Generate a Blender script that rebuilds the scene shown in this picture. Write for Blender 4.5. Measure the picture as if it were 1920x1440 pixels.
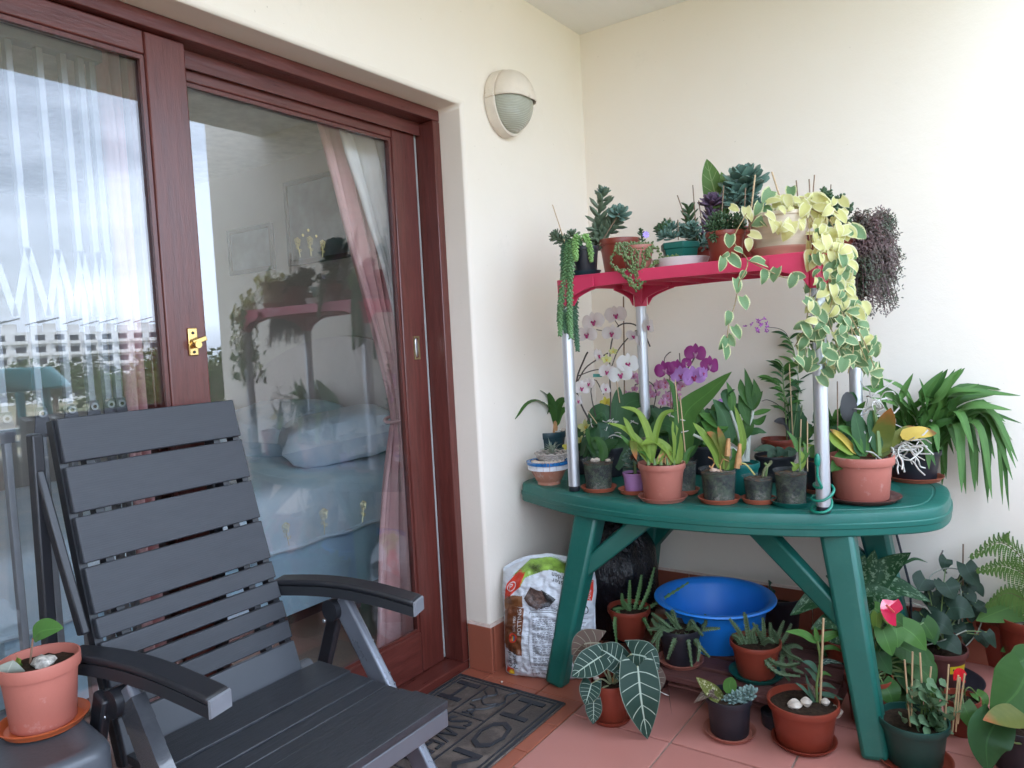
import bpy, math, random
from mathutils import Vector, Matrix, noise
random.seed(7)
PI = math.pi
rad = math.radians
for o in list(bpy.data.objects):
    bpy.data.objects.remove(o)
SC = bpy.context.scene
COL = SC.collection

# ------------------------------------------------------------------ camera
FPX = 1377.658
YAW, PITCH, ROLL = 0.6110, -0.0601, -0.0513
CAM = Vector((1.7267, -3.1750, 1.3))
FW = Vector((-math.sin(YAW) * math.cos(PITCH), math.cos(YAW) * math.cos(PITCH), math.sin(PITCH)))
_r0 = Vector((math.cos(YAW), math.sin(YAW), 0))
_u0 = _r0.cross(FW)
RT = _r0 * math.cos(ROLL) + _u0 * math.sin(ROLL)
UP = -_r0 * math.sin(ROLL) + _u0 * math.cos(ROLL)
cam = bpy.data.cameras.new('camera')
cam.sensor_width = 36
cam.lens = FPX / 1920 * 36
cam.clip_start = 0.02
cam.clip_end = 3000
camo = bpy.data.objects.new('camera', cam)
COL.objects.link(camo)
m = Matrix((RT, UP, -FW)).transposed().to_4x4()
m.translation = CAM
camo.matrix_world = m
SC.camera = camo

# ------------------------------------------------------------------ world, sun, exposure
SUN_EL, SUN_AZ = rad(46), rad(268)      # azimuth measured from +Y clockwise
W = bpy.data.worlds.new('World')
SC.world = W
W.use_nodes = True
nt = W.node_tree
nt.nodes.clear()
wo = nt.nodes.new('ShaderNodeOutputWorld')
bg = nt.nodes.new('ShaderNodeBackground')
sky = nt.nodes.new('ShaderNodeTexSky')
sky.sky_type = 'NISHITA'
sky.sun_disc = False
sky.sun_elevation = SUN_EL
sky.sun_rotation = SUN_AZ
sky.dust_density = 2.0
tc = nt.nodes.new('ShaderNodeTexCoord')
mp = nt.nodes.new('ShaderNodeMapping')
mp.inputs['Scale'].default_value = (1.0, 1.0, 2.6)
mp.inputs['Location'].default_value = (0.35, 0.9, 0.1)
nz = nt.nodes.new('ShaderNodeTexNoise')
nz.inputs['Scale'].default_value = 2.2
nz.inputs['Detail'].default_value = 9
nz.inputs['Roughness'].default_value = 0.52
rp = nt.nodes.new('ShaderNodeValToRGB')
rp.color_ramp.elements[0].position = 0.36
rp.color_ramp.elements[1].position = 0.54
rp.color_ramp.elements[0].color = (.38, .38, .38, 1)
mx = nt.nodes.new('ShaderNodeMix')
mx.data_type = 'RGBA'
mx.inputs[7].default_value = (15.8, 18.6, 23.2, 1)     # lit cloud, in the sky texture's own units
L = nt.links.new
L(tc.outputs['Generated'], mp.inputs['Vector'])
L(mp.outputs['Vector'], nz.inputs['Vector'])
L(nz.outputs['Fac'], rp.inputs['Fac'])
L(rp.outputs['Color'], mx.inputs[0])
L(sky.outputs['Color'], mx.inputs[6])
L(mx.outputs[2], bg.inputs['Color'])
bg.inputs['Strength'].default_value = 0.15
L(bg.outputs['Background'], wo.inputs['Surface'])
sun = bpy.data.lights.new('sun', 'SUN')
sun.energy = 3.6
sun.angle = rad(1.5)
sun.color = (1, 0.96, 0.9)
suno = bpy.data.objects.new('sun', sun)
COL.objects.link(suno)
sd = Vector((math.sin(SUN_AZ) * math.cos(SUN_EL), math.cos(SUN_AZ) * math.cos(SUN_EL), math.sin(SUN_EL)))
suno.rotation_euler = sd.to_track_quat('Z', 'Y').to_euler()
vs = SC.view_settings
vs.view_transform = 'Standard'
vs.look = 'None'
vs.exposure = 1.2
vs.gamma = 1
SC.render.engine = 'CYCLES'
SC.cycles.use_denoising = True
SC.cycles.denoiser = 'OPENIMAGEDENOISE'
SC.cycles.denoising_input_passes = 'RGB_ALBEDO_NORMAL'
SC.cycles.denoising_prefilter = 'ACCURATE'
SC.cycles.max_bounces = 10
SC.cycles.diffuse_bounces = 6
SC.cycles.glossy_bounces = 5
SC.cycles.transparent_max_bounces = 24
SC.cycles.sample_clamp_indirect = 6
SC.cycles.caustics_reflective = False
SC.cycles.caustics_refractive = False


# ------------------------------------------------------------------ photo pixel -> place
def ray(px, py):
    return FW + RT * ((px - 960) / FPX) - UP * ((py - 720) / FPX)


def on(ax, px, py, val):
    d = ray(px, py)
    return CAM + d * ((val - CAM[ax]) / d[ax])


def on_x(px, py, v=0.0): return on(0, px, py, v)
def on_y(px, py, v=0.0): return on(1, px, py, v)
def on_z(px, py, v=0.0): return on(2, px, py, v)
def at(px, py, d): return CAM + ray(px, py) * d
def depth(P): return (Vector(P) - CAM).dot(FW)


# ------------------------------------------------------------------ materials
MATS = {}


class NT:
    """tiny helper around a material node tree"""
    def __init__(s, name):
        s.m = bpy.data.materials.new(name)
        s.m.use_nodes = True
        s.t = s.m.node_tree
        s.b = s.t.nodes['Principled BSDF']
        s.out = s.t.nodes['Material Output']

    def n(s, typ, **kw):
        k = s.t.nodes.new('ShaderNode' + typ)
        for a, b in kw.items():
            if a in k.inputs.keys() if isinstance(a, str) else False:
                k.inputs[a].default_value = b
            else:
                setattr(k, a, b)
        return k

    def l(s, a, b):
        s.t.links.new(a, b)

    def math(s, op, a, b=None, clamp=False):
        k = s.t.nodes.new('ShaderNodeMath')
        k.operation = op
        k.use_clamp = clamp
        for i, x in enumerate((a, b)):
            if x is None: continue
            if isinstance(x, (int, float)): k.inputs[i].default_value = x
            else: s.l(x, k.inputs[i])
        return k.outputs[0]

    def mix(s, fac, a, b):
        k = s.t.nodes.new('ShaderNodeMix')
        k.data_type = 'RGBA'
        for i, x in ((0, fac), (6, a), (7, b)):
            if isinstance(x, (int, float)): k.inputs[i].default_value = x
            elif isinstance(x, tuple): k.inputs[i].default_value = (*x[:3], 1)
            else: s.l(x, k.inputs[i])
        return k.outputs[2]

    def noise(s, scale, detail=4, rough=.55, vec=None, stretch=None):
        k = s.t.nodes.new('ShaderNodeTexNoise')
        k.inputs['Scale'].default_value = scale
        k.inputs['Detail'].default_value = detail
        k.inputs['Roughness'].default_value = rough
        if vec is None:
            vec = s.n('TexCoord').outputs['Object']
        if stretch:
            mp_ = s.t.nodes.new('ShaderNodeMapping')
            mp_.inputs['Scale'].default_value = stretch
            s.l(vec, mp_.inputs['Vector'])
            vec = mp_.outputs['Vector']
        s.l(vec, k.inputs['Vector'])
        return k.outputs['Fac']

    def ramp(s, fac, lo, hi):
        k = s.t.nodes.new('ShaderNodeMapRange')
        k.inputs[1].default_value = lo
        k.inputs[2].default_value = hi
        s.l(fac, k.inputs[0])
        return k.outputs[0]

    def bump(s, h, strength=.3, dist=.01):
        k = s.t.nodes.new('ShaderNodeBump')
        k.inputs['Strength'].default_value = strength
        k.inputs['Distance'].default_value = dist
        s.l(h, k.inputs['Height'])
        s.l(k.outputs['Normal'], s.b.inputs['Normal'])

    def col(s, c):
        if isinstance(c, tuple): s.b.inputs['Base Color'].default_value = (*c, 1)
        else: s.l(c, s.b.inputs['Base Color'])


def dk(c, k): return tuple(min(1, x * k) for x in c)


def mat(name, c, rough=.5, var=.15, scale=12, bump=.0, bscale=60, metal=0, spec=.5, coat=0, grime=None, stretch=None):
    if name in MATS: return MATS[name]
    t = NT(name)
    f = t.noise(scale, 5, .6, stretch=stretch)
    col = t.mix(t.ramp(f, .3, .7), dk(c, 1 - var), dk(c, 1 + var))
    if grime:
        g = t.noise(grime[1], 6, .65)
        col = t.mix(t.ramp(g, grime[2], grime[2] + .16), col, grime[0])
    t.col(col)
    rr = t.math('ADD', t.math('MULTIPLY', f, .2), rough - .1)
    t.l(rr, t.b.inputs['Roughness'])
    t.b.inputs['Metallic'].default_value = metal
    t.b.inputs['Specular IOR Level'].default_value = spec
    t.b.inputs['Coat Weight'].default_value = coat
    if bump:
        t.bump(t.noise(bscale, 4, .6, stretch=stretch), bump, .004)
    MATS[name] = t.m
    return t.m


def leafmat(name, c1, c2, rough=.42, trans=.22, kind='plain', c3=(.6, .62, .4), rib=.25):
    if name in MATS: return MATS[name]
    t = NT(name)
    uv = t.n('TexCoord').outputs['UV']
    sep = t.n('SeparateXYZ')
    t.l(uv, sep.inputs[0])
    u, v = sep.outputs[0], sep.outputs[1]
    s = t.math('ABSOLUTE', t.math('MULTIPLY', t.math('SUBTRACT', u, .5), 2))
    rnd = t.n('ObjectInfo').outputs['Random']
    nf = t.noise(22, 4, .6)
    col = t.mix(t.math('ADD', t.math('MULTIPLY', nf, .6), t.math('MULTIPLY', rnd, .45), True), c1, c2)
    lat = t.math('FRACT', t.math('MULTIPLY', t.math('SUBTRACT', v, t.math('MULTIPLY', s, .16)), 6.0 if kind == 'vein' else 8.0))
    latd = t.math('ABSOLUTE', t.math('SUBTRACT', lat, .5))
    mid = t.math('LESS_THAN', s, .045)
    if kind == 'plain':
        col = t.mix(t.math('MULTIPLY', mid, rib), col, dk(c2, 2.0))
        h = t.math('MULTIPLY', latd, .6)
    elif kind == 'margin':
        e = t.math('ADD', s, t.math('MULTIPLY', t.math('SUBTRACT', t.noise(9, 3, .6, vec=uv), .5), .55))
        col = t.mix(t.ramp(e, .74, .82), col, c3)
        h = latd
    elif kind == 'vein':
        lv = t.ramp(latd, .050, .022)
        lv = t.math('MULTIPLY', lv, t.ramp(s, .97, .80))
        lv = t.math('MULTIPLY', lv, t.math('LESS_THAN', v, .93))
        mm = t.ramp(s, .065, .03)
        ed = t.ramp(s, .955, .99)
        a = t.math('MAXIMUM', t.math('MAXIMUM', lv, mm), t.math('MULTIPLY', ed, .7))
        col = t.mix(a, col, c3)
        h = latd
    elif kind == 'patch':
        w = t.n('TexCoord')
        vv = t.noise(4.5, 4, .65, vec=uv, stretch=(1.0, 2.2, 1))
        a = t.math('MULTIPLY', t.ramp(vv, .53, .60), t.ramp(s, .95, .75))
        a = t.math('MULTIPLY', a, .75)
        col = t.mix(a, col, c3)
        h = latd
    elif kind == 'tip':
        e = t.math('ADD', v, t.math('MULTIPLY', nf, .25))
        col = t.mix(t.ramp(e, .85, 1.05), col, c3)
        h = latd
    t.col(col)
    t.b.inputs['Roughness'].default_value = rough + .08
    t.b.inputs['Specular IOR Level'].default_value = .2
    t.bump(h, .12, .004)
    if trans:
        tr = t.n('BsdfTranslucent')
        t.l(t.mix(.35, col, dk(c2, 1.8)), tr.inputs['Color'])
        ms = t.n('MixShader')
        ms.inputs[0].default_value = trans
        t.l(t.b.outputs[0], ms.inputs[1])
        t.l(tr.outputs[0], ms.inputs[2])
        t.l(ms.outputs[0], t.out.inputs['Surface'])
    MATS[name] = t.m
    return t.m


def glassmat(name, tint, k):
    """thin pane: part of the light mirrored (Fresnel), the rest passes straight through"""
    t = NT(name)
    lw = t.n('LayerWeight')
    f = t.math('ADD', t.math('MULTIPLY', t.math('POWER', lw.outputs['Facing'], 5), .96), .04)
    f = t.math('MULTIPLY', f, k, True)
    tr = t.n('BsdfTransparent')
    tr.inputs['Color'].default_value = (*tint, 1)
    gl = t.n('BsdfGlossy')
    gl.inputs['Roughness'].default_value = 0.0
    gl.inputs['Color'].default_value = (1, 1, 1, 1)
    ms = t.n('MixShader')
    t.l(f, ms.inputs[0])
    t.l(tr.outputs[0], ms.inputs[1])
    t.l(gl.outputs[0], ms.inputs[2])
    t.l(ms.outputs[0], t.out.inputs['Surface'])
    return t.m


# ------------------------------------------------------------------ meshes
class MB:
    def __init__(s):
        s.v = []; s.f = []; s.uv = []; s.hasuv = False

    def add(s, vs_, fs, uvs=None):
        b = len(s.v)
        s.v.extend([tuple(x) for x in vs_])
        for f in fs:
            s.f.append(tuple(i + b for i in f))
            if uvs:
                s.hasuv = True
                s.uv.extend([uvs[i] for i in f])
            else:
                s.uv.extend([(0.5, 0.5)] * len(f))
        return s

    def box(s, lo, hi, rot=None, piv=None):
        x0, y0, z0 = lo; x1, y1, z1 = hi
        vs_ = [Vector(p) for p in ((x0, y0, z0), (x1, y0, z0), (x1, y1, z0), (x0, y1, z0), (x0, y0, z1), (x1, y0, z1), (x1, y1, z1), (x0, y1, z1))]
        if rot:
            pv = Vector(piv or ((x0 + x1) / 2, (y0 + y1) / 2, (z0 + z1) / 2))
            vs_ = [rot @ (q - pv) + pv for q in vs_]
        return s.add(vs_, BOXF)

    def hexa(s, bot, top):
        """eight corners: four of one end, four of the other"""
        return s.add(list(bot) + list(top), BOXF)

    def tube(s, pts, r, seg=8, cap=True):
        pts = [Vector(p) for p in pts]
        n = len(pts)
        rs = r if isinstance(r, (list, tuple)) else [r] * n
        vs_, fs = [], []
        t0 = (pts[1] - pts[0]).normalized()
        ref = Vector((0, 0, 1)) if abs(t0.z) < .9 else Vector((1, 0, 0))
        a = t0.cross(ref).normalized()
        for i, p in enumerate(pts):
            t = (pts[min(i + 1, n - 1)] - pts[max(i - 1, 0)])
            t = t.normalized() if t.length > 1e-9 else t0
            a = (a - t * a.dot(t))
            a = a.normalized() if a.length > 1e-6 else t.orthogonal().normalized()
            b = t.cross(a)
            for k in range(seg):
                an = 2 * PI * k / seg
                vs_.append(p + (a * math.cos(an) + b * math.sin(an)) * rs[i])
        for i in range(n - 1):
            for k in range(seg):
                k2 = (k + 1) % seg
                fs.append((i * seg + k, i * seg + k2, (i + 1) * seg + k2, (i + 1) * seg + k))
        if cap:
            fs.append(tuple(range(seg - 1, -1, -1)))
            fs.append(tuple((n - 1) * seg + k for k in range(seg)))
        return s.add(vs_, fs)

    def lathe(s, prof, c=(0, 0, 0), seg=32, wob=0, sx=1, sy=1, close=False):
        c = Vector(c)
        vs_, fs = [], []
        n = len(prof)
        for i, (r, z) in enumerate(prof):
            for k in range(seg):
                a = 2 * PI * k / seg
                rr = r * (1 + wob * noise.noise(Vector((math.cos(a) * 2, math.sin(a) * 2, i * .7)) + c * 9))
                vs_.append(c + Vector((rr * math.cos(a) * sx, rr * math.sin(a) * sy, z)))
        for i in range(n - 1):
            for k in range(seg):
                k2 = (k + 1) % seg
                fs.append((i * seg + k, i * seg + k2, (i + 1) * seg + k2, (i + 1) * seg + k))
        fs.append(tuple(range(seg - 1, -1, -1)))
        fs.append(tuple((n - 1) * seg + k for k in range(seg)))
        return s.add(vs_, fs)

    def blob(s, c, r, seg=8, rings=5, rot=None, wob=0, seed=0):
        c = Vector(c)
        r = Vector(r) if not isinstance(r, (int, float)) else Vector((r, r, r))
        vs_, fs = [], []
        for i in range(1, rings):
            ph = PI * i / rings
            for k in range(seg):
                a = 2 * PI * k / seg
                d = Vector((math.sin(ph) * math.cos(a), math.sin(ph) * math.sin(a), math.cos(ph)))
                q = 1 + wob * noise.noise(d * 1.7 + Vector((seed, seed * 2, 0)))
                q = Vector((d.x * r.x, d.y * r.y, d.z * r.z)) * q
                vs_.append(c + (rot @ q if rot else q))
        for e in (1, -1):
            q = Vector((0, 0, r.z * e))
            vs_.append(c + (rot @ q if rot else q))
        N = (rings - 1) * seg
        for i in range(rings - 2):
            for k in range(seg):
                k2 = (k + 1) % seg
                fs.append((i * seg + k, (i + 1) * seg + k, (i + 1) * seg + k2, i * seg + k2))
        for k in range(seg):
            k2 = (k + 1) % seg
            fs.append((N, k, k2))
            fs.append((N + 1, (rings - 2) * seg + k2, (rings - 2) * seg + k))
        return s.add(vs_, fs)

    def leaf(s, pts, W_, shape='ovate', up=Vector((0, 0, 1)), fold=.15, n=10, wave=0, wid=None, cross=5):
        if shape in ('heart', 'arrow'): cross = 9; n = max(n, 12)
        """a blade along a centre line, with u across and v along"""
        P = spline(pts, n)
        vs_, fs, uvs = [], [], []
        up = Vector(up)
        ss = [-1 + 2 * i / (cross - 1) for i in range(cross)]
        for i, p in enumerate(P):
            t = i / (len(P) - 1)
            d = (P[min(i + 1, len(P) - 1)] - P[max(i - 1, 0)]).normalized()
            side = d.cross(up)
            side = side.normalized() if side.length > 1e-4 else d.orthogonal().normalized()
            nn = side.cross(d)
            w = W_ * .5 * prof(shape, t)
            for q in ss:
                z = fold * abs(q) * w + wave * w * math.sin(t * 19 + q * 2) * abs(q)
                back = 0
                if shape in ('heart', 'arrow') and t < .28:
                    back = -abs(q) * W_ * (.22 if shape == 'heart' else .34) * (1 - t / .28)
                vs_.append(p + side * q * w + nn * z + d * back)
                uvs.append((.5 + .5 * q, t))
        for i in range(len(P) - 1):
            for k in range(cross - 1):
                a = i * cross + k
                fs.append((a, a + 1, a + cross + 1, a + cross))
        return s.add(vs_, fs, uvs)

    def mesh(s, name, off=(0, 0, 0)):
        me = bpy.data.meshes.new(name)
        ox, oy, oz = off
        me.from_pydata([(x - ox, y - oy, z - oz) for x, y, z in s.v], [], s.f)
        if s.hasuv:
            ul = me.uv_layers.new(name='UVMap')
            flat = [c for q in s.uv for c in q]
            ul.data.foreach_set('uv', flat)
        me.update()
        return me


BOXF = [(0, 3, 2, 1), (4, 5, 6, 7), (0, 1, 5, 4), (1, 2, 6, 5), (2, 3, 7, 6), (3, 0, 4, 7)]


def prof(k, t):
    if k == 'strap': return min(1, (t * 5 + .35)) * max(.02, 1 - max(0, (t - .5) / .5) ** 2.6) ** .8
    if k == 'paddle': return (math.sin(PI * min(1, t ** .8 * .98 + .02)) ** .55) * (.55 + .45 * t) + .01 if t < .985 else .05
    if k == 'lance': return math.sin(PI * t ** .8) ** .9 + .02
    if k == 'ovate': return math.sin(PI * t ** .68) ** .8 + .015
    if k == 'heart': return (math.sin(PI * (.18 + .82 * t) ** .85) ** .85) * 1.05 + .015
    if k == 'arrow': return (math.sin(PI * (.26 + .74 * t)) ** .9) + .01
    if k == 'round': return max(.02, 1 - (2 * t - 1) ** 2) ** .5
    if k == 'petal': return max(.02, 1 - abs(2 * t ** .75 - 1) ** 2.4) ** .6 * (.35 + .65 * min(1, t * 2.2))
    return 1


def spline(pts, n):
    pts = [Vector(p) for p in pts]
    if len(pts) == 2:
        return [pts[0].lerp(pts[1], i / n) for i in range(n + 1)]
    P = [pts[0] * 2 - pts[1]] + pts + [pts[-1] * 2 - pts[-2]]
    out = []
    m_ = len(pts) - 1
    for i in range(n + 1):
        g = min(i / n * m_, m_ - 1e-9)
        k = int(g); t = g - k
        a, b, c, d = P[k], P[k + 1], P[k + 2], P[k + 3]
        out.append(.5 * ((2 * b) + (c - a) * t + (2 * a - 5 * b + 4 * c - d) * t * t + (3 * b - a - 3 * c + d) * t ** 3))
    return out


ORIG = {}


def smooth(me, ang=None):
    me.polygons.foreach_set('use_smooth', [True] * len(me.polygons))
    if ang is not None:
        me.set_sharp_from_angle(angle=rad(ang))


def link(name, me, material, parent=None, loc=None, sm=40):
    o = bpy.data.objects.new(name, me)
    if material and not me.materials: me.materials.append(material)
    COL.objects.link(o)
    if sm: smooth(me, sm)
    if parent: o.parent = parent
    return o


def part(name, mb, material, parent, sm=40, label=None, bevel=0, kind=None):
    """a part built in world coordinates under its thing"""
    o = link(name, mb.mesh(name, ORIG[parent.name]), material, parent, sm=sm)
    ORIG[o.name] = ORIG[parent.name]
    if label: o['label'] = label
    if kind: o['kind'] = kind
    if bevel: bev(o, bevel)
    return o


def bev(o, w, seg=2):
    b = o.modifiers.new('bevel', 'BEVEL')
    b.width = w; b.segments = seg; b.limit_method = 'ANGLE'; b.angle_limit = rad(50)


def tag(o, label, cat, group=None):
    o['label'] = label; o['category'] = cat
    if group: o['group'] = group
    return o


def thing(name, label, cat, loc, group=None):
    o = bpy.data.objects.new(name, None)
    COL.objects.link(o)
    o.location = loc
    o.empty_display_size = .05
    ORIG[o.name] = tuple(loc)
    return tag(o, label, cat, group)


def solo(name, mb, material, label, cat, loc, group=None, sm=40, bevel=0):
    o = link(name, mb.mesh(name, loc), material, None, sm=sm)
    o.location = loc
    ORIG[o.name] = tuple(loc)
    if bevel: bev(o, bevel)
    return tag(o, label, cat, group)


def struct(name, mb, material, sm=30, bevel=0, label=None):
    o = link(name, mb.mesh(name), material, None, sm=sm)
    o['kind'] = 'structure'
    if label: o['label'] = label
    ORIG[o.name] = (0, 0, 0)
    if bevel: bev(o, bevel)
    return o


def place(name, me, parent, base, d, nrm, ln, wd=None, material=None):
    """a shared unit blade (base at the origin, along +Y, facing +Z) set at a place under its thing"""
    d = Vector(d).normalized()
    nrm = Vector(nrm)
    x = d.cross(nrm)
    x = x.normalized() if x.length > 1e-4 else d.orthogonal().normalized()
    z = x.cross(d)
    o = bpy.data.objects.new(name, me)
    COL.objects.link(o)
    o.parent = parent
    M4 = Matrix((x * (wd or ln), d * ln, z * ln)).transposed().to_4x4()
    M4.translation = Vector(base) - Vector(ORIG[parent.name])
    o.matrix_local = M4
    ORIG[o.name] = tuple(base)
    return o


_text_cache = {}


def text2d(s, size=1.0):
    """(verts, faces) of flat lettering, lower left at the origin"""
    if s not in _text_cache:
        c = bpy.data.curves.new('lettering', 'FONT')
        c.body = s
        c.resolution_u = 2
        o = bpy.data.objects.new('lettering', c)
        COL.objects.link(o)
        bpy.context.view_layer.update()
        me = o.evaluated_get(bpy.context.evaluated_depsgraph_get()).to_mesh()
        _text_cache[s] = ([(v.co.x, v.co.y) for v in me.vertices], [tuple(p.vertices) for p in me.polygons])
        o.to_mesh_clear()
        bpy.data.objects.remove(o)
        bpy.data.curves.remove(c)
    vs_, fs = _text_cache[s]
    return [(x * size, y * size) for x, y in vs_], fs


# ================================================================== SETTING
H = 2.73
PLASTER = NT('cream_plaster')
t = PLASTER
nf = t.noise(1.3, 6, .6)
col = t.mix(t.ramp(nf, .35, .7), (.835, .758, .655), (.86, .79, .695))
sp = t.noise(70, 3, .5)
col = t.mix(t.math('MULTIPLY', t.ramp(sp, .735, .76), .5), col, (.42, .36, .28))
sm_ = t.noise(5, 7, .75)
col = t.mix(t.math('MULTIPLY', t.ramp(sm_, .62, .80), .22), col, (.55, .5, .42))
t.col(col)
t.b.inputs['Roughness'].default_value = .72
hh = t.math('ADD', t.math('MULTIPLY', t.noise(140, 5, .65), .5), t.math('MULTIPLY', t.noise(9, 4, .6), 2.2))
t.bump(hh, .22, .004)
MPL = t.m

mb = MB()
poly = [(.2, -.3), (.2, 2.95), (-6.5, 2.95), (-6.5, -.3), (-4.45, -.3), (-4.45, 2.192), (-.945, 2.192), (-.945, -.3)]
n = len(poly)
vs_ = [(0, y, z) for y, z in poly] + [(-.25, y, z) for y, z in poly]
mb.add(vs_, [tuple(range(n))[::-1], tuple(range(n, 2 * n))] + [(i, (i + 1) % n, n + (i + 1) % n, n + i) for i in range(n)])
door_wall = struct('door_wall', mb, MPL, bevel=.014, label='cream plastered wall around the sliding door')
side_wall = struct('side_wall', MB().box((0, 0, -.3), (2.62, .2, 3.3)), MPL, label='pale plastered side wall behind the green table')
struct('balcony_end_wall', MB().box((0, -6.7, -.3), (2.6, -6.5, 3.3)), MPL)

tcl = NT('ceiling_paint')
v = tcl.n('TexCoord').outputs['Object']
g = tcl.noise(16, 6, .7, stretch=(1, .10, 1))
b2 = tcl.n('TexWave', wave_type='BANDS')
b2.inputs['Scale'].default_value = 1.1
b2.inputs['Distortion'].default_value = 1.2
tcl.l(v, b2.inputs['Vector'])
tcl.col(tcl.mix(g, (.80, .785, .75), (.87, .855, .83)))
tcl.b.inputs['Roughness'].default_value = .8
tcl.bump(tcl.math('ADD', g, tcl.math('MULTIPLY', tcl.ramp(b2.outputs['Fac'], .93, 1), .25)), .4, .010)
struct('balcony_ceiling', MB().box((0.0005, -6.5, H), (2.0, -.0005, H + .25)), tcl.m)

# floor: a grout bed with every tile on it
GROUT = mat('grout', (.30, .22, .18), .85, .2, 40, .3, 200)
floor = struct('floor', MB().box((-.25, -6.5, -.3), (2.62, 0, -.006)), GROUT)


def tilemat(name, a, b, c):
    t = NT(name)
    f = t.noise(5, 6, .6)
    r = t.n('ObjectInfo').outputs['Random']
    cc = t.mix(t.math('ADD', t.math('MULTIPLY', f, .7), t.math('MULTIPLY', r, .35), True), a, b)
    cc = t.mix(t.math('MULTIPLY', t.ramp(t.noise(13, 7, .7), .6, .8), .35), cc, c)
    t.col(cc)
    t.l(t.math('ADD', t.math('MULTIPLY', f, .3), .28), t.b.inputs['Roughness'])
    t.bump(t.math('ADD', t.noise(3.5, 3, .5), t.math('MULTIPLY', t.noise(60, 4, .6), .15)), .25, .006)
    return t.m


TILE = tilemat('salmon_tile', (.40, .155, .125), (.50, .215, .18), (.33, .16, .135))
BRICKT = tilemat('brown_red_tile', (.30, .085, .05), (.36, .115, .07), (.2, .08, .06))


def tile_mesh(w, d):
    b = MB().box((-w / 2, -d / 2, -.012), (w / 2, d / 2, 0))
    return b.mesh('tile')


def lay(name, me, material, par, loc, bevel=.0025, rot=None):
    o = bpy.data.objects.new(name, me)
    if not me.materials: me.materials.append(material)
    COL.objects.link(o)
    o.parent = par
    o.location = loc
    if rot: o.rotation_euler = rot
    bev(o, bevel, 2)
    return o


TS = .36
tm = tile_mesh(TS - .007, TS - .007)
for i in range(6):
    for j in range(0, 8):
        x = .433 + TS * (i + .5); y = -1.07 - TS * (j - 3 + .5)
        if x + TS / 2 > 2.7: continue
        if y > 0: continue
        lay('tile', tm, TILE, floor, (x, y, random.uniform(-.0006, .0006)), rot=(0, 0, PI / 2 * random.randrange(4)))
bm_ = tile_mesh(.186, .186)
for i, x in enumerate((.057, .25 - .002, .338)):
    pass
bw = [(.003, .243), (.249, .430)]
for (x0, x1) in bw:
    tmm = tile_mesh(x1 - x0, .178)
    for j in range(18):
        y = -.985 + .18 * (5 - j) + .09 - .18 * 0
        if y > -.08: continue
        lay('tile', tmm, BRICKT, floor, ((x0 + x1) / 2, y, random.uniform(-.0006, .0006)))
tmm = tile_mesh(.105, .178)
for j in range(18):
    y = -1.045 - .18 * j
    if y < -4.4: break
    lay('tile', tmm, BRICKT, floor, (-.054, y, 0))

# skirting tiles on the two walls, a mortar bead above them
MORT = mat('mortar', (.55, .43, .38), .9, .15, 60, .4, 120)
sk = MB().box((-.0875, -.006, 0), (.0875, .006, .183)).mesh('skirting_tile')
for k in range(15):
    x = .448 + .1795 * (k - 2) + .0897 - .1795 * .5 + .09
    if x + .09 > 2.62: break
    if x < .02: continue
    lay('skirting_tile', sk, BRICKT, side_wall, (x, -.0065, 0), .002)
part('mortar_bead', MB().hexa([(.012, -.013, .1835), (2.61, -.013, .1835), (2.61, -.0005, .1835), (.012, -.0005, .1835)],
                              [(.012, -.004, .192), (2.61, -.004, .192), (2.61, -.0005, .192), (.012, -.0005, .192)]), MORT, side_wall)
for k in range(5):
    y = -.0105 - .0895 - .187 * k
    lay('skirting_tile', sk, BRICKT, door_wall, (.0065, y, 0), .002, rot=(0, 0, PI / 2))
sk2 = MB().box((-.058, -.006, 0), (.058, .006, .183)).mesh('skirting_tile')
lay('skirting_tile', sk2, BRICKT, door_wall, (-.046, -.9515, 0), .002)
part('mortar_bead', MB().hexa([(.0005, -.957, .1835), (.013, -.957, .1835), (.013, -.013, .1835), (.0005, -.013, .1835)],
                              [(.0005, -.95, .193), (.005, -.95, .193), (.005, -.013, .193), (.0005, -.013, .193)]), MORT, door_wall)
part('mortar_bead', MB().hexa([(-.104, -.957, .1835), (.0125, -.957, .1835), (.0125, -.9455, .1835), (-.104, -.9455, .1835)],
                              [(-.104, -.95, .192), (.005, -.95, .192), (.005, -.9455, .192), (-.104, -.9455, .192)]), MORT, door_wall)

# ------------------------------------------------------------------ door
tw = NT('varnished_red_wood')
g = tw.noise(7, 8, .72, stretch=(9, 9, .8))
g2 = tw.noise(1.2, 4, .6)
c = tw.mix(tw.ramp(g, .35, .7), (.078, .017, .013), (.14, .034, .026))
c = tw.mix(tw.math('MULTIPLY', tw.ramp(g2, .45, .7), .4), c, (.16, .04, .03))
tw.col(c)
tw.l(tw.math('ADD', tw.math('MULTIPLY', g, .22), .20), tw.b.inputs['Roughness'])
tw.b.inputs['Coat Weight'].default_value = .25
tw.b.inputs['Coat Roughness'].default_value = .22
tw.bump(tw.math('ADD', g, tw.math('MULTIPLY', tw.noise(30, 6, .7, stretch=(4, 4, .6)), .7)), .30, .004)
WOOD = tw.m
twh = NT('varnished_red_wood_rail')
g = twh.noise(7, 8, .72, stretch=(9, .8, 9))
g2 = twh.noise(1.2, 4, .6)
c = twh.mix(twh.ramp(g, .35, .7), (.080, .018, .014), (.145, .036, .028))
c = twh.mix(twh.math('MULTIPLY', twh.ramp(g2, .45, .7), .4), c, (.16, .04, .03))
twh.col(c)
twh.l(twh.math('ADD', twh.math('MULTIPLY', g, .22), .20), twh.b.inputs['Roughness'])
twh.b.inputs['Coat Weight'].default_value = .25
twh.b.inputs['Coat Roughness'].default_value = .22
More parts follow.
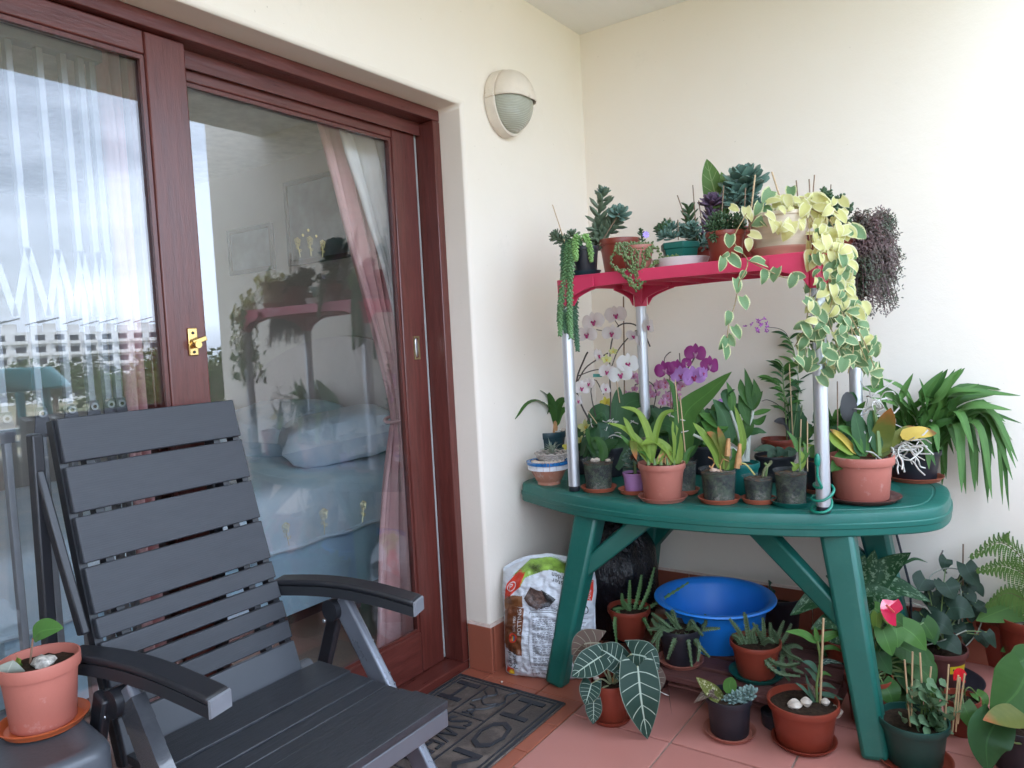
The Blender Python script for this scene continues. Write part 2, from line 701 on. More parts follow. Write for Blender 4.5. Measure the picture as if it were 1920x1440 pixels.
twh.bump(twh.math('ADD', g, twh.math('MULTIPLY', twh.noise(30, 6, .7, stretch=(4, .6, 4)), .7)), .30, .004)
WOODH = twh.m
GLASS = glassmat('pane_glass', (.985, .99, .99), 2.1)
BRASS = mat('brass', (.62, .43, .17), .28, .1, 30, metal=1)
CHROME = mat('satin_chrome', (.55, .57, .6), .3, .06, 30, metal=1)
GOLD = mat('gold_sticker', (.55, .47, .2), .35, .05, 30, metal=.55)

df = thing('door_frame', 'dark red varnished wooden frame fixed round the door opening', 'door frame', (-.19, -2.7, 0))
part('jamb', MB().box((-.245, -.986, .031), (-.112, -.946, 2.148)), WOOD, df, bevel=.003)
part('jamb', MB().box((-.245, -4.449, .031), (-.112, -4.40, 2.148)), WOOD, df, bevel=.003)
part('head', MB().box((-.245, -4.449, 2.149), (-.112, -.946, 2.191)), WOODH, df, bevel=.003)
part('sill', MB().box((-.245, -4.449, -.005), (-.112, -.946, .03)), WOODH, df, bevel=.004)
part('track_rail', MB().box((-.185, -4.39, 2.10), (-.178, -.99, 2.1485)), WOODH, df)


def panel(name, label, X, y0, y1, z0, z1, sl, sr, rt, rb, glass_label=None):
    """stiles, rails and a pane; X is the outer face"""
    D = .042
    p = thing(name, label, 'door', (X - .02, (y0 + y1) / 2, z0))
    part('stile', MB().box((X - D, y0, z0), (X, y0 + sl, z1)), WOOD, p, bevel=.004)
    part('stile', MB().box((X - D, y1 - sr, z0), (X, y1, z1)), WOOD, p, bevel=.004)
    part('rail', MB().box((X - D, y0 + sl + .0005, z1 - rt), (X - .0005, y1 - sr - .0005, z1)), WOODH, p, bevel=.004)
    part('rail', MB().box((X - D, y0 + sl + .0005, z0), (X - .0005, y1 - sr - .0005, z0 + rb)), WOODH, p, bevel=.004)
    a, b, c_, d = y0 + sl, y1 - sr, z0 + rb, z1 - rt
    bead = MB()
    w = .012
    for lo, hi in (((X - .018, a + .001, c_ + .001), (X - .006, a + w, d - .001)), ((X - .018, b - w, c_ + .001), (X - .006, b - .001, d - .001)),
                   ((X - .018, a + w, d - w), (X - .006, b - w, d - .001)), ((X - .018, a + w, c_ + .001), (X - .006, b - w, c_ + w))):
        bead.box(lo, hi)
    part('glazing_bead', bead, WOOD, p, sm=0)
    gl = part('glass_pane', MB().box((X - .024, a + .002, c_ + .002), (X - .019, b - .002, d - .002)), GLASS, p, sm=0)
    return p, gl


Zg1 = on_x(136, 62, -.135).z
fixed, fg = panel('door_panel', 'fixed left door panel with brass latch on its wide stile', -.135, -3.45, -1.981, .032, 2.146, .114, .114, 2.146 - Zg1, .15)
Zg2 = on_x(545, 207, -.2).z
slide, sg = panel('door_panel', 'sliding right door panel with golden rose stickers on its glass', -.195, -2.11, -1.003, .032, 2.128, .12, .125, 2.128 - Zg2, .16)

# brass latch on the mullion, flush pull on the sliding panel
P0 = on_x(361, 641, -.134)
la = part('latch_plate', MB().box((-.134, P0.y - .014, P0.z - .038), (-.129, P0.y + .014, P0.z + .038)), BRASS, fixed, bevel=.003)
q = MB()
q.tube([(-.129, P0.y, P0.z - .008), (-.105, P0.y, P0.z - .008)], .010, 14)
part('latch_barrel', q, BRASS, la)
q = MB().box((-.118, P0.y - .012, P0.z - .004), (-.110, P0.y + .030, P0.z + .010), Matrix.Rotation(rad(18), 3, 'X'))
part('latch_lever', q, BRASS, la, bevel=.002)
q = MB()
for dz in (.024, -.028): q.tube([(-.1295, P0.y, P0.z + dz), (-.1275, P0.y, P0.z + dz)], .0042, 10)
part('screw', q, mat('dark_hole', (.02, .015, .01), .5), la)
P1 = on_x(781, 652, -.195)
fr = MB()
for lo, hi in (((-.016, -.045), (-.010, .045)), ((.010, -.045), (.016, .045)), ((-.010, -.045), (.010, -.038)), ((-.010, .038), (.010, .045))):
    fr.box((-.1948, P1.y + lo[0], P1.z + lo[1]), (-.1915, P1.y + hi[0], P1.z + hi[1]))
fp = part('flush_pull', fr, mat('brass_frame', (.45, .36, .2), .35, metal=1), slide, sm=0)
part('pull_recess', MB().blob((-.1948, P1.y, P1.z), (.0022, .0095, .037), 12, 8), CHROME, fp)
part('brush_seal', MB().box((-.235, -1.0025, .04), (-.200, -.990, 2.11)), mat('pale_seal', (.34, .35, .34), .8), slide)


def rose(px, py, s, lean, par, n_leaf=2, bud=False):
    """a line-drawn rose stuck on the pane; (px, py) is the middle of its bloom"""
    X = -.2155
    c = on_x(px, py, X)
    b = MB()

    def line(pts, r=.0008):
        b.tube([(X, c.y + a * s, c.z + d * s) for a, d in pts], r, 4, True)
    sp = [(.42 * (k / 26) * math.cos(k * .55), .40 * (k / 26) * math.sin(k * .55) + .05) for k in range(2, 27)]
    line(sp)
    for a0 in (0, 1.2, 2.4, 3.7, 5.0):
        line([(.52 * math.cos(a0 + k * .16) * (1 + .1 * math.sin(k * .8)), .48 * math.sin(a0 + k * .16) * (1 + .1 * math.sin(k * .8))) for k in range(8)])
    if not bud:
        st = [(lean * (k / 8) ** 1.3, -.5 - 1.9 * k / 8) for k in range(9)]
        line(st, .0009)
        line([(-.45, -.45), (-.2, -.72), (0, -.55), (.25, -.75), (.45, -.48)])
        for i in range(n_leaf):
            sgn = 1 if i % 2 else -1
            zc = -1.15 - .35 * i
            xc = lean * ((-.5 - zc) / 1.9)
            line([(xc, zc), (xc + sgn * .22, zc + .26), (xc + sgn * .5, zc + .18), (xc + sgn * .34, zc - .08), (xc, zc)])
    part('rose_sticker', b, GOLD, par, sm=0)


rose(558, 452, .021, .35, sg)
rose(581, 450, .022, .06, sg)
rose(605, 456, .020, -.25, sg)
rose(568, 441, .008, 0, sg, bud=True)
rose(578, 432, .009, 0, sg, bud=True)
rose(593, 443, .008, 0, sg, bud=True)
rose(536, 988, .026, .3, sg)
rose(607, 962, .030, -.1, sg)
rose(681, 946, .026, -.35, sg)

# ------------------------------------------------------------------ bedroom behind the glass
ROOMW = mat('room_wall_paint', (.66, .62, .56), .8, .05, 2)
CARPET = mat('brown_carpet', (.24, .17, .13), .95, .3, 220, .5, 300)
struct('room_floor', MB().box((-4.6, -4.8, -.3), (-.251, .15, .004)), CARPET)
struct('room_side_wall', MB().box((-4.6, .151, -.3), (-.251, .3, 2.7)), ROOMW)
struct('room_back_wall', MB().box((-4.75, -4.8, -.3), (-4.601, .3, 2.7)), ROOMW)
struct('room_near_wall', MB().box((-4.6, -4.95, -.3), (-.251, -4.801, 2.7)), ROOMW)
struct('room_ceiling', MB().box((-4.6, -4.8, 2.6), (-.251, .15, 2.8)), mat('room_ceiling_paint', (.7, .68, .64), .9))

tb = NT('pale_blue_satin')
nf = tb.noise(6, 5, .6)
tb.col(tb.mix(tb.ramp(nf, .4, .65), (.62, .77, .87), (.78, .86, .92)))
tb.b.inputs['Roughness'].default_value = .45
tb.b.inputs['Sheen Weight'].default_value = .3
tb.bump(tb.noise(4, 5, .6), .5, .03)
SATIN = tb.m
BLUE2 = mat('blue_valance', (.48, .68, .82), .6, .08, 3, .2, 40)


def cushion(c, sx, sy, sz, rot, nu=16, nv=16, pinch=.35):
    """a stuffed pillow: two bulging sides with pulled-in edges"""
    b = MB()
    vs_, fs = [], []
    for side in (1, -1):
        base = len(vs_)
        for i in range(nu + 1):
            for j in range(nv + 1):
                u = -1 + 2 * i / nu; v = -1 + 2 * j / nv
                e = max(0, (1 - u ** 4)) ** .5 * max(0, (1 - v ** 4)) ** .5
                k = 1 - .10 * (1 - abs(u * v)) * (max(abs(u), abs(v)) ** 2)
                wr = .06 * noise.noise(Vector((u * 3, v * 3, side + c[0] * 3)))
                q = Vector((u * sx * k, v * sy * k, side * sz * (e ** .8) * (1 + wr)))
                vs_.append(Vector(c) + rot @ q)
        for i in range(nu):
            for j in range(nv):
                a = base + i * (nv + 1) + j
                f = (a, a + nv + 1, a + nv + 2, a + 1)
                fs.append(f if side == 1 else f[::-1])
    b.add(vs_, fs)
    return b


bed = thing('bed', 'bed with pale blue satin spread seen through the sliding door glass', 'bed', (-1.75, -1.05, 0))
b = MB()
nx_, ny_ = 26, 40
# spread: top sheet plus hanging sides, slightly wavy
prof_ = [(-1.0, .41), (-1.004, .48), (-1.0, .57), (-1.012, .645), (-1.05, .68), (-1.15, .69), (-1.5, .695), (-2.0, .695), (-2.40, .69), (-2.47, .66), (-2.49, .55), (-2.49, .41)]
vs_, fs = [], []
for i in range(ny_ + 1):
    y = -2.25 + (2.25 - .02) * i / ny_
    for (x, z) in prof_:
        w = .010 * noise.noise(Vector((x * 2, y * 3, z * 3))) + (.012 * math.sin(y * 23) if z < .5 else 0)
        vs_.append((x + w, y, z + (.008 * noise.noise(Vector((x * 4, y * 4, 1))) if z > .6 else 0)))
k = len(prof_)
for i in range(ny_):
    for j in range(k - 1):
        fs.append((i * k + j, i * k + j + 1, (i + 1) * k + j + 1, (i + 1) * k + j))
b.add(vs_, fs)
part('bedspread', b, SATIN, bed)
q = MB()
q.tube([(-1.0 + .010 * noise.noise(Vector((-2, (-2.25 + 2.23 * i / 60) * 3, 1.23))) + .012 * math.sin((-2.25 + 2.23 * i / 60) * 23), -2.25 + 2.23 * i / 60, .41) for i in range(61)], .010, 6)
part('hem_cord', q, SATIN, bed)
part('valance', MB().box((-2.46, -2.22, .10), (-1.03, -.03, .64)), BLUE2, bed)
part('bed_base', MB().box((-2.4, -2.15, .0), (-1.15, -.1, .10)), mat('dark_base', (.05, .04, .04), .8), bed)
hb = MB()
pts = []
for i in range(25):
    x = -2.85 + 1.95 * i / 24
    pts.append((x, 1.02 + .36 * math.sin(PI * min(1, max(0, (x + 2.95) / 2.1))) ** .8))
vs_ = [(x, .05, .1) for x, z in pts] + [(x, .05, z) for x, z in pts] + [(x, .11, .1) for x, z in pts] + [(x, .11, z) for x, z in pts]
K = 25
fs = []
for i in range(K - 1):
    fs += [(i, i + 1, K + i + 1, K + i), (2 * K + i + 1, 2 * K + i, 3 * K + i, 3 * K + i + 1), (K + i, K + i + 1, 3 * K + i + 1, 3 * K + i)]
hb.add(vs_, fs)
part('headboard', hb, mat('pale_headboard', (.62, .56, .54), .5, .06, 3), bed)
solo('pillow', cushion((-1.36, -.44, .83), .31, .33, .13, Matrix.Rotation(rad(-34), 3, 'Z') @ Matrix.Rotation(rad(7), 3, 'X')), SATIN,
     'nearer pale blue pillow on the bed, one corner pointing out', 'pillow', (-1.36, -.46, .70), 'pillows on the bed')
solo('pillow', cushion((-2.06, -.34, .84), .37, .31, .135, Matrix.Rotation(rad(8), 3, 'Z') @ Matrix.Rotation(rad(10), 3, 'X')), SATIN,
     'farther pale blue pillow on the bed, behind the pointed one', 'pillow', (-2.05, -.36, .70), 'pillows on the bed')


def picture(x0, x1, z0, z1, label):
    p = thing('picture', label, 'picture', ((x0 + x1) / 2, .15, (z0 + z1) / 2))
    f = MB()
    w = .03
    for lo, hi in (((x0, z0), (x0 + w, z1)), ((x1 - w, z0), (x1, z1)), ((x0 + w, z0), (x1 - w, z0 + w)), ((x0 + w, z1 - w), (x1 - w, z1))):
        f.box((lo[0], .125, lo[1]), (hi[0], .1505, hi[1]))
    part('frame', f, mat('dark_picture_frame', (.10, .09, .09), .5), p, sm=0)
    part('print', MB().box((x0 + w, .138, z0 + w), (x1 - w, .1505, z1 - w)), mat('grey_blue_print', (.20, .24, .28), .5, .5, 4), p, sm=0)


picture(-3.07, -2.56, 1.875, 2.20, 'smaller grey print hanging on the bedroom wall')
picture(-2.40, -1.42, 1.88, 2.44, 'larger grey picture hanging on the bedroom wall above the pillows')

PINK = mat('pink_curtain', (.68, .40, .40), .7, .05, 8, .12, 160, stretch=(1, 1, 6))
SHEER = mat('white_lining', (.80, .79, .78), .8, .06, 10, .2, 90)


def curtain(name, material, rows, folds, par, X, amp, seed=0, thick=.004):
    """rows: (z, y0, y1, depth factor) from top to bottom"""
    N = 70
    vs_, fs = [], []
    P = spline([Vector((r[1], r[2], r[0])) for r in rows], 40)
    A = spline([Vector((r[3], 0, 0)) for r in rows], 40)
    for i, p in enumerate(P):
        for j in range(N + 1):
            u = j / N
            ph = folds * 2 * PI * u + .5 * noise.noise(Vector((u * 3, i * .06, seed)))
            dx = amp * A[i].x * (math.sin(ph) + .35 * math.sin(2.3 * ph + 1)) + .012 * noise.noise(Vector((u * 7, i * .2, seed + 4)))
            vs_.append((X + dx, p.x + (p.y - p.x) * u, p.z))
    for i in range(len(P) - 1):
        for j in range(N):
            a = i * (N + 1) + j
            fs.append((a, a + 1, a + N + 2, a + N + 1))
    b = MB().add(vs_, fs)
    o = part(name, b, material, par)
    s = o.modifiers.new('cloth', 'SOLIDIFY'); s.thickness = thick
    return o


cu = thing('curtain', 'pink curtain with white lining tied back at the right of the door glass', 'curtain', (-.42, -1.05, 0))
curtain('drape', PINK, [(2.45, -1.36, -.98, 1), (2.1, -1.28, -.98, 1), (1.7, -1.17, -.95, .9), (1.25, -1.03, -.93, .7), (1.02, -.985, -.93, .45), (.95, -1.0, -.92, .5), (.7, -1.07, -.88, .8), (.35, -1.13, -.85, 1), (.03, -1.18, -.82, 1)], 4.2, cu, -.42, .030, 1)
curtain('lining', SHEER, [(2.45, -1.33, -.86, 1), (2.1, -1.245, -.87, 1), (1.7, -1.10, -.88, .9), (1.3, -.985, -.9, .6), (1.06, -.938, -.915, .3)], 3.3, cu, -.35, .022, 5)
part('tie_back', MB().tube([(-.42 + .055 * math.cos(a), -.955 + .05 * math.sin(a), 1.0 + .012 * math.sin(a)) for a in [2 * PI * k / 16 for k in range(17)]], .007, 6), PINK, cu)
part('curtain_rod', MB().tube([(-.40, -4.3, 2.46), (-.40, -.80, 2.46)], .014, 10), mat('white_rod', (.7, .7, .68), .4), cu)
cu2 = thing('curtain', 'narrow pink curtain hanging straight behind the left door glass', 'curtain', (-.46, -2.0, 0))
curtain('drape', PINK, [(2.44, -2.06, -1.88, 1), (1.5, -2.05, -1.86, 1), (.6, -2.06, -1.86, 1), (.03, -2.07, -1.85, 1)], 3.0, cu2, -.47, .022, 9)

# white folding lattice gate inside the left panel
GATEW = mat('white_gate_paint', (.27, .28, .30), .4, .05, 20)
sgate = thing('security_gate', 'white folding lattice security gate pushed together behind the left door glass', 'gate', (-.32, -2.3, 0))
gy = [-2.60, -2.51, -2.421, -2.341, -2.271, -2.214, -2.171, -2.142]
gz = [1.168, 1.170, 1.171, 1.175, 1.177, 1.180, 1.181, 1.181]
for i, y in enumerate(gy):
    part('upright', MB().box((-.335, y - .008, .03), (-.312, y + .008, 2.10)), GATEW, sgate, bevel=.002)
    q = MB().tube([(-.3118, y, gz[i]), (-.303, y, gz[i])], .010, 14)
    bo = part('bolt', q, GATEW, sgate)
    part('bolt_hole', MB().tube([(-.3029, y, gz[i]), (-.3015, y, gz[i])], .0045, 10), mat('dark_hole', (.02, .015, .01), .5), bo)
    part('bracket', MB().hexa([(-.3119, y - .022, gz[i] - .06), (-.3119, y + .022, gz[i] - .06), (-.309, y + .022, gz[i] - .06), (-.309, y - .022, gz[i] - .06)],
                              [(-.3119, y - .012, gz[i] + .016), (-.3119, y + .012, gz[i] + .016), (-.309, y + .012, gz[i] + .016), (-.309, y - .012, gz[i] + .016)]), mat('dark_bracket', (.10, .10, .11), .5), sgate)
for z0 in (1.42, ):
    for i in range(len(gy) - 1):
        ym = (gy[i] + gy[i + 1]) / 2
        hgt = .17
        for a, c in (((gy[i], z0 + hgt), (ym, z0)), ((ym, z0), (gy[i + 1], z0 + hgt))):
            d = Vector((0, c[0] - a[0], c[1] - a[1])).normalized()
            s = Vector((0, -d.z, d.y)) * .008
            A, C = Vector((-.309, *a)), Vector((-.309, *c))
            e = Vector((.004, 0, 0))
            part('lattice_strip', MB().hexa([A - s, A + s, A + s + e, A - s + e], [C - s, C + s, C + s + e, C - s + e]), GATEW, sgate, sm=0)
part('top_track', MB().box((-.345, -3.4, 2.10), (-.30, -2.12, 2.13)), GATEW, sgate)
part('bottom_track', MB().box((-.345, -3.4, .005), (-.30, -2.12, .03)), GATEW, sgate)

# ------------------------------------------------------------------ wall lamp
LW = mat('old_white_enamel', (.72, .64, .54), .5, .08, 12, .1, 60, grime=((.34, .26, .18), 26, .62))
LC = Vector((0, -.685, 2.245))
lamp = thing('wall_lamp', 'oval white bulkhead lamp with half hood and ribbed glass on cream wall', 'lamp', LC)
AY, AZ = .118, .130


def oval(prof_, seg=48, z0=None, a0=0, a1=2 * PI, shift=0):
    vs_, fs = [], []
    full = abs(a1 - a0 - 2 * PI) < 1e-6
    for (r, x) in prof_:
        for k in range(seg + (0 if full else 1)):
            a = a0 + (a1 - a0) * k / seg
            vs_.append(LC + Vector((x, math.cos(a) * r * AY, math.sin(a) * r * AZ + shift)))
    n_ = seg if full else seg + 1
    for i in range(len(prof_) - 1):
        for k in range(seg):
            k2 = (k + 1) % n_
            fs.append((i * n_ + k, i * n_ + k2, (i + 1) * n_ + k2, (i + 1) * n_ + k))
    return vs_, fs


part('base_ring', MB().add(*oval([(.96, .0005), (1.0, .004), (1.0, .040), (.985, .046), (.93, .048), (.90, .044), (.90, .02)])), LW, lamp)
tg = NT('ribbed_lamp_glass')
wv = tg.n('TexWave', wave_type='BANDS', bands_direction='Z')
wv.inputs['Scale'].default_value = 55
tg.l(tg.n('TexCoord').outputs['Object'], wv.inputs['Vector'])
tg.col(tg.mix(wv.outputs['Fac'], (.36, .36, .29), (.46, .47, .39)))
tg.b.inputs['Roughness'].default_value = .18
tg.bump(wv.outputs['Fac'], .35, .003)
dome = [(.895 * math.cos(k * PI / 2 / 12) ** .85 if k < 12 else .001, .040 + .088 * math.sin(k * PI / 2 / 12)) for k in range(13)]
part('glass_dome', MB().add(*oval(dome)), tg.m, lamp)
hood = [(.965 * math.cos(k * PI / 2 / 12) ** .80 if k < 12 else .001, .046 + .094 * math.sin(k * PI / 2 / 12)) for k in range(13)]
ho = part('hood', MB().add(*oval(hood, 32, a0=rad(2), a1=rad(178))), LW, lamp)
s = ho.modifiers.new('sheet', 'SOLIDIFY'); s.thickness = .004; s.offset = -1
q = MB().tube([LC + Vector((.096, 0, .070)), LC + Vector((.104, 0, .084))], .004, 8)
part('screw', q, mat('rusty_screw', (.05, .03, .02), .6), lamp)
for a in (12, 168):
    y = math.cos(rad(a)) * AY * 1.0; z = math.sin(rad(a)) * AZ
    part('clip', MB().box(LC + Vector((.004, y - .006, z - .006 - .02)), LC + Vector((.048, y + .006, z + .006 - .02))), LW, lamp, bevel=.002)

# ================================================================== OUTSIDE (seen mirrored in the door glass)
GZ = -9.0
tg_ = NT('dry_grass_ground')
tg_.col(tg_.mix(tg_.ramp(tg_.noise(.05, 6, .6), .4, .6), (.14, .16, .07), (.36, .31, .22)))
tg_.b.inputs['Roughness'].default_value = .95
g = MB()
g.add([(-600, -900, GZ), (900, -900, GZ), (900, 900, GZ), (-600, 900, GZ)], [(0, 1, 2, 3)])
struct('ground', g, tg_.m)
RAILW = mat('white_rail_paint', (.75, .76, .77), .4, .06, 10)
PARA = struct('parapet_wall', MB().box((2.50, -6.5, -.3), (2.62, -.0005, .80)), MPL, bevel=.01, label='low plastered parapet along the open balcony edge')
rl = thing('balcony_railing', 'white double handrail on top of the balcony parapet', 'railing', (2.56, -3.3, .80))
for z in (.845, .915):
    part('rail', MB().box((2.535, -6.49, z), (2.585, -.01, z + .035)), RAILW, rl, bevel=.004)
for k in range(5):
    y = -.06 - 1.6 * k
    part('post', MB().box((2.545, y - .02, .801), (2.575, y + .02, .9145)), RAILW, rl, bevel=.003)
st = thing('plant_stand', 'turquoise plastic tray table beside the railing, mirrored in the left glass', 'table', (2.24, -2.0, 0))
TURQ = mat('turquoise_plastic', (.14, .66, .74), .35, .06, 5)
tp = MB()
tp.lathe([(.30, 1.165), (.40, 1.17), (.405, 1.18), (.345, 1.272), (.33, 1.284), (.31, 1.285)], (2.24, -1.78, 0), 40, sx=.62, sy=1.25)
part('top', tp, TURQ, st)
for dx in (-.18, .18):
    for dy in (-.34, .34):
        part('leg', MB().tube([(2.24 + dx, -1.75 + dy, 0), (2.24 + dx * .85, -1.75 + dy * .85, 1.18)], [.018, .022], 8), TURQ, st)
PC = (2.16, -1.98, 1.2855)
po = MB().lathe([(.055, 0), (.075, .12), (.085, .12), (.087, .15), (.078, .15), (.072, .11)], PC, 24)
solo('flower_pot', po, mat('orange_clay', (.55, .13, .05), .6), 'small orange pot standing on the turquoise tray table', 'pot', PC)

APW = mat('apartment_white', (.66, .68, .70), .8, .06, .3)
APG = mat('apartment_grey', (.36, .42, .47), .8, .06, .3)
APD = mat('apartment_window', (.05, .06, .075), .2, .2, 1)
PANEL = mat('solar_panel', (.16, .18, .21), .3, .1, 1)
BD = Vector((.905, .425, 0)).normalized()      # towards the far flats, seen from the glass
BS = Vector((-BD.y, BD.x, 0))


def flats(c0, width, depth_, storeys, label, grey_bay):
    """a block of flats: c0 is the middle of its front at ground"""
    hgt = storeys * 3.1
    p = thing('apartment_building', label, 'building', c0)
    R3 = lambda a, d, z: Vector(c0) + BS * a + BD * d + Vector((0, 0, z))

    def bx(a0, a1, d0, d1, z0, z1):
        return MB().hexa([R3(a0, d0, z0), R3(a1, d0, z0), R3(a1, d1, z0), R3(a0, d1, z0)], [R3(a0, d0, z1), R3(a1, d0, z1), R3(a1, d1, z1), R3(a0, d1, z1)])
    part('wall', bx(-width / 2, width / 2, 0, depth_, 0, hgt), APW, p, sm=0)
    part('wall', bx(-width / 2 - 5, -width / 2 - .01, -1.5, depth_, 0, hgt + 1.0), APG, p, sm=0)
    if grey_bay:
        part('wall', bx(width / 2 + .01, width / 2 + 6, -1, depth_, 0, hgt + .3), APG, p, sm=0)
    nb = int(width / 4)
    for s_ in range(storeys):
        for k in range(nb):
            a = -width / 2 + (k + .5) * width / nb
            part('window', bx(a - 1.1, a + 1.1, -.06, .2, s_ * 3.1 + .9, s_ * 3.1 + 2.4), APD, p, sm=0)
            part('balcony', bx(a - 1.7, a + 1.7, -1.2, -.1, s_ * 3.1, s_ * 3.1 + .85), APW, p, sm=0)
    for k in range(max(2, nb // 2)):
        a = -width / 2 + (k + .5) * width / max(2, nb // 2)
        part('roof_box', bx(a - 1.4, a + 1.4, 1, 4, hgt + .01, hgt + 2.2), APW, p, sm=0)
        q = MB().hexa([R3(a - 2.4, .4, hgt + 2.3), R3(a + 2.4, .4, hgt + 3.6), R3(a + 2.4, 3, hgt + 3.6), R3(a - 2.4, 3, hgt + 2.3)],
                      [R3(a - 2.4, .4, hgt + 2.5), R3(a + 2.4, .4, hgt + 3.8), R3(a + 2.4, 3, hgt + 3.8), R3(a - 2.4, 3, hgt + 2.5)])
        part('solar_panel', q, PANEL, p, sm=0)


GC = Vector((-.16, -2.3, 1.3))


def out(px, dist, z=GZ):
    """ground point in the direction mirrored by the glass at this photo column"""
    d = ray(px, 650)
    q = CAM + d * ((-.16 - CAM.x) / d.x)
    e = Vector((-d.x, d.y, 0)).normalized()
    return Vector((q.x + e.x * dist, q.y + e.y * dist, z))


flats(out(20, 226), 26, 18, 6, 'grey and white block of flats at the left of the mirrored row', False)
flats(out(140, 236), 44, 18, 6, 'middle block of flats with solar panels in the mirrored row', True)
flats(out(262, 250), 34, 18, 6, 'right block of flats in the mirrored row, behind the pink curtain', False)

ROOF = mat('corrugated_roof', (.30, .26, .24), .7, .2, .8)
HW = mat('house_wall', (.55, .5, .42), .85, .1, .5)


def house(px, dist, w, d_, label):
    c = out(px, dist)
    p = thing('house', label, 'house', c)
    R3 = lambda a, e, z: c + BS * a + BD * e + Vector((0, 0, z))
    b = MB().hexa([R3(-w / 2, 0, 0), R3(w / 2, 0, 0), R3(w / 2, d_, 0), R3(-w / 2, d_, 0)], [R3(-w / 2, 0, 3), R3(w / 2, 0, 3), R3(w / 2, d_, 3), R3(-w / 2, d_, 3)])
    part('wall', b, HW, p, sm=0)
    o_ = .6
    b = MB()
    b.add([R3(-w / 2 - o_, -o_, 3.01), R3(w / 2 + o_, -o_, 3.01), R3(w / 2 + o_, d_ + o_, 3.01), R3(-w / 2 - o_, d_ + o_, 3.01), R3(-w / 2 - o_, d_ / 2, 5), R3(w / 2 + o_, d_ / 2, 5)],
          [(0, 1, 5, 4), (2, 3, 4, 5), (1, 2, 5), (3, 0, 4), (3, 2, 1, 0)])
    part('roof', b, ROOF, p, sm=0)
    part('gutter', MB().hexa([R3(-w / 2 - .6, -.75, 2.9), R3(w / 2 + .6, -.75, 2.9), R3(w / 2 + .6, -.61, 2.9), R3(-w / 2 - .6, -.61, 2.9)], [R3(-w / 2 - .6, -.75, 3.1), R3(w / 2 + .6, -.75, 3.1), R3(w / 2 + .6, -.61, 3.1), R3(-w / 2 - .6, -.61, 3.1)]), APW, p, sm=0)


house(70, 42, 22, 9, 'low house with long grey roof mirrored below the flats')
house(10, 26, 12, 7, 'nearer low house roof mirrored at the bottom left of the glass')
house(400, 40, 12, 8, 'low house with pale gutter mirrored beside the mullion')

BARK = mat('bark', (.12, .09, .07), .9, .3, 6)
TG = [leafmat('tree_green_a', (.03, .06, .02), (.09, .13, .04), .6, .2), leafmat('tree_green_b', (.06, .09, .02), (.16, .18, .05), .6, .2)]


def crown_mesh(seed, n_):
    rnd = random.Random(seed)
    b = MB()
    cl = [(Vector((rnd.gauss(0, .45), rnd.gauss(0, .45), rnd.uniform(-.5, .7))), rnd.uniform(.28, .5)) for _ in range(12)]
    for _ in range(n_):
        c, r = rnd.choice(cl)
        d = Vector((rnd.gauss(0, 1), rnd.gauss(0, 1), rnd.gauss(0, 1))).normalized()
        p = c + d * r * rnd.uniform(.6, 1.05)
        a = Vector((rnd.gauss(0, 1), rnd.gauss(0, 1), rnd.gauss(0, 1))).normalized()
        e = a.orthogonal()
        s_ = rnd.uniform(.035, .075)
        b.add([p, p + a * s_ + e * s_ * .5, p + a * s_ * 2, p + a * s_ - e * s_ * .5], [(0, 1, 2, 3)])
    return b.mesh('crown')


CR = [crown_mesh(s_, 1500) for s_ in (3, 5, 8)]
TRK = MB()
TRK.tube([(0, 0, 0), (.02, .01, .5), (0, .03, 1.0)], [.07, .05, .03], 7)
for k in range(4):
    TRK.tube([(0, .01, .5 + .1 * k), (.25 * math.cos(k * 1.7), .25 * math.sin(k * 1.7), .85 + .1 * k)], [.03, .012], 5)
TRK = TRK.mesh('trunk')
td = [(25, 150, 11, 6, 'row end'), (95, 140, 10.5, 6, ''), (165, 150, 11.5, 7, ''), (215, 75, 9.0, 5, ''), (255, 66, 9.5, 4.2, ''), (300, 120, 12, 7.5, ''), (340, 78, 10, 5, ''),
      (205, 30, 8.0, 2.3, ''), (228, 24, 6.6, 1.9, ''), (262, 27, 7.4, 2.3, ''), (300, 25, 7.3, 2.2, ''), (398, 70, 11, 5.5, ''), (425, 55, 10.5, 5, ''), (160, 23, 6.0, 1.7, '')]
ORD = ['leftmost', 'second from left', 'third from left', 'fourth from left', 'fifth from left', 'sixth from left', 'seventh from left', 'eighth from left', 'rightmost']
far_x = sorted(q[0] for q in td if q[1] > 40); near_x = sorted(q[0] for q in td if q[1] <= 40)
for i, (px, dist, hgt, rr, _) in enumerate(td):
    c = out(px, dist)
    far = dist > 40
    p = thing('tree', ('dark broad tree mirrored below the flats, ' + ORD[far_x.index(px)]) if far else ('light green garden tree mirrored low in the glass, ' + (ORD[near_x.index(px)] if px != near_x[-1] else 'rightmost')), 'tree', c,
              'dark trees below the flats' if far else 'light green garden trees')
    tr = bpy.data.objects.new('trunk', TRK); COL.objects.link(tr); tr.parent = p; tr.scale = (hgt * .8,) * 2 + (hgt * .7,)
    if not TRK.materials: TRK.materials.append(BARK)
    me = CR[i % 3].copy()
    me.materials.append(TG[0 if far else 1])
    cr = bpy.data.objects.new('crown', me); COL.objects.link(cr); cr.parent = p
    cr.location = (0, 0, hgt * .66); cr.scale = (rr, rr, hgt * .36); cr.rotation_euler = (0, 0, i * 1.3)

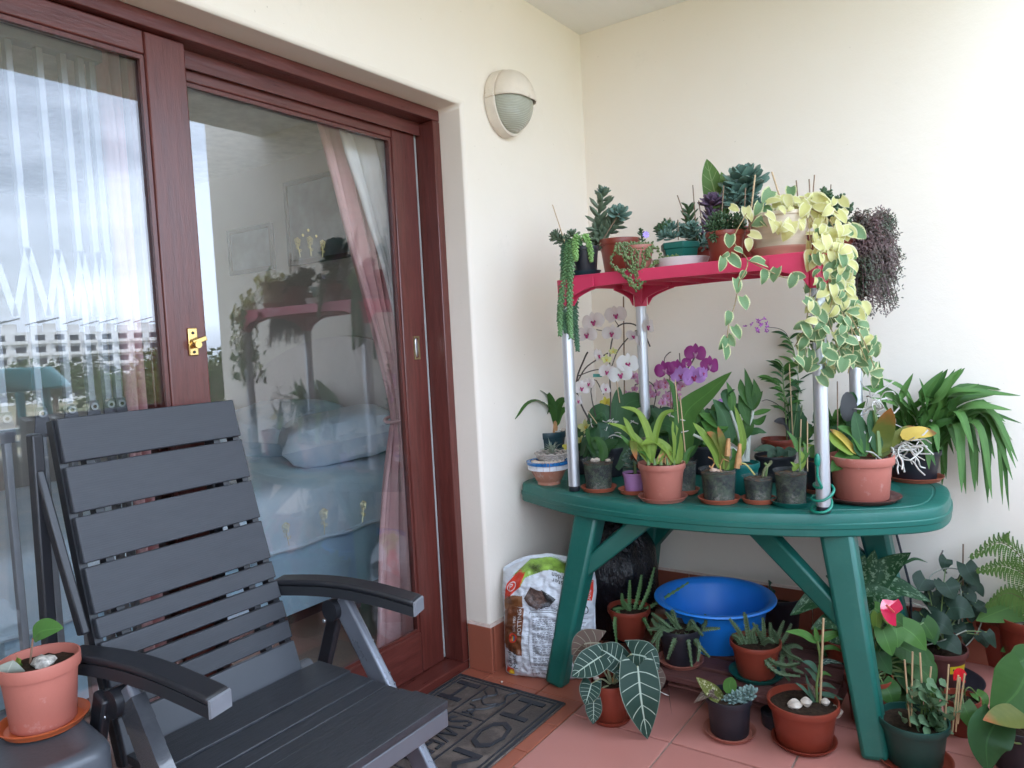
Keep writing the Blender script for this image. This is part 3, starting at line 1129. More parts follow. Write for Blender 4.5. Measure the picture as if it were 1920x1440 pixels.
# ================================================================== TABLE AND SHELF
TZ = .715
tgr = NT('green_resin')
f1 = tgr.noise(3, 5, .6); f2 = tgr.noise(45, 6, .7, stretch=(.3, 1, 1))
c = tgr.mix(tgr.ramp(f1, .3, .7), (.007, .100, .078), (.012, .135, .106))
c = tgr.mix(tgr.math('MULTIPLY', tgr.ramp(tgr.noise(9, 8, .75), .52, .75), .35), c, (.06, .17, .14))
tgr.col(c)
tgr.l(tgr.math('ADD', tgr.math('MULTIPLY', f2, .25), .28), tgr.b.inputs['Roughness'])
tgr.bump(f2, .08, .002)
GREENP = tgr.m
table = thing('garden_table', 'dark green plastic garden table crowded with potted plants', 'table', (.76, -.55, 0))
OUT = [(.014, -.70), (.10, -.755), (.32, -.85), (.50, -.89), (.675, -.905), (.93, -.884), (1.16, -.822), (1.29, -.757), (1.41, -.678), (1.492, -.60), (1.525, -.50), (1.523, -.33), (1.49, -.20), (1.40, -.13),
       (1.25, -.105), (.95, -.10), (.6, -.115), (.3, -.17), (.08, -.28), (.014, -.38), (.006, -.55)]
P = [Vector((x, y, 0)) for x, y in OUT]
ring = spline(P[-2:] + P + P[:3], 22 * 6)
seg0, seg1 = 2 * 132 // 23, 0
ring = []
N_ = len(P)
for i in range(N_):
    a, b, c, d = P[i - 1], P[i], P[(i + 1) % N_], P[(i + 2) % N_]
    for k in range(5):
        t_ = k / 5
        ring.append(.5 * ((2 * b) + (c - a) * t_ + (2 * a - 5 * b + 4 * c - d) * t_ * t_ + (3 * b - a - 3 * c + d) * t_ ** 3))
ctr = Vector((.765, -.555, 0))


def inset(p, dlt):
    v = p - ctr
    return ctr + v * (1 - dlt / v.length)


tt = MB()
levels = [(.16, TZ - .003), (.155, TZ - .003), (.150, TZ), (.060, TZ), (.058, TZ - .002), (.052, TZ - .002), (.05, TZ), (.020, TZ - .0005), (.010, TZ - .005), (.006, TZ - .014), (.005, TZ - .034), (.0, TZ - .037), (0, TZ - .050), (.003, TZ - .053), (.003, TZ - .072), (.007, TZ - .076), (.05, TZ - .075)]
n_ = len(ring)
vs_ = [inset(p, d) + Vector((0, 0, z)) for d, z in levels for p in ring]
fs = [tuple(range(n_))[::1]]
for i in range(len(levels) - 1):
    for k in range(n_):
        k2 = (k + 1) % n_
        fs.append((i * n_ + k, (i + 1) * n_ + k, (i + 1) * n_ + k2, i * n_ + k2))
fs.append(tuple((len(levels) - 1) * n_ + k for k in range(n_))[::-1])
tt.add(vs_, fs)
part('table_top', tt, GREENP, table, sm=35)


def bar(A, B, w, d, wdir, w2=None, d2=None):
    """a flat bar from A to B, w wide along wdir and d deep across it"""
    A, B = Vector(A), Vector(B)
    ax = (B - A).normalized()
    s = Vector(wdir); s = (s - ax * s.dot(ax)).normalized()
    e = ax.cross(s)
    w2, d2 = w2 or w, d2 or d
    return MB().hexa([A - s * w / 2 - e * d / 2, A + s * w / 2 - e * d / 2, A + s * w / 2 + e * d / 2, A - s * w / 2 + e * d / 2],
                     [B - s * w2 / 2 - e * d2 / 2, B + s * w2 / 2 - e * d2 / 2, B + s * w2 / 2 + e * d2 / 2, B - s * w2 / 2 + e * d2 / 2])


UZ = TZ - .0755
for (b0, t0, br0, br1) in (((.272, -.905, 0), (.392, -.80, UZ), (.335, -.85, .40), (.60, -.76, UZ - .005)),
                           ((1.355, -.85, 0), (1.235, -.715, UZ), (1.29, -.775, .35), (.97, -.70, UZ - .005)),
                           ((.30, -.20, 0), (.40, -.25, UZ), (.36, -.23, .36), (.60, -.30, UZ - .005)),
                           ((1.36, -.20, 0), (1.25, -.25, UZ), (1.29, -.23, .36), (.97, -.30, UZ - .005))):
    part('leg', bar(b0, t0, .075, .07, (1, 0, 0), .10, .085), GREENP, table, bevel=.014)
    part('brace', bar(br0, br1, .055, .045, (0, 0, 1), .07, .05), GREENP, table, bevel=.008)

RED = mat('red_plastic', (.62, .042, .110), .38, .06, 6, .04, 80)
ALU = mat('aluminium_tube', (.60, .62, .65), .44, .05, 9, metal=.9, stretch=(1, 1, .2))
BLACKP = mat('black_plastic', (.018, .018, .024), .45, .2, 20)
SZ = 1.525
FLp, FRp, RRp, RLp = Vector((.318, -.786, 0)), Vector((1.209, -.782, 0)), Vector((1.236, -.36, 0)), Vector((.425, -.36, 0))
CN = [FLp, FRp, RRp, RLp]
shelf = thing('plant_shelf', 'red plastic shelf on silver tube legs standing on the green table', 'shelf', (.8, -.57, TZ))
cc_ = sum(CN, Vector()) / 4


def grow(p, k): return p + (p - cc_).normalized() * k


def zz(p, z): return Vector((p.x, p.y, z))


tr_ = MB()
outl = []
for i in range(4):
    p = grow(CN[i], .010); q = grow(CN[(i + 1) % 4], .010)
    outl += [p.lerp(q, t_) for t_ in (0.0, .03, .1, .2, .3, .4, .5, .6, .7, .8, .9, .97)]
lev = [(.02, SZ - .006), (.012, SZ - .006), (.010, SZ), (.002, SZ - .001), (0, SZ - .006), (-.002, SZ - .060), (.004, SZ - .060), (.006, SZ - .012), (.02, SZ - .012)]
n_ = len(outl)
vs_ = []
for d, z in lev:
    for i, p in enumerate(outl):
        v = cc_ - p
        k = (i % 12) / 12
        zz_ = z
        if z < SZ - .05:
            zz_ = z + .018 * math.sin(PI * min(1, max(0, (k - .04) / .9))) ** .6
        q = p + v.normalized() * d
        vs_.append(zz(q, zz_))
fs = [tuple(range(n_))]
for i in range(len(lev) - 1):
    for k in range(n_):
        k2 = (k + 1) % n_
        fs.append((i * n_ + k, (i + 1) * n_ + k, (i + 1) * n_ + k2, i * n_ + k2))
fs.append(tuple((len(lev) - 1) * n_ + k for k in range(n_))[::-1])
tr_.add(vs_, fs)
part('shelf_tray', tr_, RED, shelf, sm=35)
rb_ = MB()
for k in range(1, 6):
    a = FLp.lerp(FRp, k / 6); b = RLp.lerp(RRp, k / 6)
    rb_.hexa([zz(a, SZ - .040) + Vector((-.003, 0, 0)), zz(a, SZ - .040) + Vector((.003, 0, 0)), zz(b, SZ - .040) + Vector((.003, 0, 0)), zz(b, SZ - .040) + Vector((-.003, 0, 0))],
             [zz(a, SZ - .013) + Vector((-.003, 0, 0)), zz(a, SZ - .013) + Vector((.003, 0, 0)), zz(b, SZ - .013) + Vector((.003, 0, 0)), zz(b, SZ - .013) + Vector((-.003, 0, 0))])
part('underside_ribs', rb_, RED, shelf, sm=0)
for i in range(4):
    p = CN[i]
    e1 = (CN[(i + 1) % 4] - p).normalized(); e2 = (CN[i - 1] - p).normalized()
    b = MB()
    b.lathe([(.0255, SZ - .115), (.0265, SZ - .10), (.028, SZ - .07), (.029, SZ - .0135)], p, 20)
    for e in (e1, e2):
        o_ = (e1 + e2 - e) * -1
        for off in (.020, -.018):
            s = o_ * off
            A = p + s
            th = o_ * .003
            prv = None
            for k in range(7):
                t_ = k / 6
                z_ = SZ - .110 + .062 * t_ ** .45
                c0 = A + e * (.02 + .115 * t_)
                if prv is not None:
                    z0_, c1 = prv
                    b.hexa([zz(c1, z0_) - th, zz(c1, z0_) + th, zz(c0, z_) + th, zz(c0, z_) - th], [zz(c1, SZ - .013) - th, zz(c1, SZ - .013) + th, zz(c0, SZ - .013) + th, zz(c0, SZ - .013) - th])
                prv = (z_, c0)
    part('corner_bracket', b, RED, shelf, sm=50)
    part('shelf_leg', MB().tube([zz(p, TZ + .020), zz(p, SZ - .10)], .0215, 24), ALU, shelf)
    part('foot_cap', MB().lathe([(.019, TZ + .0008), (.0205, TZ + .003), (.0205, TZ + .0195)], p, 20), BLACKP, shelf)

GT = mat('green_twist_tie', (.005, .20, .13), .35, .08, 20)
tie = thing('twist_tie', 'green rubber twist tie wound round the right shelf leg', 'tie', zz(FRp, TZ + .001))
pts = []
for k in range(60):
    a = k / 59 * 2 * PI * 2.35 + 2.6
    r = .030 + .006 * math.sin(k * .31)
    pts.append(zz(FRp, TZ + .010 + .085 * (k / 59) ** 1.2 + .012 * math.sin(a)) + Vector((math.cos(a) * r, math.sin(a) * r, 0)))
e0 = pts[0] + RT * .035 + Vector((0, 0, .06)); e1 = pts[-1] - RT * .012 + Vector((0, 0, .07))
pts = [e0, pts[0] + RT * .03 + Vector((0, 0, .02))] + pts + [pts[-1] - RT * .012 + Vector((0, 0, .03)), e1]
pts = spline(pts, 160)
part('cord', MB().tube(pts, .0042, 8), GT, tie)
for e in (e0, e1):
    part('leaf_end', MB().blob(e + Vector((0, 0, .014)), (.009, .007, .022), 10, 8), GT, tie)

# ================================================================== CHAIR
tch = NT('grey_wood_look_plastic')
vv = tch.n('TexCoord').outputs['Object']
ga = tch.noise(20, 6, .75, stretch=(5, .5, 2.2))
gb = tch.n('TexWave', wave_type='BANDS', bands_direction='Z')
gb.inputs['Scale'].default_value = 60
gb.inputs['Distortion'].default_value = 9
gb.inputs['Detail'].default_value = 3
gb.inputs['Detail Scale'].default_value = .35
mpp = tch.n('Mapping')
mpp.inputs['Scale'].default_value = (1, .14, 1)
tch.l(vv, mpp.inputs['Vector']); tch.l(mpp.outputs['Vector'], gb.inputs['Vector'])
tch.col(tch.mix(ga, (.022, .025, .031), (.042, .046, .055)))
tch.b.inputs['Roughness'].default_value = .55
tch.bump(tch.math('ADD', tch.math('MULTIPLY', gb.outputs['Fac'], .35), ga), .13, .002)
SLAT = tch.m
tcs = NT('black_wood_look_plastic')
ga = tcs.noise(30, 7, .75, stretch=(6, .5, 1))
tcs.col(tcs.mix(tcs.ramp(ga, .35, .7), (.017, .019, .023), (.042, .045, .053)))
tcs.b.inputs['Roughness'].default_value = .45
tcs.bump(ga, .5, .003)
SEAT = tcs.m
CHB = mat('chair_black', (.016, .017, .021), .38, .15, 20, .05, 120)
CHG = mat('chair_grey_tube', (.16, .175, .21), .30, .12, 10, .05, 60, metal=.35)
DROP = NT('water_drop')
DROP.col((.75, .8, .85)); DROP.b.inputs['Roughness'].default_value = .03; DROP.b.inputs['Transmission Weight'].default_value = .85
DROP.b.inputs['IOR'].default_value = 1.33
DROP = DROP.m
ch = thing('reclining_chair', 'dark grey slatted folding garden armchair standing close to the door', 'chair', (.28, -2.14, 0))
# back: a leaning plane between two side rails
B0, B1 = Vector((.085, 0, .40)), Vector((-.075, 0, 1.172))
YN0, YN1, YF0, YF1 = -2.40, -2.415, -1.915, -1.965


def bk(t, s, off=0):
    """t up the back 0..1, s across: 0 near edge .. 1 far edge"""
    p = B0.lerp(B1, t)
    nrm = Vector((B1.z - B0.z, 0, B0.x - B1.x)).normalized()
    y0 = YN0 + (YN1 - YN0) * t; y1 = YF0 + (YF1 - YF0) * t
    q = Vector((p.x, y0 + (y1 - y0) * s, p.z)) + nrm * off
    bow = .012 * (1 - (2 * t - 1) ** 2)
    return q - nrm * bow


hs_ = [('w', .098), ('w', .102), ('w', .102), ('w', .102), ('n', .044), ('n', .045), ('n', .045), ('n', .046), ('p', .105)]
tot = sum(h for _, h in hs_) + .009 * (len(hs_) - 1)
z_ = 1.0
for kd, h in hs_:
    t1 = z_; t0 = z_ - h / tot
    b = MB().hexa([bk(t0, 0, 0), bk(t0, 1, 0), bk(t1, 1, 0), bk(t1, 0, 0)], [bk(t0, 0, .018), bk(t0, 1, .018), bk(t1, 1, .018), bk(t1, 0, .018)])
    part('back_slat', b, SLAT if kd != 'p' else mat('smooth_grey_panel', (.055, .061, .072), .42, .08, 4), ch, bevel=.003)
    z_ = t0 - .009 / tot
for s in (.012, .14, .86, .988):
    b = MB()
    seg_ = 10
    for k in range(seg_):
        a, c = k / seg_, (k + 1) / seg_
        ds = .020
        b.hexa([bk(a, s - ds, -.030), bk(a, s + ds, -.030), bk(c, s + ds, -.030), bk(c, s - ds, -.030)], [bk(a, s - ds, -.001), bk(a, s + ds, -.001), bk(c, s + ds, -.001), bk(c, s - ds, -.001)])
    part('back_rail', b, CHB, ch, sm=0)
# side frame behind the back, on both sides
for y, dy in ((-2.452, 0), (-2.02, 0)):
    part('rear_support', bar((-.13, y, 0.03), (-.085, y, 1.145), .034, .024, (1, 0, 0)), CHB, ch, bevel=.004)
    if y < -2.2: part('support_link', bar((-.085, y, 1.06), (.02, y + .02, .70), .03, .018, (1, 0, 0)), CHB, ch, bevel=.004)
# seat
SX = [.105, .236, .322, .372, .418, .464, .575]
SY0, SY1 = -2.405, -1.868
for i in range(6):
    x0, x1 = SX[i] + .0015, SX[i + 1] - .0015
    zc = .440 - .012 * math.sin(PI * (i + .5) / 6)
    part('seat_slat', MB().box((x0, SY0, zc - .020), (x1, SY1, zc)), SEAT, ch, bevel=.002)
part('seat_apron', MB().box((.548, SY0, .372), (.572, SY1, .4145)), mat('apron_grey', (.10, .105, .12), .42, .1, 8), ch, bevel=.003)
for y in (SY0 + .03, SY1 - .03):
    part('seat_rail', MB().box((.07, y - .012, .375), (.547, y + .012, .406)), CHB, ch, bevel=.003)
    part('hinge', MB().tube([(.075, y - .02, .415), (.075, y + .02, .415)], .026, 18), mat('hinge_grey', (.09, .095, .105), .4), ch)
# armrests
for (A, C, sgn) in (((.0, -1.905), (.405, -1.775), 1), ((-.01, -2.448), (.412, -2.365), -1)):
    A3, C3 = Vector((*A, .652)), Vector((*C, .618))
    b = MB(); b2 = MB()
    K = 12
    prv = None
    side = Vector((-(C3 - A3).y, (C3 - A3).x, 0)).normalized()
    for k in range(K + 1):
        t = k / K
        p = A3.lerp(C3, t) + Vector((0, 0, .020 * math.sin(PI * t)))
        w = .029
        cur = [p - side * w, p + side * w, p + side * w + Vector((0, 0, .016)), p - side * w + Vector((0, 0, .016))]
        q = p - Vector((0, 0, .0012)); w = .027
        cu2_ = [q - side * w - Vector((0, 0, .026)), q + side * w - Vector((0, 0, .026)), q + side * w, q - side * w]
        if prv:
            for bb, u0, u1 in ((b, prv[0], cur), (b2, prv[1], cu2_)):
                bb.add(u0 + u1, [(0, 1, 5, 4), (1, 2, 6, 5), (2, 3, 7, 6), (3, 0, 4, 7)] + ([(3, 2, 1, 0)] if k == 1 else []) + ([(4, 5, 6, 7)] if k == K else []))
        prv = (cur, cu2_)
    ar = part('armrest', b, CHB, ch, sm=30)
    wd_ = ar.modifiers.new('weld', 'WELD'); wd_.merge_threshold = .0002
    bev(ar, .006, 3)
    a2 = part('arm_beam', b2, mat('arm_side', (.02, .022, .026), .4), ar, sm=30)
    wd_ = a2.modifiers.new('weld', 'WELD'); wd_.merge_threshold = .0002
    part('arm_cap', MB().hexa([C3 + (C3 - A3).normalized() * .0008 - side * .0285 - Vector((0, 0, .026)), C3 + (C3 - A3).normalized() * .0008 + side * .0285 - Vector((0, 0, .026)), C3 + (C3 - A3).normalized() * .0008 + side * .0285 + Vector((0, 0, .012)), C3 + (C3 - A3).normalized() * .0008 - side * .0285 + Vector((0, 0, .012))],
                              [C3 + (C3 - A3).normalized() * .006 - side * .027 - Vector((0, 0, .024)), C3 + (C3 - A3).normalized() * .006 + side * .027 - Vector((0, 0, .024)), C3 + (C3 - A3).normalized() * .006 + side * .027 + Vector((0, 0, .010)), C3 + (C3 - A3).normalized() * .006 - side * .027 + Vector((0, 0, .010))]), mat('arm_end_grey', (.16, .17, .19), .4), ar)
    # crossing legs below the arm
    yy = -1.835 if sgn > 0 else -2.425
    top = Vector((.175, yy, .615))
    fl = bar(Vector((.60, yy, .0)), top, .064, .026, (1, 0, 0))
    leg = part('front_leg', fl, CHG, ch, bevel=.007)
    dirv = (Vector((.60, yy, 0)) - top).normalized()
    nrm = Vector((-dirv.z, 0, dirv.x)); nrm = nrm if nrm.x > 0 else -nrm
    dr = MB()
    for k in range(60 if sgn > 0 else 26):
        t = random.uniform(.10, .6)
        p = top + dirv * (t * .74) + nrm * .0322 + Vector((0, random.uniform(-.011, .011), 0))
        r = random.choice((.0009, .0012, .0018, .0026))
        dr.blob(p, (r, r, r), 6, 4)
    part('water_drops', dr, DROP, leg, kind='stuff')
    part('rear_leg', bar(Vector((-.10, yy + .03 * sgn, 0)), Vector((.135, yy + .03 * sgn, .60)), .046, .022, (1, 0, 0)), CHB, ch, bevel=.006)
    part('pivot', MB().tube([(.16, yy - .03, .585), (.16, yy + .06 * (1 if sgn > 0 else .5), .585)], .030, 20), CHB, ch)
    bt = MB().blob((.140, yy - .034, .555), (.006, .003, .006), 10, 6)
    part('bolt', bt, CHROME, ch)
    if sgn < 0:
        tp_ = MB()
        for k in range(7):
            t = .03 + k * .028
            p = top + dirv * t
            w = .0345 + .0012 * (k % 2)
            s = Vector((1, 0, 0)); s = (s - dirv * s.dot(dirv)).normalized()
            q = p + dirv * .029
            tp_.hexa([p - s * w - Vector((0, .0145, 0)), p + s * w - Vector((0, .0145, 0)), p + s * w + Vector((0, .0145, 0)), p - s * w + Vector((0, .0145, 0))],
                     [q - s * (w + .001) - Vector((0, .0150, 0)), q + s * (w + .001) - Vector((0, .015, 0)), q + s * (w + .001) + Vector((0, .015, 0)), q - s * (w + .001) + Vector((0, .015, 0))])
        tm_ = NT('shiny_grey_tape')
        tm_.col(tm_.mix(tm_.noise(30, 5, .6), (.03, .033, .04), (.08, .085, .095)))
        tm_.b.inputs['Roughness'].default_value = .14
        tm_.b.inputs['Coat Weight'].default_value = .6
        tm_.bump(tm_.noise(55, 4, .6, stretch=(.5, .5, 2)), .4, .003)
        part('tape_wrap', tp_, tm_.m, leg, sm=0)
for zc, xx in ((.13, .53), (.13, -.06)):
    part('cross_bar', MB().tube([(xx, -2.42, zc), (xx, -1.84, zc)], .014, 12), CHB, ch)

# ------------------------------------------------------------------ small side table with its pot
STM = mat('grey_side_table_plastic', (.075, .083, .097), .36, .12, 5, .12, 90)
std = thing('side_table', 'grey plastic side table with a rounded corner at the left edge', 'table', (.02, -2.74, 0))
b = MB()
corners = [(.285, -2.50), (.20, -2.98), (-.10, -2.98), (-.10, -2.455)]
ol = []
for i in range(4):
    p = Vector((*corners[i], 0)); a = Vector((*corners[i - 1], 0)); c = Vector((*corners[(i + 1) % 4], 0))
    u = (a - p).normalized(); v = (c - p).normalized()
    for k in range(9):
        t = k / 8
        ol.append((p + u * .07) * (1 - t) ** 2 + p * 2 * t * (1 - t) + (p + v * .07) * t * t)
cs = sum(ol, Vector()) / len(ol)
lv = [(.05, .558), (.045, .56), (.018, .560), (.006, .555), (0, .544), (0, .50), (.006, .497)]
vs_ = []
for d, z in lv:
    for p in ol:
        v = cs - p
        vs_.append(zz(p + v.normalized() * d, z))
n_ = len(ol)
fs = [tuple(range(n_))]
for i in range(len(lv) - 1):
    for k in range(n_):
        k2 = (k + 1) % n_
        fs.append((i * n_ + k, (i + 1) * n_ + k, (i + 1) * n_ + k2, i * n_ + k2))
fs.append(tuple((len(lv) - 1) * n_ + k for k in range(n_))[::-1])
fs = [f[::-1] for f in fs]
b.add(vs_, fs)
part('table_top', b, STM, std, sm=40)
for (x, y) in ((.20, -2.57), (.14, -2.92), (-.05, -2.92), (-.05, -2.51)):
    part('leg', MB().tube([(x, y, 0), (x, y, .50)], [.018, .024], 10), STM, std)

# ================================================================== DOOR MAT
RUB = mat('black_brown_rubber', (.085, .068, .060), .62, .25, 14, .5, 160, grime=((.17, .135, .115), 7, .5))
RUB2 = mat('dark_blue_rubber', (.022, .026, .034), .5, .2, 20, .2, 160)
dm = thing('door_mat', 'dark rubber door mat reading HOME SWEET HOME below the sliding door', 'mat', (.15, -1.41, 0))
MX0, MX1, MY0, MY1 = -.095, .383, -1.79, -1.026
ZM = .0075
part('mat_base', MB().box((MX0, MY0, .0012), (MX1, MY1, ZM)), RUB, dm, bevel=.002)
bb = MB()
for k, w in ((.004, .010), (.024, .006)):
    for lo, hi in (((MX0 + k, MY0 + k), (MX0 + k + w, MY1 - k)), ((MX1 - k - w, MY0 + k), (MX1 - k, MY1 - k)), ((MX0 + k + w, MY0 + k), (MX1 - k - w, MY0 + k + w)), ((MX0 + k + w, MY1 - k - w), (MX1 - k - w, MY1 - k))):
        bb.box((*lo, ZM - .001), (*hi, ZM + .0025))
part('raised_border', bb, RUB2, dm, sm=0)


def mat_text(s, x_base, y_start, hgt, wid):
    """letters run towards the camera, tops towards the balcony"""
    v2, f2 = text2d(s)
    mxx = max(x for x, y in v2); mnx = min(x for x, y in v2); mxy = max(y for x, y in v2)
    b = MB()
    for lift, sgrow in ((.0028, 0),):
        vs_ = [(x_base + y / mxy * hgt, y_start - (x - mnx) / (mxx - mnx) * wid, ZM + lift) for x, y in v2]
        b.add(vs_, f2)
    o = part('lettering', b, RUB2, dm, sm=0)
    so = o.modifiers.new('raise', 'SOLIDIFY'); so.thickness = .0035; so.offset = 0
    bev(o, .0012, 1)


pn = MB()
for x in (.062, .205):
    pn.box((x, MY0 + .03, ZM - .001), (x + .006, MY1 - .03, ZM + .0022))
for y in (-1.275, -1.62):
    pn.box((.068, y, ZM - .001), (.205, y + .005, ZM + .0022))
part('panel_lines', pn, RUB2, dm, sm=0)
mat_text('HOME', -.055, -1.075, .098, .65)
mat_text('SWEET', .085, -1.295, .098, .305)
mat_text('HOME', .228, -1.075, .105, .65)
orn = MB()


def squig(pts, r=.0028):
    orn.tube(spline([Vector((x, y, ZM + .001)) for x, y in pts], 24), r, 6)


squig([(.10, -1.06), (.13, -1.10), (.10, -1.14), (.14, -1.18), (.18, -1.15), (.16, -1.20), (.11, -1.24), (.15, -1.26)], .004)
squig([(.19, -1.05), (.17, -1.09), (.19, -1.13), (.18, -1.17)], .004)
squig([(.09, -1.20), (.12, -1.21), (.13, -1.25), (.10, -1.26)], .004)
squig([(.08, -1.10), (.11, -1.13), (.08, -1.18)], .004)
part('flower_relief', orn, RUB2, dm)
q = MB().blob((.085, -1.0, .004), (.004, .005, .004), 8, 5)
solo('pebble', q, mat('pale_pebble', (.6, .55, .5), .6), 'tiny pale crumb on the tile by the mat', 'pebble', (.085, -1.0, .001))

# ================================================================== PLANTS: helpers
HD = Vector((FW.x, FW.y, 0)).normalized()
SOIL = mat('dark_soil', (.034, .022, .015), .95, .6, 70, 1.0, 160, spec=.1)
BARKS = mat('bark_chips', (.11, .062, .036), .9, .6, 55, 1.0, 110, spec=.15)
TERRA = mat('terracotta_plastic', (.37, .130, .095), .48, .07, 7, .06, 150, grime=((.48, .26, .20), 9, .62))
TERRA2 = mat('red_brown_plastic', (.225, .040, .022), .42, .08, 7, .06, 150, grime=((.32, .11, .07), 9, .66))
TERRAP = mat('dusty_pink_clay', (.42, .135, .100), .58, .07, 6, .10, 150, grime=((.58, .38, .34), 13, .60))
SAUCR = mat('terracotta_saucer', (.40, .10, .055), .45, .07, 8)
SAUCB = mat('brown_saucer', (.12, .045, .038), .42, .1, 8)
SAUCG = mat('green_saucer', (.006, .10, .08), .4, .1, 8)
TEAL = mat('teal_pot', (.006, .13, .115), .42, .1, 8)
DTEAL = mat('dark_teal_pot', (.012, .04, .05), .42, .15, 8)
BLK = mat('black_pot', (.017, .017, .024), .42, .2, 10, .05, 120)
LILAC = mat('lilac_pot', (.40, .20, .42), .5, .1, 9)
BAMB = mat('bamboo_stick', (.50, .35, .20), .6, .15, 30)
DKSTK = mat('dark_stick', (.20, .13, .08), .7, .2, 30)
STEMG = mat('green_stem', (.13, .20, .06), .5, .2, 20)
STEMD = mat('dark_orchid_stem', (.045, .03, .02), .5, .3, 20)
ROOTW = mat('pale_root', (.52, .50, .45), .8, .2, 40)
HUSK = mat('dry_husk', (.48, .25, .10), .7, .3, 30)
STONE = mat('pale_stones', (.62, .52, .44), .7, .25, 25)
CORE = NT('mossy_core')
c_ = CORE.mix(CORE.ramp(CORE.noise(22, 6, .75), .44, .60), (.004, .009, .006), (.060, .080, .040))
c_ = CORE.mix(CORE.ramp(CORE.noise(15, 6, .75), .57, .64), c_, (.20, .175, .14))
CORE.col(c_); CORE.b.inputs['Roughness'].default_value = .8
CORE.bump(CORE.noise(60, 5, .7), .8, .006)
CORE = CORE.m
_c = NT('cloudy_clear_plastic')
tr_n = _c.n('BsdfTransparent'); tr_n.inputs['Color'].default_value = (.86, .88, .88, 1)
_c.col(_c.mix(_c.noise(20, 5, .7), (.42, .43, .42), (.56, .57, .57))); _c.b.inputs['Roughness'].default_value = .12
ms_ = _c.n('MixShader')
_c.l(_c.math('ADD', _c.math('MULTIPLY', _c.ramp(_c.noise(14, 6, .7), .35, .7), .12), .025), ms_.inputs[0])
_c.l(tr_n.outputs[0], ms_.inputs[1]); _c.l(_c.b.outputs[0], ms_.inputs[2]); _c.l(ms_.outputs[0], _c.out.inputs['Surface'])
CLEAR = _c.m

L_DARK = leafmat('leaf_dark', (.018, .055, .022), (.045, .115, .040), .32, .12)
L_MID = leafmat('leaf_mid', (.026, .080, .018), (.058, .14, .032), .36, .22)
L_LIME = leafmat('leaf_lime', (.13, .23, .035), (.26, .36, .07), .38, .3)
L_GREEN = leafmat('leaf_green', (.042, .125, .026), (.10, .22, .052), .36, .25)
L_STRAP = leafmat('leaf_strap', (.045, .125, .030), (.115, .235, .065), .36, .2, rib=.15)
L_BLUE = leafmat('leaf_blue_green', (.035, .085, .055), (.07, .13, .085), .38, .12)
L_YELL = leafmat('leaf_yellow', (.55, .40, .08), (.66, .46, .10), .42, .3, 'tip', (.20, .09, .03))
L_OLIVE = leafmat('leaf_olive', (.06, .10, .02), (.20, .19, .04), .42, .15, 'tip', (.30, .10, .03))
L_ALO = leafmat('leaf_white_veined', (.012, .036, .027), (.024, .055, .040), .42, .06, 'vein', (.36, .44, .36))
L_ALOP = leafmat('leaf_purple_brown', (.07, .045, .035), (.13, .085, .065), .5, .15, 'vein', (.26, .24, .17))
L_PATCH = leafmat('leaf_silver_patched', (.014, .055, .02), (.03, .09, .032), .34, .1, 'patch', (.22, .33, .20))
L_SPOT = leafmat('leaf_spotted', (.08, .10, .02), (.14, .15, .035), .4, .15, 'patch', (.60, .58, .38))
L_VAR = leafmat('leaf_cream_edged', (.085, .18, .075), (.19, .29, .14), .40, .25, 'margin', (.56, .56, .30))
L_VARY = leafmat('leaf_yellow_cream', (.54, .52, .16), (.66, .63, .32), .42, .35, 'margin', (.70, .67, .44))
L_CAN = leafmat('leaf_light_veined', (.06, .14, .03), (.13, .22, .06), .42, .25, 'vein', (.22, .30, .12))
PURPL = mat('leaf_dusky_purple', (.13, .085, .14), .5, .2, 10)
ECHEV = mat('leaf_grey_green_succulent', (.11, .195, .155), .5, .2, 14)
SEDUM = mat('leaf_pale_sedum', (.16, .31, .13), .5, .2, 20)
SEDUM2 = mat('leaf_lime_sedum', (.25, .44, .14), .5, .2, 20)
SEDUM3 = mat('leaf_grey_sedum', (.085, .19, .105), .5, .2, 20)
JADE = mat('leaf_jade', (.055, .105, .045), .45, .25, 14)
CRASS = mat('leaf_olive_succulent', (.11, .155, .095), .48, .25, 14)
PEARL = mat('leaf_pearl', (.13, .18, .065), .42, .25, 30)
STAP = mat('stapelia_stem', (.085, .135, .065), .6, .25, 16, .3, 90)
BUSHM = NT('dark_red_bush')
BUSHM.col(BUSHM.mix(BUSHM.ramp(BUSHM.noise(9, 4, .6), .4, .62), (.050, .065, .035), (.135, .075, .075))); BUSHM.b.inputs['Roughness'].default_value = .6
BUSHM = BUSHM.m
FERN = leafmat('leaf_fern', (.055, .12, .025), (.11, .19, .045), .5, .25)


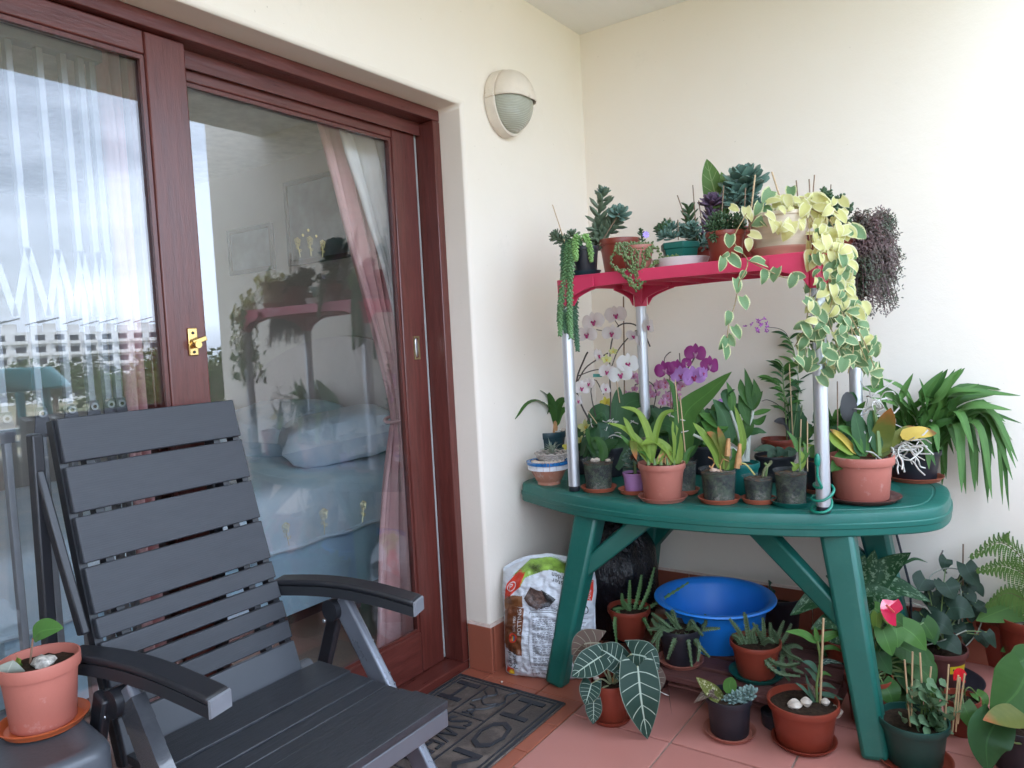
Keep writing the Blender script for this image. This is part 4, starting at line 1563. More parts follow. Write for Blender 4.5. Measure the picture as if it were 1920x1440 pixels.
class Plant:
    def __init__(s, root, C, rt, rb, h, d):
        s.root, s.C, s.rt, s.rb, s.h, s.d = root, Vector(C), rt, rb, h, d
        s.top = s.C + Vector((0, 0, h * .9))
        s.sc = d / FPX

    def px(s, x, y, dd=0): return at(x, y, s.d + dd)

    def leaf(s, pts, w, shape='lance', m_=None, up=None, fold=.18, n=12, base=None, wave=0, name='leaf'):
        """pts: photo points (x, y[, nearer/farther]) along the blade from its base to its tip"""
        P_ = [s.px(p[0], p[1], p[2] if len(p) > 2 else 0) for p in pts]
        if base is not None: P_ = [Vector(base)] + P_
        up = up if up is not None else Vector((0, 0, .75)) - FW * .7
        b = MB().leaf(P_, w, shape, up, fold, n, wave)
        return part(name, b, m_ or L_MID, s.root, sm=60)

    def stem(s, pts, r, m_=None, seg=6, n=14, name='stem', r1=None):
        P_ = spline([p if isinstance(p, Vector) else s.px(p[0], p[1], p[2] if len(p) > 2 else 0) for p in pts], n)
        rs = [r + ((r1 or r) - r) * i / n for i in range(n + 1)]
        return part(name, MB().tube(P_, rs, seg), m_ or STEMG, s.root)

    def stake(s, x0, y0, x1, y1, dd=0, r=.0021, m_=None):
        return part('stake', MB().tube([s.px(x0, y0, dd), s.px(x1, y1, dd)], r, 6), m_ or BAMB, s.root)


def fill_pot(root, C, rt, rb, h, m_, clear=False, rim=.17, soil=None, seg=36, square=0):
    e = max(.002, rt * .05)
    rr = lambda t: rb + (rt - rb) * t
    rim_r = rt
    wall = rt * .94
    body = lambda t: rb + (wall - rb) * t
    pr = [(rb * .6, 0.0), (rb * .96, 0.0), (rb, .003), (body(1 - rim), h * (1 - rim)), (rim_r * .985, h * (1 - rim) + .001), (rim_r, h * (1 - rim) + .004), (rim_r * 1.005, h - .003), (rim_r * .995, h), (rim_r - e, h), (rim_r - e * 1.3, h * .8), (body(.5) - e, h * .5)]
    if clear:
        pr = [(rb * .6, .0), (rb * .96, .0), (rb, .004), (body(.97), h * .97), (rim_r * 1.0, h * .975), (rim_r * 1.03, h * .985), (rim_r * 1.02, h), (rim_r * .96, h), (rim_r * .94, h * .95)]
        part('pot', MB().lathe(pr, C, seg), CLEAR, root, sm=50)
        k = .94
        part('potting_mix', MB().lathe([(rb * k, .004), (body(.86) * k, h * .86), (body(.86) * k * .8, h * .90), (.002, h * .91)], C, 28, wob=.05), CORE, root, sm=50)
    else:
        part('pot', MB().lathe(pr, C, seg), m_, root, sm=50)
    sv = MB()
    N_, R_ = 30, 9
    vs_, fs = [], []
    sl = h * (.88 if clear else .86)
    for i in range(R_ + 1):
        for k in range(N_):
            a = 2 * PI * k / N_
            r = (rim_r - e * 1.5) * (.96 if clear else .985) * i / R_
            z = sl + .0045 * noise.noise(Vector((r * 260 * math.cos(a), r * 260 * math.sin(a), C[1] * 9))) + h * .03 * noise.noise(Vector((r * 60 * math.cos(a), r * 60 * math.sin(a), C[0] * 7))) + .004 * (1 - (i / R_) ** 2)
            vs_.append(Vector(C) + Vector((r * math.cos(a), r * math.sin(a), z)))
    for i in range(R_):
        for k in range(N_):
            k2 = (k + 1) % N_
            fs.append((i * N_ + k, (i + 1) * N_ + k, (i + 1) * N_ + k2, i * N_ + k2))
    part('soil', sv.add(vs_, fs), soil or SOIL, root)


def potted(name, label, px, ybot, wtop, wbot, ytop, z, m_, clear=False, cat='potted plant', saucer=None, soil=None, rim=.17, pot=True, group=None, wantC=None):
    """a pot whose base front is seen at (px, ybot) on the level z; widths in photo pixels.
    saucer: (width in pixels, material, label)"""
    zb = z + (.006 if saucer else 0)
    B = on_z(px, ybot, zb)
    for _ in range(3):
        sc = depth(B) / FPX
        rb = wbot / 2 * sc
        C = B + HD * rb
        sc = depth(C) / FPX
        rb = wbot / 2 * sc
        C = B + HD * rb
    rt = wtop / 2 * sc
    fp_ = C - HD * rt
    d = ray(px, ytop)
    t_ = (fp_ - CAM).dot(HD) / d.dot(HD)
    h = (CAM + d * t_).z - zb
    root = thing(name, label, cat, C, group)
    if pot: fill_pot(root, C, rt, rb, h, m_, clear, rim, soil)
    p = Plant(root, C, rt, rb, h, depth(C))
    if saucer:
        w, sm_, sl = saucer
        add_saucer(C, w / 2 * sc, z, sm_, sl)
    return p


def add_saucer(C, r, z, m_, label, hh=.016):
    c = Vector((C.x, C.y, z + .0008))
    pr = [(r * .80, 0), (r * .86, 0), (r * .93, hh * .6), (r * .99, hh * .8), (r, hh), (r * .96, hh), (r * .90, hh * .65), (r * .84, .0042), (r * .3, .004)]
    solo('saucer', MB().lathe(pr, c, 40), m_, label, 'saucer', c, 'plant saucers', sm=50)


def on_shelf(name, label, px, Yv, wtop, wbot, ytop, m_, saucer=None, cat='potted plant', clear=False, rim=.17, z=None):
    z = SZ + .0015 if z is None else z
    C = on_y(px, 480, Yv); C.z = z + (.006 if saucer else 0)
    sc = depth(C) / FPX
    rt, rb = wtop / 2 * sc, wbot / 2 * sc
    fp_ = C - HD * rt
    d = ray(px, ytop)
    h = (CAM + d * ((fp_ - CAM).dot(HD) / d.dot(HD))).z - C.z
    h = max(.03, h)
    root = thing(name, label, cat, C)
    fill_pot(root, C, rt, rb, h, m_, clear, rim)
    if saucer: add_saucer(C, saucer[0] / 2 * sc, z, saucer[1], saucer[2])
    return Plant(root, C, rt, rb, h, depth(C))


def rosette(p, c, r, n, m_, tilt=.5, layers=4, name='rosette', axis=None, fat=.16, lw=.46):
    """fleshy leaves spiralling round an axis, each a small plump blade"""
    b = MB()
    axis = (axis or Vector((0, 0, 1))).normalized()
    X_ = axis.orthogonal().normalized(); Y_ = axis.cross(X_)
    for i in range(n):
        t = i / n
        a = i * 2.399
        el = rad(2 + 66 * t ** 1.4)
        ln = r * (1 - .5 * t ** 1.5)
        d = (X_ * math.cos(a) + Y_ * math.sin(a)) * math.cos(el) + axis * math.sin(el)
        q = Vector(c) + axis * (r * .35 * t)
        s = d.cross(axis).normalized()
        nn = s.cross(d)
        w = ln * lw
        # plump pointed leaf: six cross points in four rings
        rings = [(.05, .35), (.35, .75), (.7, 1.0), (.9, .72), (1.0, .05)]
        vs_, fs = [], []
        for (u, wk) in rings:
            for k in range(6):
                an = 2 * PI * k / 6
                vs_.append(q + d * ln * u + s * math.cos(an) * w * wk * .5 + nn * (math.sin(an) * w * wk * fat + .22 * ln * u * u - .05 * ln * math.cos(2 * an) * wk))
        for k_ in range(len(rings) - 1):
            for k in range(6):
                k2 = (k + 1) % 6
                fs.append((k_ * 6 + k, k_ * 6 + k2, (k_ + 1) * 6 + k2, (k_ + 1) * 6 + k))
        b.add(vs_, fs)
    return part(name, b, m_, p.root, sm=60)


def leafy_stem(p, pts, m_, nl, ll, lw, stem_r=.003, stem_m=None, fat=.3, start=.1, droop=0, name='leafy_stem', n=20):
    """a stem closely set with small plump leaves all round (sedum, crassula)"""
    P_ = spline([q if isinstance(q, Vector) else p.px(*q) for q in pts], n)
    b = MB().tube(P_, stem_r, 5)
    for i in range(nl):
        t = start + (1 - start) * i / max(1, nl - 1)
        g = t * n; k = min(int(g), n - 1)
        q = P_[k].lerp(P_[k + 1], g - k)
        ax = (P_[k + 1] - P_[k]).normalized()
        a = i * 2.399
        X_ = ax.orthogonal().normalized(); Y_ = ax.cross(X_)
        o_ = X_ * math.cos(a) + Y_ * math.sin(a)
        d = (o_ * .85 + ax * (.5 + .3 * t) + Vector((0, 0, droop))).normalized()
        ln = ll * random.uniform(.8, 1.1) * (1 - .35 * max(0, t - .8) / .2)
        s = d.cross(ax); s = s.normalized() if s.length > 1e-4 else o_
        nn = s.cross(d)
        vs_, fs = [], []
        for (u, wk) in ((0, .3), (.4, .9), (.75, .85), (1, .12)):
            for kk in range(5):
                an = 2 * PI * kk / 5
                vs_.append(q + d * ln * u + s * math.cos(an) * lw * wk * .5 + nn * math.sin(an) * lw * wk * fat)
        for r_ in range(3):
            for kk in range(5):
                k2 = (kk + 1) % 5
                fs.append((r_ * 5 + kk, r_ * 5 + k2, (r_ + 1) * 5 + k2, (r_ + 1) * 5 + kk))
        fs.append((15, 16, 17, 18, 19))
        b.add(vs_, fs)
    return part(name, b, m_, p.root, sm=60)


def pebbles(p, spots, m_=None, r=.012):
    for (x, y) in spots:
        b = MB().blob(p.px(x, y, -.01), (r * random.uniform(.8, 1.4), r * random.uniform(.8, 1.3), r * .7), 9, 6, wob=.5, seed=x)
        part('stone', b, m_ or STONE, p.root)


def roots(p, spots, n, spread, m_=None, r=.0024, name='aerial_roots'):
    b = MB()
    for k in range(n):
        x0, y0 = random.choice(spots)
        pts = [Vector(p.px(x0, y0))]
        d = Vector((random.gauss(0, 1), random.gauss(0, 1), random.gauss(0, .5))).normalized()
        for _ in range(4):
            d = (d + Vector((random.gauss(0, .6), random.gauss(0, .6), random.gauss(0, .5) - .15))).normalized()
            pts.append(pts[-1] + d * spread * random.uniform(.2, .4))
        b.tube(spline(pts, 12), r * random.uniform(.7, 1.2), 5)
    return part(name, b, m_ or ROOTW, p.root)


# orchid flower: shared petal meshes, one object for each flower and each of its petals
def unit_petal(shape, w, fold, cup):
    b = MB().leaf([(0, 0, 0), (0, .35, cup * .6), (0, .7, cup * .7), (0, 1, 0)], w, shape, Vector((0, 0, 1)), fold, 9, 0)
    me = b.mesh('petal'); smooth(me, 80)
    return me


FLM = {}


def petalmat(name, c, c2, edge=0):
    t = NT(name)
    uv = t.n('TexCoord').outputs['UV']
    sep = t.n('SeparateXYZ'); t.l(uv, sep.inputs[0])
    s = t.math('ABSOLUTE', t.math('MULTIPLY', t.math('SUBTRACT', sep.outputs[0], .5), 2))
    g = t.math('ADD', t.math('MULTIPLY', t.ramp(sep.outputs[1], .0, .75), .7), t.math('MULTIPLY', t.noise(8, 3, .6), .3), True)
    col = t.mix(g, c2, c)
    vein = t.math('FRACT', t.math('MULTIPLY', sep.outputs[0], 13))
    col = t.mix(t.math('MULTIPLY', t.math('LESS_THAN', vein, .14), .14), col, c2)
    t.col(col)
    t.b.inputs['Roughness'].default_value = .5
    tr = t.n('BsdfTranslucent'); t.l(col, tr.inputs['Color'])
    ms = t.n('MixShader'); ms.inputs[0].default_value = .3
    t.l(t.b.outputs[0], ms.inputs[1]); t.l(tr.outputs[0], ms.inputs[2]); t.l(ms.outputs[0], t.out.inputs['Surface'])
    return t.m


FK = {
    'white': (petalmat('white_petal', (.80, .79, .78), (.74, .74, .66)), mat('magenta_lip', (.36, .02, .13), .4)),
    'cream': (petalmat('cream_petal', (.70, .66, .62), (.68, .58, .56)), mat('magenta_lip', (.36, .02, .13), .4)),
    'purple': (petalmat('purple_petal', (.27, .012, .17), (.36, .05, .26)), mat('deep_lip', (.45, .22, .32), .4)),
    'violet': (petalmat('violet_petal', (.50, .22, .60), (.56, .30, .62)), mat('magenta_lip', (.36, .02, .13), .4)),
    'pink': (petalmat('pink_petal', (.62, .34, .50), (.55, .26, .40)), mat('rose_lip', (.55, .10, .18), .4)),
    'yellow': (petalmat('yellow_petal', (.70, .62, .10), (.62, .52, .06)), mat('gold_lip', (.62, .45, .04), .4)),
    'lemon': (petalmat('lemon_petal', (.66, .66, .30), (.58, .58, .18)), mat('gold_lip', (.62, .45, .04), .4)),
}
PETAL = {}
for kname, (pm, lm) in FK.items():
    big = unit_petal('petal', 1.25 if kname not in ('pink', 'lemon', 'yellow') else .75, .10, .18)
    sep_ = unit_petal('ovate', .62 if kname not in ('pink',) else .5, .12, .10)
    big.materials.append(pm); sep_.materials.append(pm)
    lb = MB()
    lb.blob((0, -.16, .16), (.13, .20, .10), 8, 6)
    lb.blob((.15, .02, .14), (.07, .12, .10), 7, 5)
    lb.blob((-.15, .02, .14), (.07, .12, .10), 7, 5)
    lme = lb.mesh('lip'); lme.materials.append(lm); smooth(lme, 60)
    cb = MB().blob((0, .05, .10), (.06, .08, .10), 8, 6)
    cme = cb.mesh('flower'); cme.materials.append(pm); smooth(cme, 60)
    PETAL[kname] = (big, sep_, lme, cme)


def flower(p, x, y, rpx, kind, dd=0, yaw=0, pitch=0, roll=0):
    big, sep_, lme, cme = PETAL[kind]
    c = p.px(x, y, dd)
    r = rpx * depth(c) / FPX
    o = bpy.data.objects.new('flower', cme)
    COL.objects.link(o)
    o.parent = p.root
    z = (-FW + RT * math.sin(rad(yaw)) * 1.2 + Vector((0, 0, math.sin(rad(pitch))))).normalized()
    y_ = (Vector((0, 0, 1)) - z * z.z).normalized()
    x_ = y_.cross(z)
    M4 = Matrix((x_ * r, y_ * r, z * r)).transposed().to_4x4() @ Matrix.Rotation(rad(roll), 4, 'Z')
    M4.translation = c - Vector(ORIG[p.root.name])
    o.matrix_local = M4
    for nm, me, ang, sc, zo in (('petal', big, 78, 1.0, .04), ('petal', big, -78, 1.0, .04), ('sepal', sep_, 0, .95, 0), ('sepal', sep_, 128, .88, 0), ('sepal', sep_, -128, .88, 0), ('lip', lme, 0, 1, 0)):
        q = bpy.data.objects.new(nm, me)
        COL.objects.link(q)
        q.parent = o
        tilt = random.uniform(-6, 10)
        q.matrix_local = Matrix.Translation((0, 0, zo)) @ Matrix.Rotation(rad(ang), 4, 'Z') @ Matrix.Rotation(rad(tilt if nm != 'lip' else 0), 4, 'X') @ Matrix.Diagonal((sc, sc, sc, 1))
    return o

# ================================================================== PLANTS ON THE TABLE
T = TZ + .0006
OR = 'potted_orchid'
# left end
p = potted(OR, 'flowerless orchid with long curved leaves in dark pot at the left table end', 1034, 884, 62, 50, 812, T, DTEAL, soil=BARKS)
p.leaf([(1038, 800), (1028, 762, -.04), (1003, 748, -.12), (980, 757, -.19), (966, 786, -.25)], .058, 'strap', L_MID, fold=.25)
p.leaf([(1039, 798), (1035, 760, -.02), (1024, 738, -.05), (1005, 727, -.10)], .040, 'strap', L_MID)
p.leaf([(1040, 798), (1044, 768), (1053, 752), (1064, 751)], .042, 'strap', L_MID)
p.leaf([(1040, 800), (1050, 775), (1066, 764)], .036, 'strap', L_GREEN)
p.stem([(1040, 812), (1041, 798), (1039, 780)], .014, HUSK, r1=.008, name='husk')
p.stake(1029, 800, 1027, 696, .02)
pebbles(p, [(1056, 806), (1024, 807)])
roots(p, [(1040, 803), (1046, 804)], 8, .05)

MOS = thing('mosaic_bowl', 'terracotta bowl with blue and white mosaic rim at the left table end', 'bowl', on_z(1031, 900, T))
C = on_z(1031, 911, T) + HD * .05
sc = depth(C) / FPX
rB = 40 * sc
part('bowl', MB().lathe([(.030, 0), (.046, 0), (.046, .012), (.052, .018), (rB * .80, .052), (rB * .90, .066), (rB * .9, .09), (rB * .86, .09), (rB * .8, .07)], C, 40), mat('bare_clay', (.40, .17, .11), .7, .15, 14, .2, 80, grime=((.5, .42, .38), 20, .55)), MOS)
BLUET = mat('blue_glass_tile', (.02, .16, .42), .2, .2, 30)
WHT = mat('white_tile', (.68, .70, .74), .3, .06, 30)
for k in range(40):
    a0 = 2 * PI * k / 40
    for (r0, r1, z0, z1, mm, nm) in ((rB * .985, rB, .082, .094, BLUET, 'blue_tile'), (rB * .925, rB * .955, .062, .080, WHT, 'white_tile')):
        aa, ab = a0 + .012, a0 + 2 * PI / 40 - .012
        if nm == 'white_tile' and k % 2: continue
        if nm == 'white_tile': ab = a0 + 4 * PI / 40 - .012
        rr0, rr1 = (r0 - .012, r0)
        f = lambda a, r, z: C + Vector((math.cos(a) * r, math.sin(a) * r, z))
        part(nm, MB().hexa([f(aa, rr0, z0), f(ab, rr0, z0), f(ab, r1, z0), f(aa, r1, z0)], [f(aa, rr0, z1), f(ab, rr0, z1), f(ab, r1 + .002, z1), f(aa, r1 + .002, z1)]), mm, MOS, sm=0)
part('soil', MB().lathe([(rB * .84, .070), (rB * .84, .080), (rB * .4, .086), (.002, .088)], C, 24, wob=.05), BARKS, MOS)
for k in range(9):
    a = -2.4 + k * .32
    q = C + Vector((math.cos(a) * rB * .66, math.sin(a) * rB * .66, .092))
    part('stone', MB().blob(q, (.013, .010, .008), 9, 6, wob=.5, seed=k), STONE, MOS)
WK = mat('grey_wicker', (.42, .38, .34), .8, .25, 60)
bkC = C + Vector((.012, .012, .089))
bask = thing('wicker_basket', 'small grey wicker basket holding an air plant on the mosaic bowl', 'basket', bkC)
for j in range(4):
    r = .046 + .006 * j
    pts = [bkC + Vector((math.cos(a) * (r + .0025 * math.sin(a * 13 + j * PI)), math.sin(a) * (r + .0025 * math.sin(a * 13 + j * PI)), .006 + .009 * j + .002 * math.sin(a * 13 + j))) for a in [2 * PI * k / 64 for k in range(65)]]
    part('wicker_strand', MB().tube(pts, .0048, 6), WK, bask)
part('basket_bottom', MB().lathe([(.044, 0), (.047, .004), (.040, .022), (.002, .024)], bkC, 24), BARKS, bask)
airC = bkC + Vector((0, 0, .03))
air = thing('air_plant', 'silvery spiky air plant sitting in the wicker basket', 'plant', airC)
AIRM = leafmat('leaf_silver_spike', (.20, .25, .19), (.33, .37, .29), .6, .1)
for k in range(34):
    a = k * 2.399; el = rad(10 + 70 * k / 34)
    d = Vector((math.cos(a) * math.cos(el), math.sin(a) * math.cos(el), math.sin(el)))
    ln = random.uniform(.040, .062)
    mid = airC + d * ln * .5 + Vector((0, 0, .006))
    part('leaf', MB().leaf([airC, mid, airC + d * ln + Vector((0, 0, random.uniform(-.012, .01)))], .006, 'lance', Vector((0, 0, 1)), .5, 5, cross=3), AIRM, air)

# clear pot, first from the left
p = potted(OR, 'single short leaf in a clear pot next to the left shelf leg', 1126, 921, 63, 50, 866, T, None, True, saucer=(68, SAUCR, 'red saucer under the clear pot beside the left shelf leg'), soil=BARKS)
p.leaf([(1130, 865), (1131, 845), (1124, 828), (1113, 820)], .034, 'strap', L_MID)
pebbles(p, [(1112, 863), (1140, 864), (1119, 862)], r=.011)
# lilac pot
p = potted('potted_succulent', 'small lilac pot with a bushy grey green succulent on the table', 1192, 924, 41, 33, 889, T, LILAC, saucer=(60, SAUCR, 'red saucer under the small lilac pot'))
for k in range(9):
    a = k * 2.4
    x = 1190 + 13 * math.cos(a); y = 862 + 12 * math.sin(a)
    rosette(p, p.px(x, y, random.uniform(-.02, .02)), .026, 12, ECHEV, axis=Vector((math.cos(a) * .6, -.3, .8)))
p.stem([(1191, 888), (1190, 865)], .006, STEMG)
# terracotta with lime straps
p = potted(OR, 'lime green strap-leaved orchid in terracotta pot, front of the table', 1250, 941, 88, 68, 874, T, TERRA, saucer=(92, TERRA, 'terracotta saucer under the lime strap-leaved orchid'), soil=BARKS)
for pts, w, mm in (([(1226, 868), (1208, 838), (1172, 806), (1138, 793, -.04)], .026, L_LIME), ([(1224, 868), (1216, 815), (1196, 775), (1164, 763, -.03)], .028, L_LIME), ([(1222, 868), (1230, 812), (1244, 778), (1272, 768)], .022, L_LIME),
                   ([(1268, 870), (1250, 842), (1226, 828), (1202, 834, -.05)], .036, L_LIME), ([(1270, 870), (1270, 832), (1261, 790)], .036, L_LIME), ([(1214, 866), (1192, 832), (1178, 800), (1169, 782)], .022, L_LIME),
                   ([(1220, 866), (1210, 850), (1185, 838), (1160, 812)], .022, L_GREEN), ([(1232, 870), (1244, 846), (1240, 830)], .020, L_LIME), ([(1216, 868), (1219, 850), (1214, 838)], .026, L_LIME),
                   ([(1262, 870), (1270, 790), (1262, 730), (1249, 710)], .022, L_MID), ([(1285, 870), (1290, 850), (1305, 835)], .02, L_GREEN), ([(1256, 872), (1262, 850), (1255, 842)], .018, L_LIME)):
    p.leaf(pts, w, 'strap', mm, fold=.35)
p.leaf([(1212, 860), (1190, 828), (1188, 838, -.03), (1193, 862, -.05)], .026, 'strap', L_OLIVE)
for x in (1238, 1250): p.leaf([(x, 872), (x + 2, 855), (x + 5, 848)], .018, 'strap', mat('dry_sheath', (.42, .23, .08), .7, .3))
for k in range(5): p.stem([(1216 + k * 12, 872), (1214 + k * 12, 858)], .007, STEMG, r1=.003, name='pseudobulb')
p.stake(1279, 872, 1266, 712, .0); p.stake(1287, 870, 1275, 742, .01)
# clear pot behind it, with the one big leaf
p = potted(OR, 'orchid with one very large leaf in a clear pot behind terracotta', 1288, 925, 52, 42, 866, T, None, True, saucer=(58, SAUCR, 'red saucer behind the front terracotta pot'), soil=BARKS)
p.leaf([(1283, 862), (1278, 815), (1288, 772), (1330, 735, -.04), (1372, 697, -.08)], .098, 'ovate', L_GREEN, up=-FW + Vector((-.3, 0, .5)), n=16)
p.leaf([(1283, 862), (1270, 815), (1245, 796), (1215, 812)], .07, 'strap', L_DARK)
p.leaf([(1284, 862), (1300, 820), (1330, 800), (1345, 828)], .06, 'strap', L_DARK)
roots(p, [(1290, 790), (1300, 800)], 5, .06)
# clear pot with husks
p = potted(OR, 'orchid with orange dry husks and yellow green leaves in clear pot', 1357, 943, 70, 58, 884, T, None, True, saucer=(78, SAUCR, 'red saucer under the orchid with orange husks'), soil=BARKS)
for pts, w, mm in (([(1352, 880), (1340, 848), (1320, 818), (1299, 792)], .034, L_LIME), ([(1356, 880), (1356, 850), (1340, 822), (1325, 810)], .036, L_OLIVE), ([(1358, 880), (1356, 840), (1346, 800)], .030, L_OLIVE),
                   ([(1370, 880), (1392, 838), (1388, 800), (1377, 760)], .024, L_LIME), ([(1362, 884), (1360, 862), (1352, 848)], .022, L_LIME), ([(1366, 882), (1378, 862), (1374, 840)], .026, L_GREEN)):
    p.leaf(pts, w, 'strap', mm, fold=.3)
for x, y0, y1 in ((1364, 855, 822), (1385, 872, 832), (1382, 878, 850)):
    p.stem([(x, y0, -.02), (x + 1, (y0 + y1) / 2, -.02), (x + 2, y1, -.02)], .010, HUSK, r1=.006, name='husk')
pebbles(p, [(1338, 882), (1347, 885)], mat('shell_pink', (.62, .42, .32), .5), .013)
roots(p, [(1340, 868), (1350, 872)], 6, .04, HUSK)
# teal pot with dendrobium
p = potted(OR, 'tall leafy cane orchid in teal pot behind the husk orchid', 1400, 929, 66, 50, 872, T, TEAL, soil=BARKS)
for pts in ([(1402, 865), (1405, 815), (1412, 770)], [(1398, 865), (1400, 830), (1375, 800, .02), (1366, 795, .02)], [(1394, 865), (1386, 820), (1370, 770)], [(1390, 866), (1375, 842), (1345, 835), (1300, 815)]):
    p.stem(pts, .007, mat('silver_cane', (.42, .44, .38), .6, .2), r1=.005, name='cane')
for pts, w, mm in (([(1412, 772), (1406, 735), (1396, 690)], .036, L_MID), ([(1412, 770), (1418, 740), (1413, 710)], .034, L_MID), ([(1412, 765), (1420, 748), (1430, 733)], .026, L_MID), ([(1410, 768), (1392, 735), (1388, 710)], .034, L_MID),
                   ([(1410, 778), (1430, 772), (1446, 768)], .024, L_GREEN), ([(1406, 790), (1422, 792), (1437, 778)], .030, L_MID), ([(1404, 815), (1420, 808), (1438, 812)], .030, L_DARK), ([(1370, 772), (1360, 740), (1378, 730)], .034, L_DARK),
                   ([(1366, 800), (1340, 790), (1310, 775)], .066, L_GREEN), ([(1366, 800), (1335, 805), (1314, 790)], .06, L_GREEN), ([(1372, 830), (1358, 780), (1336, 748)], .075, L_DARK), ([(1372, 830), (1352, 790), (1330, 770)], .06, L_DARK),
                   ([(1410, 800), (1396, 770), (1385, 740)], .05, L_MID), ([(1370, 775), (1372, 745), (1362, 715)], .03, L_GREEN), ([(1384, 830), (1400, 800), (1404, 770)], .05, L_MID)):
    p.leaf(pts, w, 'lance', mm)
# small clear pot with a dry stub
p = potted(OR, 'knobbly leafless orchid stub in the smallest clear pot', 1431, 943, 58, 48, 897, T, None, True, saucer=(64, SAUCR, 'red saucer under the smallest clear pot'), soil=BARKS)
p.stem([(1430, 895), (1434, 880), (1445, 868), (1444, 864)], .005, mat('knobbly_stub', (.16, .17, .08), .7, .5, 60, .8, 200), name='stub')
p.stem([(1436, 893), (1438, 876), (1434, 868)], .004, STEMG, name='stub')
p.stem([(1415, 890), (1400, 872), (1390, 868)], .003, mat('yellow_root', (.45, .38, .12), .6), name='root')
# clear pot with two canes
p = potted(OR, 'young shoots tied to two canes in the right-hand clear pot', 1494, 949, 63, 52, 886, T, None, True, saucer=(74, SAUCG, 'dark green saucer under the clear pot with two canes'), soil=BARKS)
p.stake(1499, 884, 1502, 786); p.stake(1514, 884, 1514, 790)
for pts, w in (([(1500, 884), (1506, 862), (1500, 842)], .018), ([(1498, 850), (1490, 828), (1474, 806)], .022), ([(1502, 870), (1512, 846), (1506, 828)], .02), ([(1487, 884), (1490, 874), (1482, 866)], .018), ([(1488, 884), (1494, 874), (1500, 868)], .016)):
    p.leaf(pts, w, 'lance', L_LIME if w < .019 else L_GREEN)
p.stem([(1500, 884), (1499, 850), (1500, 820)], .004, STEMG)
# big right terracotta pot
p = potted(OR, 'old orchid with mottled leaves and pale roots in big dusty pink pot', 1639, 943, 114, 93, 862, T, TERRAP, saucer=(136, SAUCB, 'dark brown saucer under the big dusty pink pot'), soil=BARKS, rim=.2)
for pts, w, mm in (([(1645, 858), (1652, 820), (1670, 765, -.05)], .070, L_OLIVE), ([(1618, 855), (1612, 815), (1602, 772)], .062, L_DARK), ([(1612, 858), (1592, 855), (1558, 884, -.06)], .062, L_MID), ([(1622, 850), (1600, 815), (1570, 800)], .04, L_GREEN),
                   ([(1650, 850), (1640, 800), (1632, 770)], .06, L_DARK), ([(1620, 856), (1622, 820), (1630, 800)], .03, L_GREEN), ([(1600, 850), (1570, 830), (1552, 812)], .05, L_LIME), ([(1605, 850), (1580, 822), (1556, 805)], .03, L_YELL),
                   ([(1640, 850), (1690, 815), (1715, 800)], .04, L_OLIVE)):
    p.leaf(pts, w, 'strap', mm)
p.leaf([(1690, 820, -.02), (1720, 812, -.03), (1756, 812, -.04)], .050, 'strap', L_YELL)
roots(p, [(1672, 842), (1690, 836), (1705, 838), (1680, 850)], 34, .10)
roots(p, [(1634, 745), (1650, 765), (1640, 780)], 16, .08)
p.stem([(1648, 855), (1645, 810), (1638, 760)], .011, STEMG, r1=.006, name='cane')
p.leaf([(1588, 790, .06), (1590, 765, .06), (1588, 735, .06)], .058, 'round', mat('blackish_leaf', (.03, .03, .03), .5), up=-FW)
p.stake(1571, 850, 1570, 715, .05, m_=DKSTK)
# strap-leaved orchid at the right end
p = potted(OR, 'large fountain of strappy green leaves in black pot, right table end', 1735, 903, 92, 74, 850, T, BLK, saucer=(100, SAUCR, 'terracotta saucer under the black pot at the right table end'), soil=BARKS)
TIPS = [(1648, 676, 1658, 760), (1712, 700, 1690, 750), (1777, 692, 1745, 740), (1809, 690, 1770, 730), (1828, 708, 1785, 740), (1885, 731, 1800, 728), (1901, 742, 1810, 735), (1897, 769, 1820, 762), (1916, 794, 1830, 770), (1906, 804, 1840, 775),
        (1913, 838, 1835, 770), (1905, 878, 1850, 765), (1919, 912, 1850, 775), (1892, 958, 1868, 790), (1853, 932, 1845, 790), (1828, 922, 1815, 800), (1811, 926, 1792, 800), (1774, 898, 1765, 800), (1723, 930, 1722, 830), (1786, 770, 1750, 790),
        (1622, 724, 1665, 735), (1667, 712, 1695, 735), (1676, 750, 1690, 790), (1745, 720, 1730, 750), (1758, 760, 1740, 775), (1700, 770, 1710, 780), (1870, 745, 1800, 742), (1790, 700, 1760, 745), (1742, 880, 1735, 810), (1865, 860, 1830, 775), (1838, 850, 1800, 780),
        (1880, 905, 1850, 790), (1800, 860, 1775, 790), (1760, 850, 1750, 800), (1895, 850, 1845, 760), (1842, 735, 1790, 740), (1630, 745, 1680, 760), (1860, 935, 1835, 800)]
TIPS += [(a_ + random.uniform(-22, 14), b_ + random.uniform(-16, 16), c_2 + random.uniform(-14, 8), d_2 + random.uniform(-10, 12)) for a_, b_, c_2, d_2 in TIPS[2:36]]
for i, (tx, ty, mx_, my_) in enumerate(TIPS):
    dd = random.uniform(-.20, .05)
    bx_ = 1722 + random.uniform(-26, 34)
    p.leaf([(bx_, 852), ((bx_ + mx_) / 2 + random.uniform(-8, 8), (830 + my_) / 2 - 6 + random.uniform(-8, 8), dd * .4), (mx_, my_, dd * .8), (tx, ty, dd)], random.uniform(.024, .040), 'strap', random.choice((L_STRAP, L_STRAP, L_GREEN, L_MID)), fold=.28, n=16)
p.leaf([(1690, 850), (1688, 810), (1683, 780), (1675, 748)], .022, 'strap', L_GREEN)
roots(p, [(1700, 790), (1712, 795)], 8, .09)

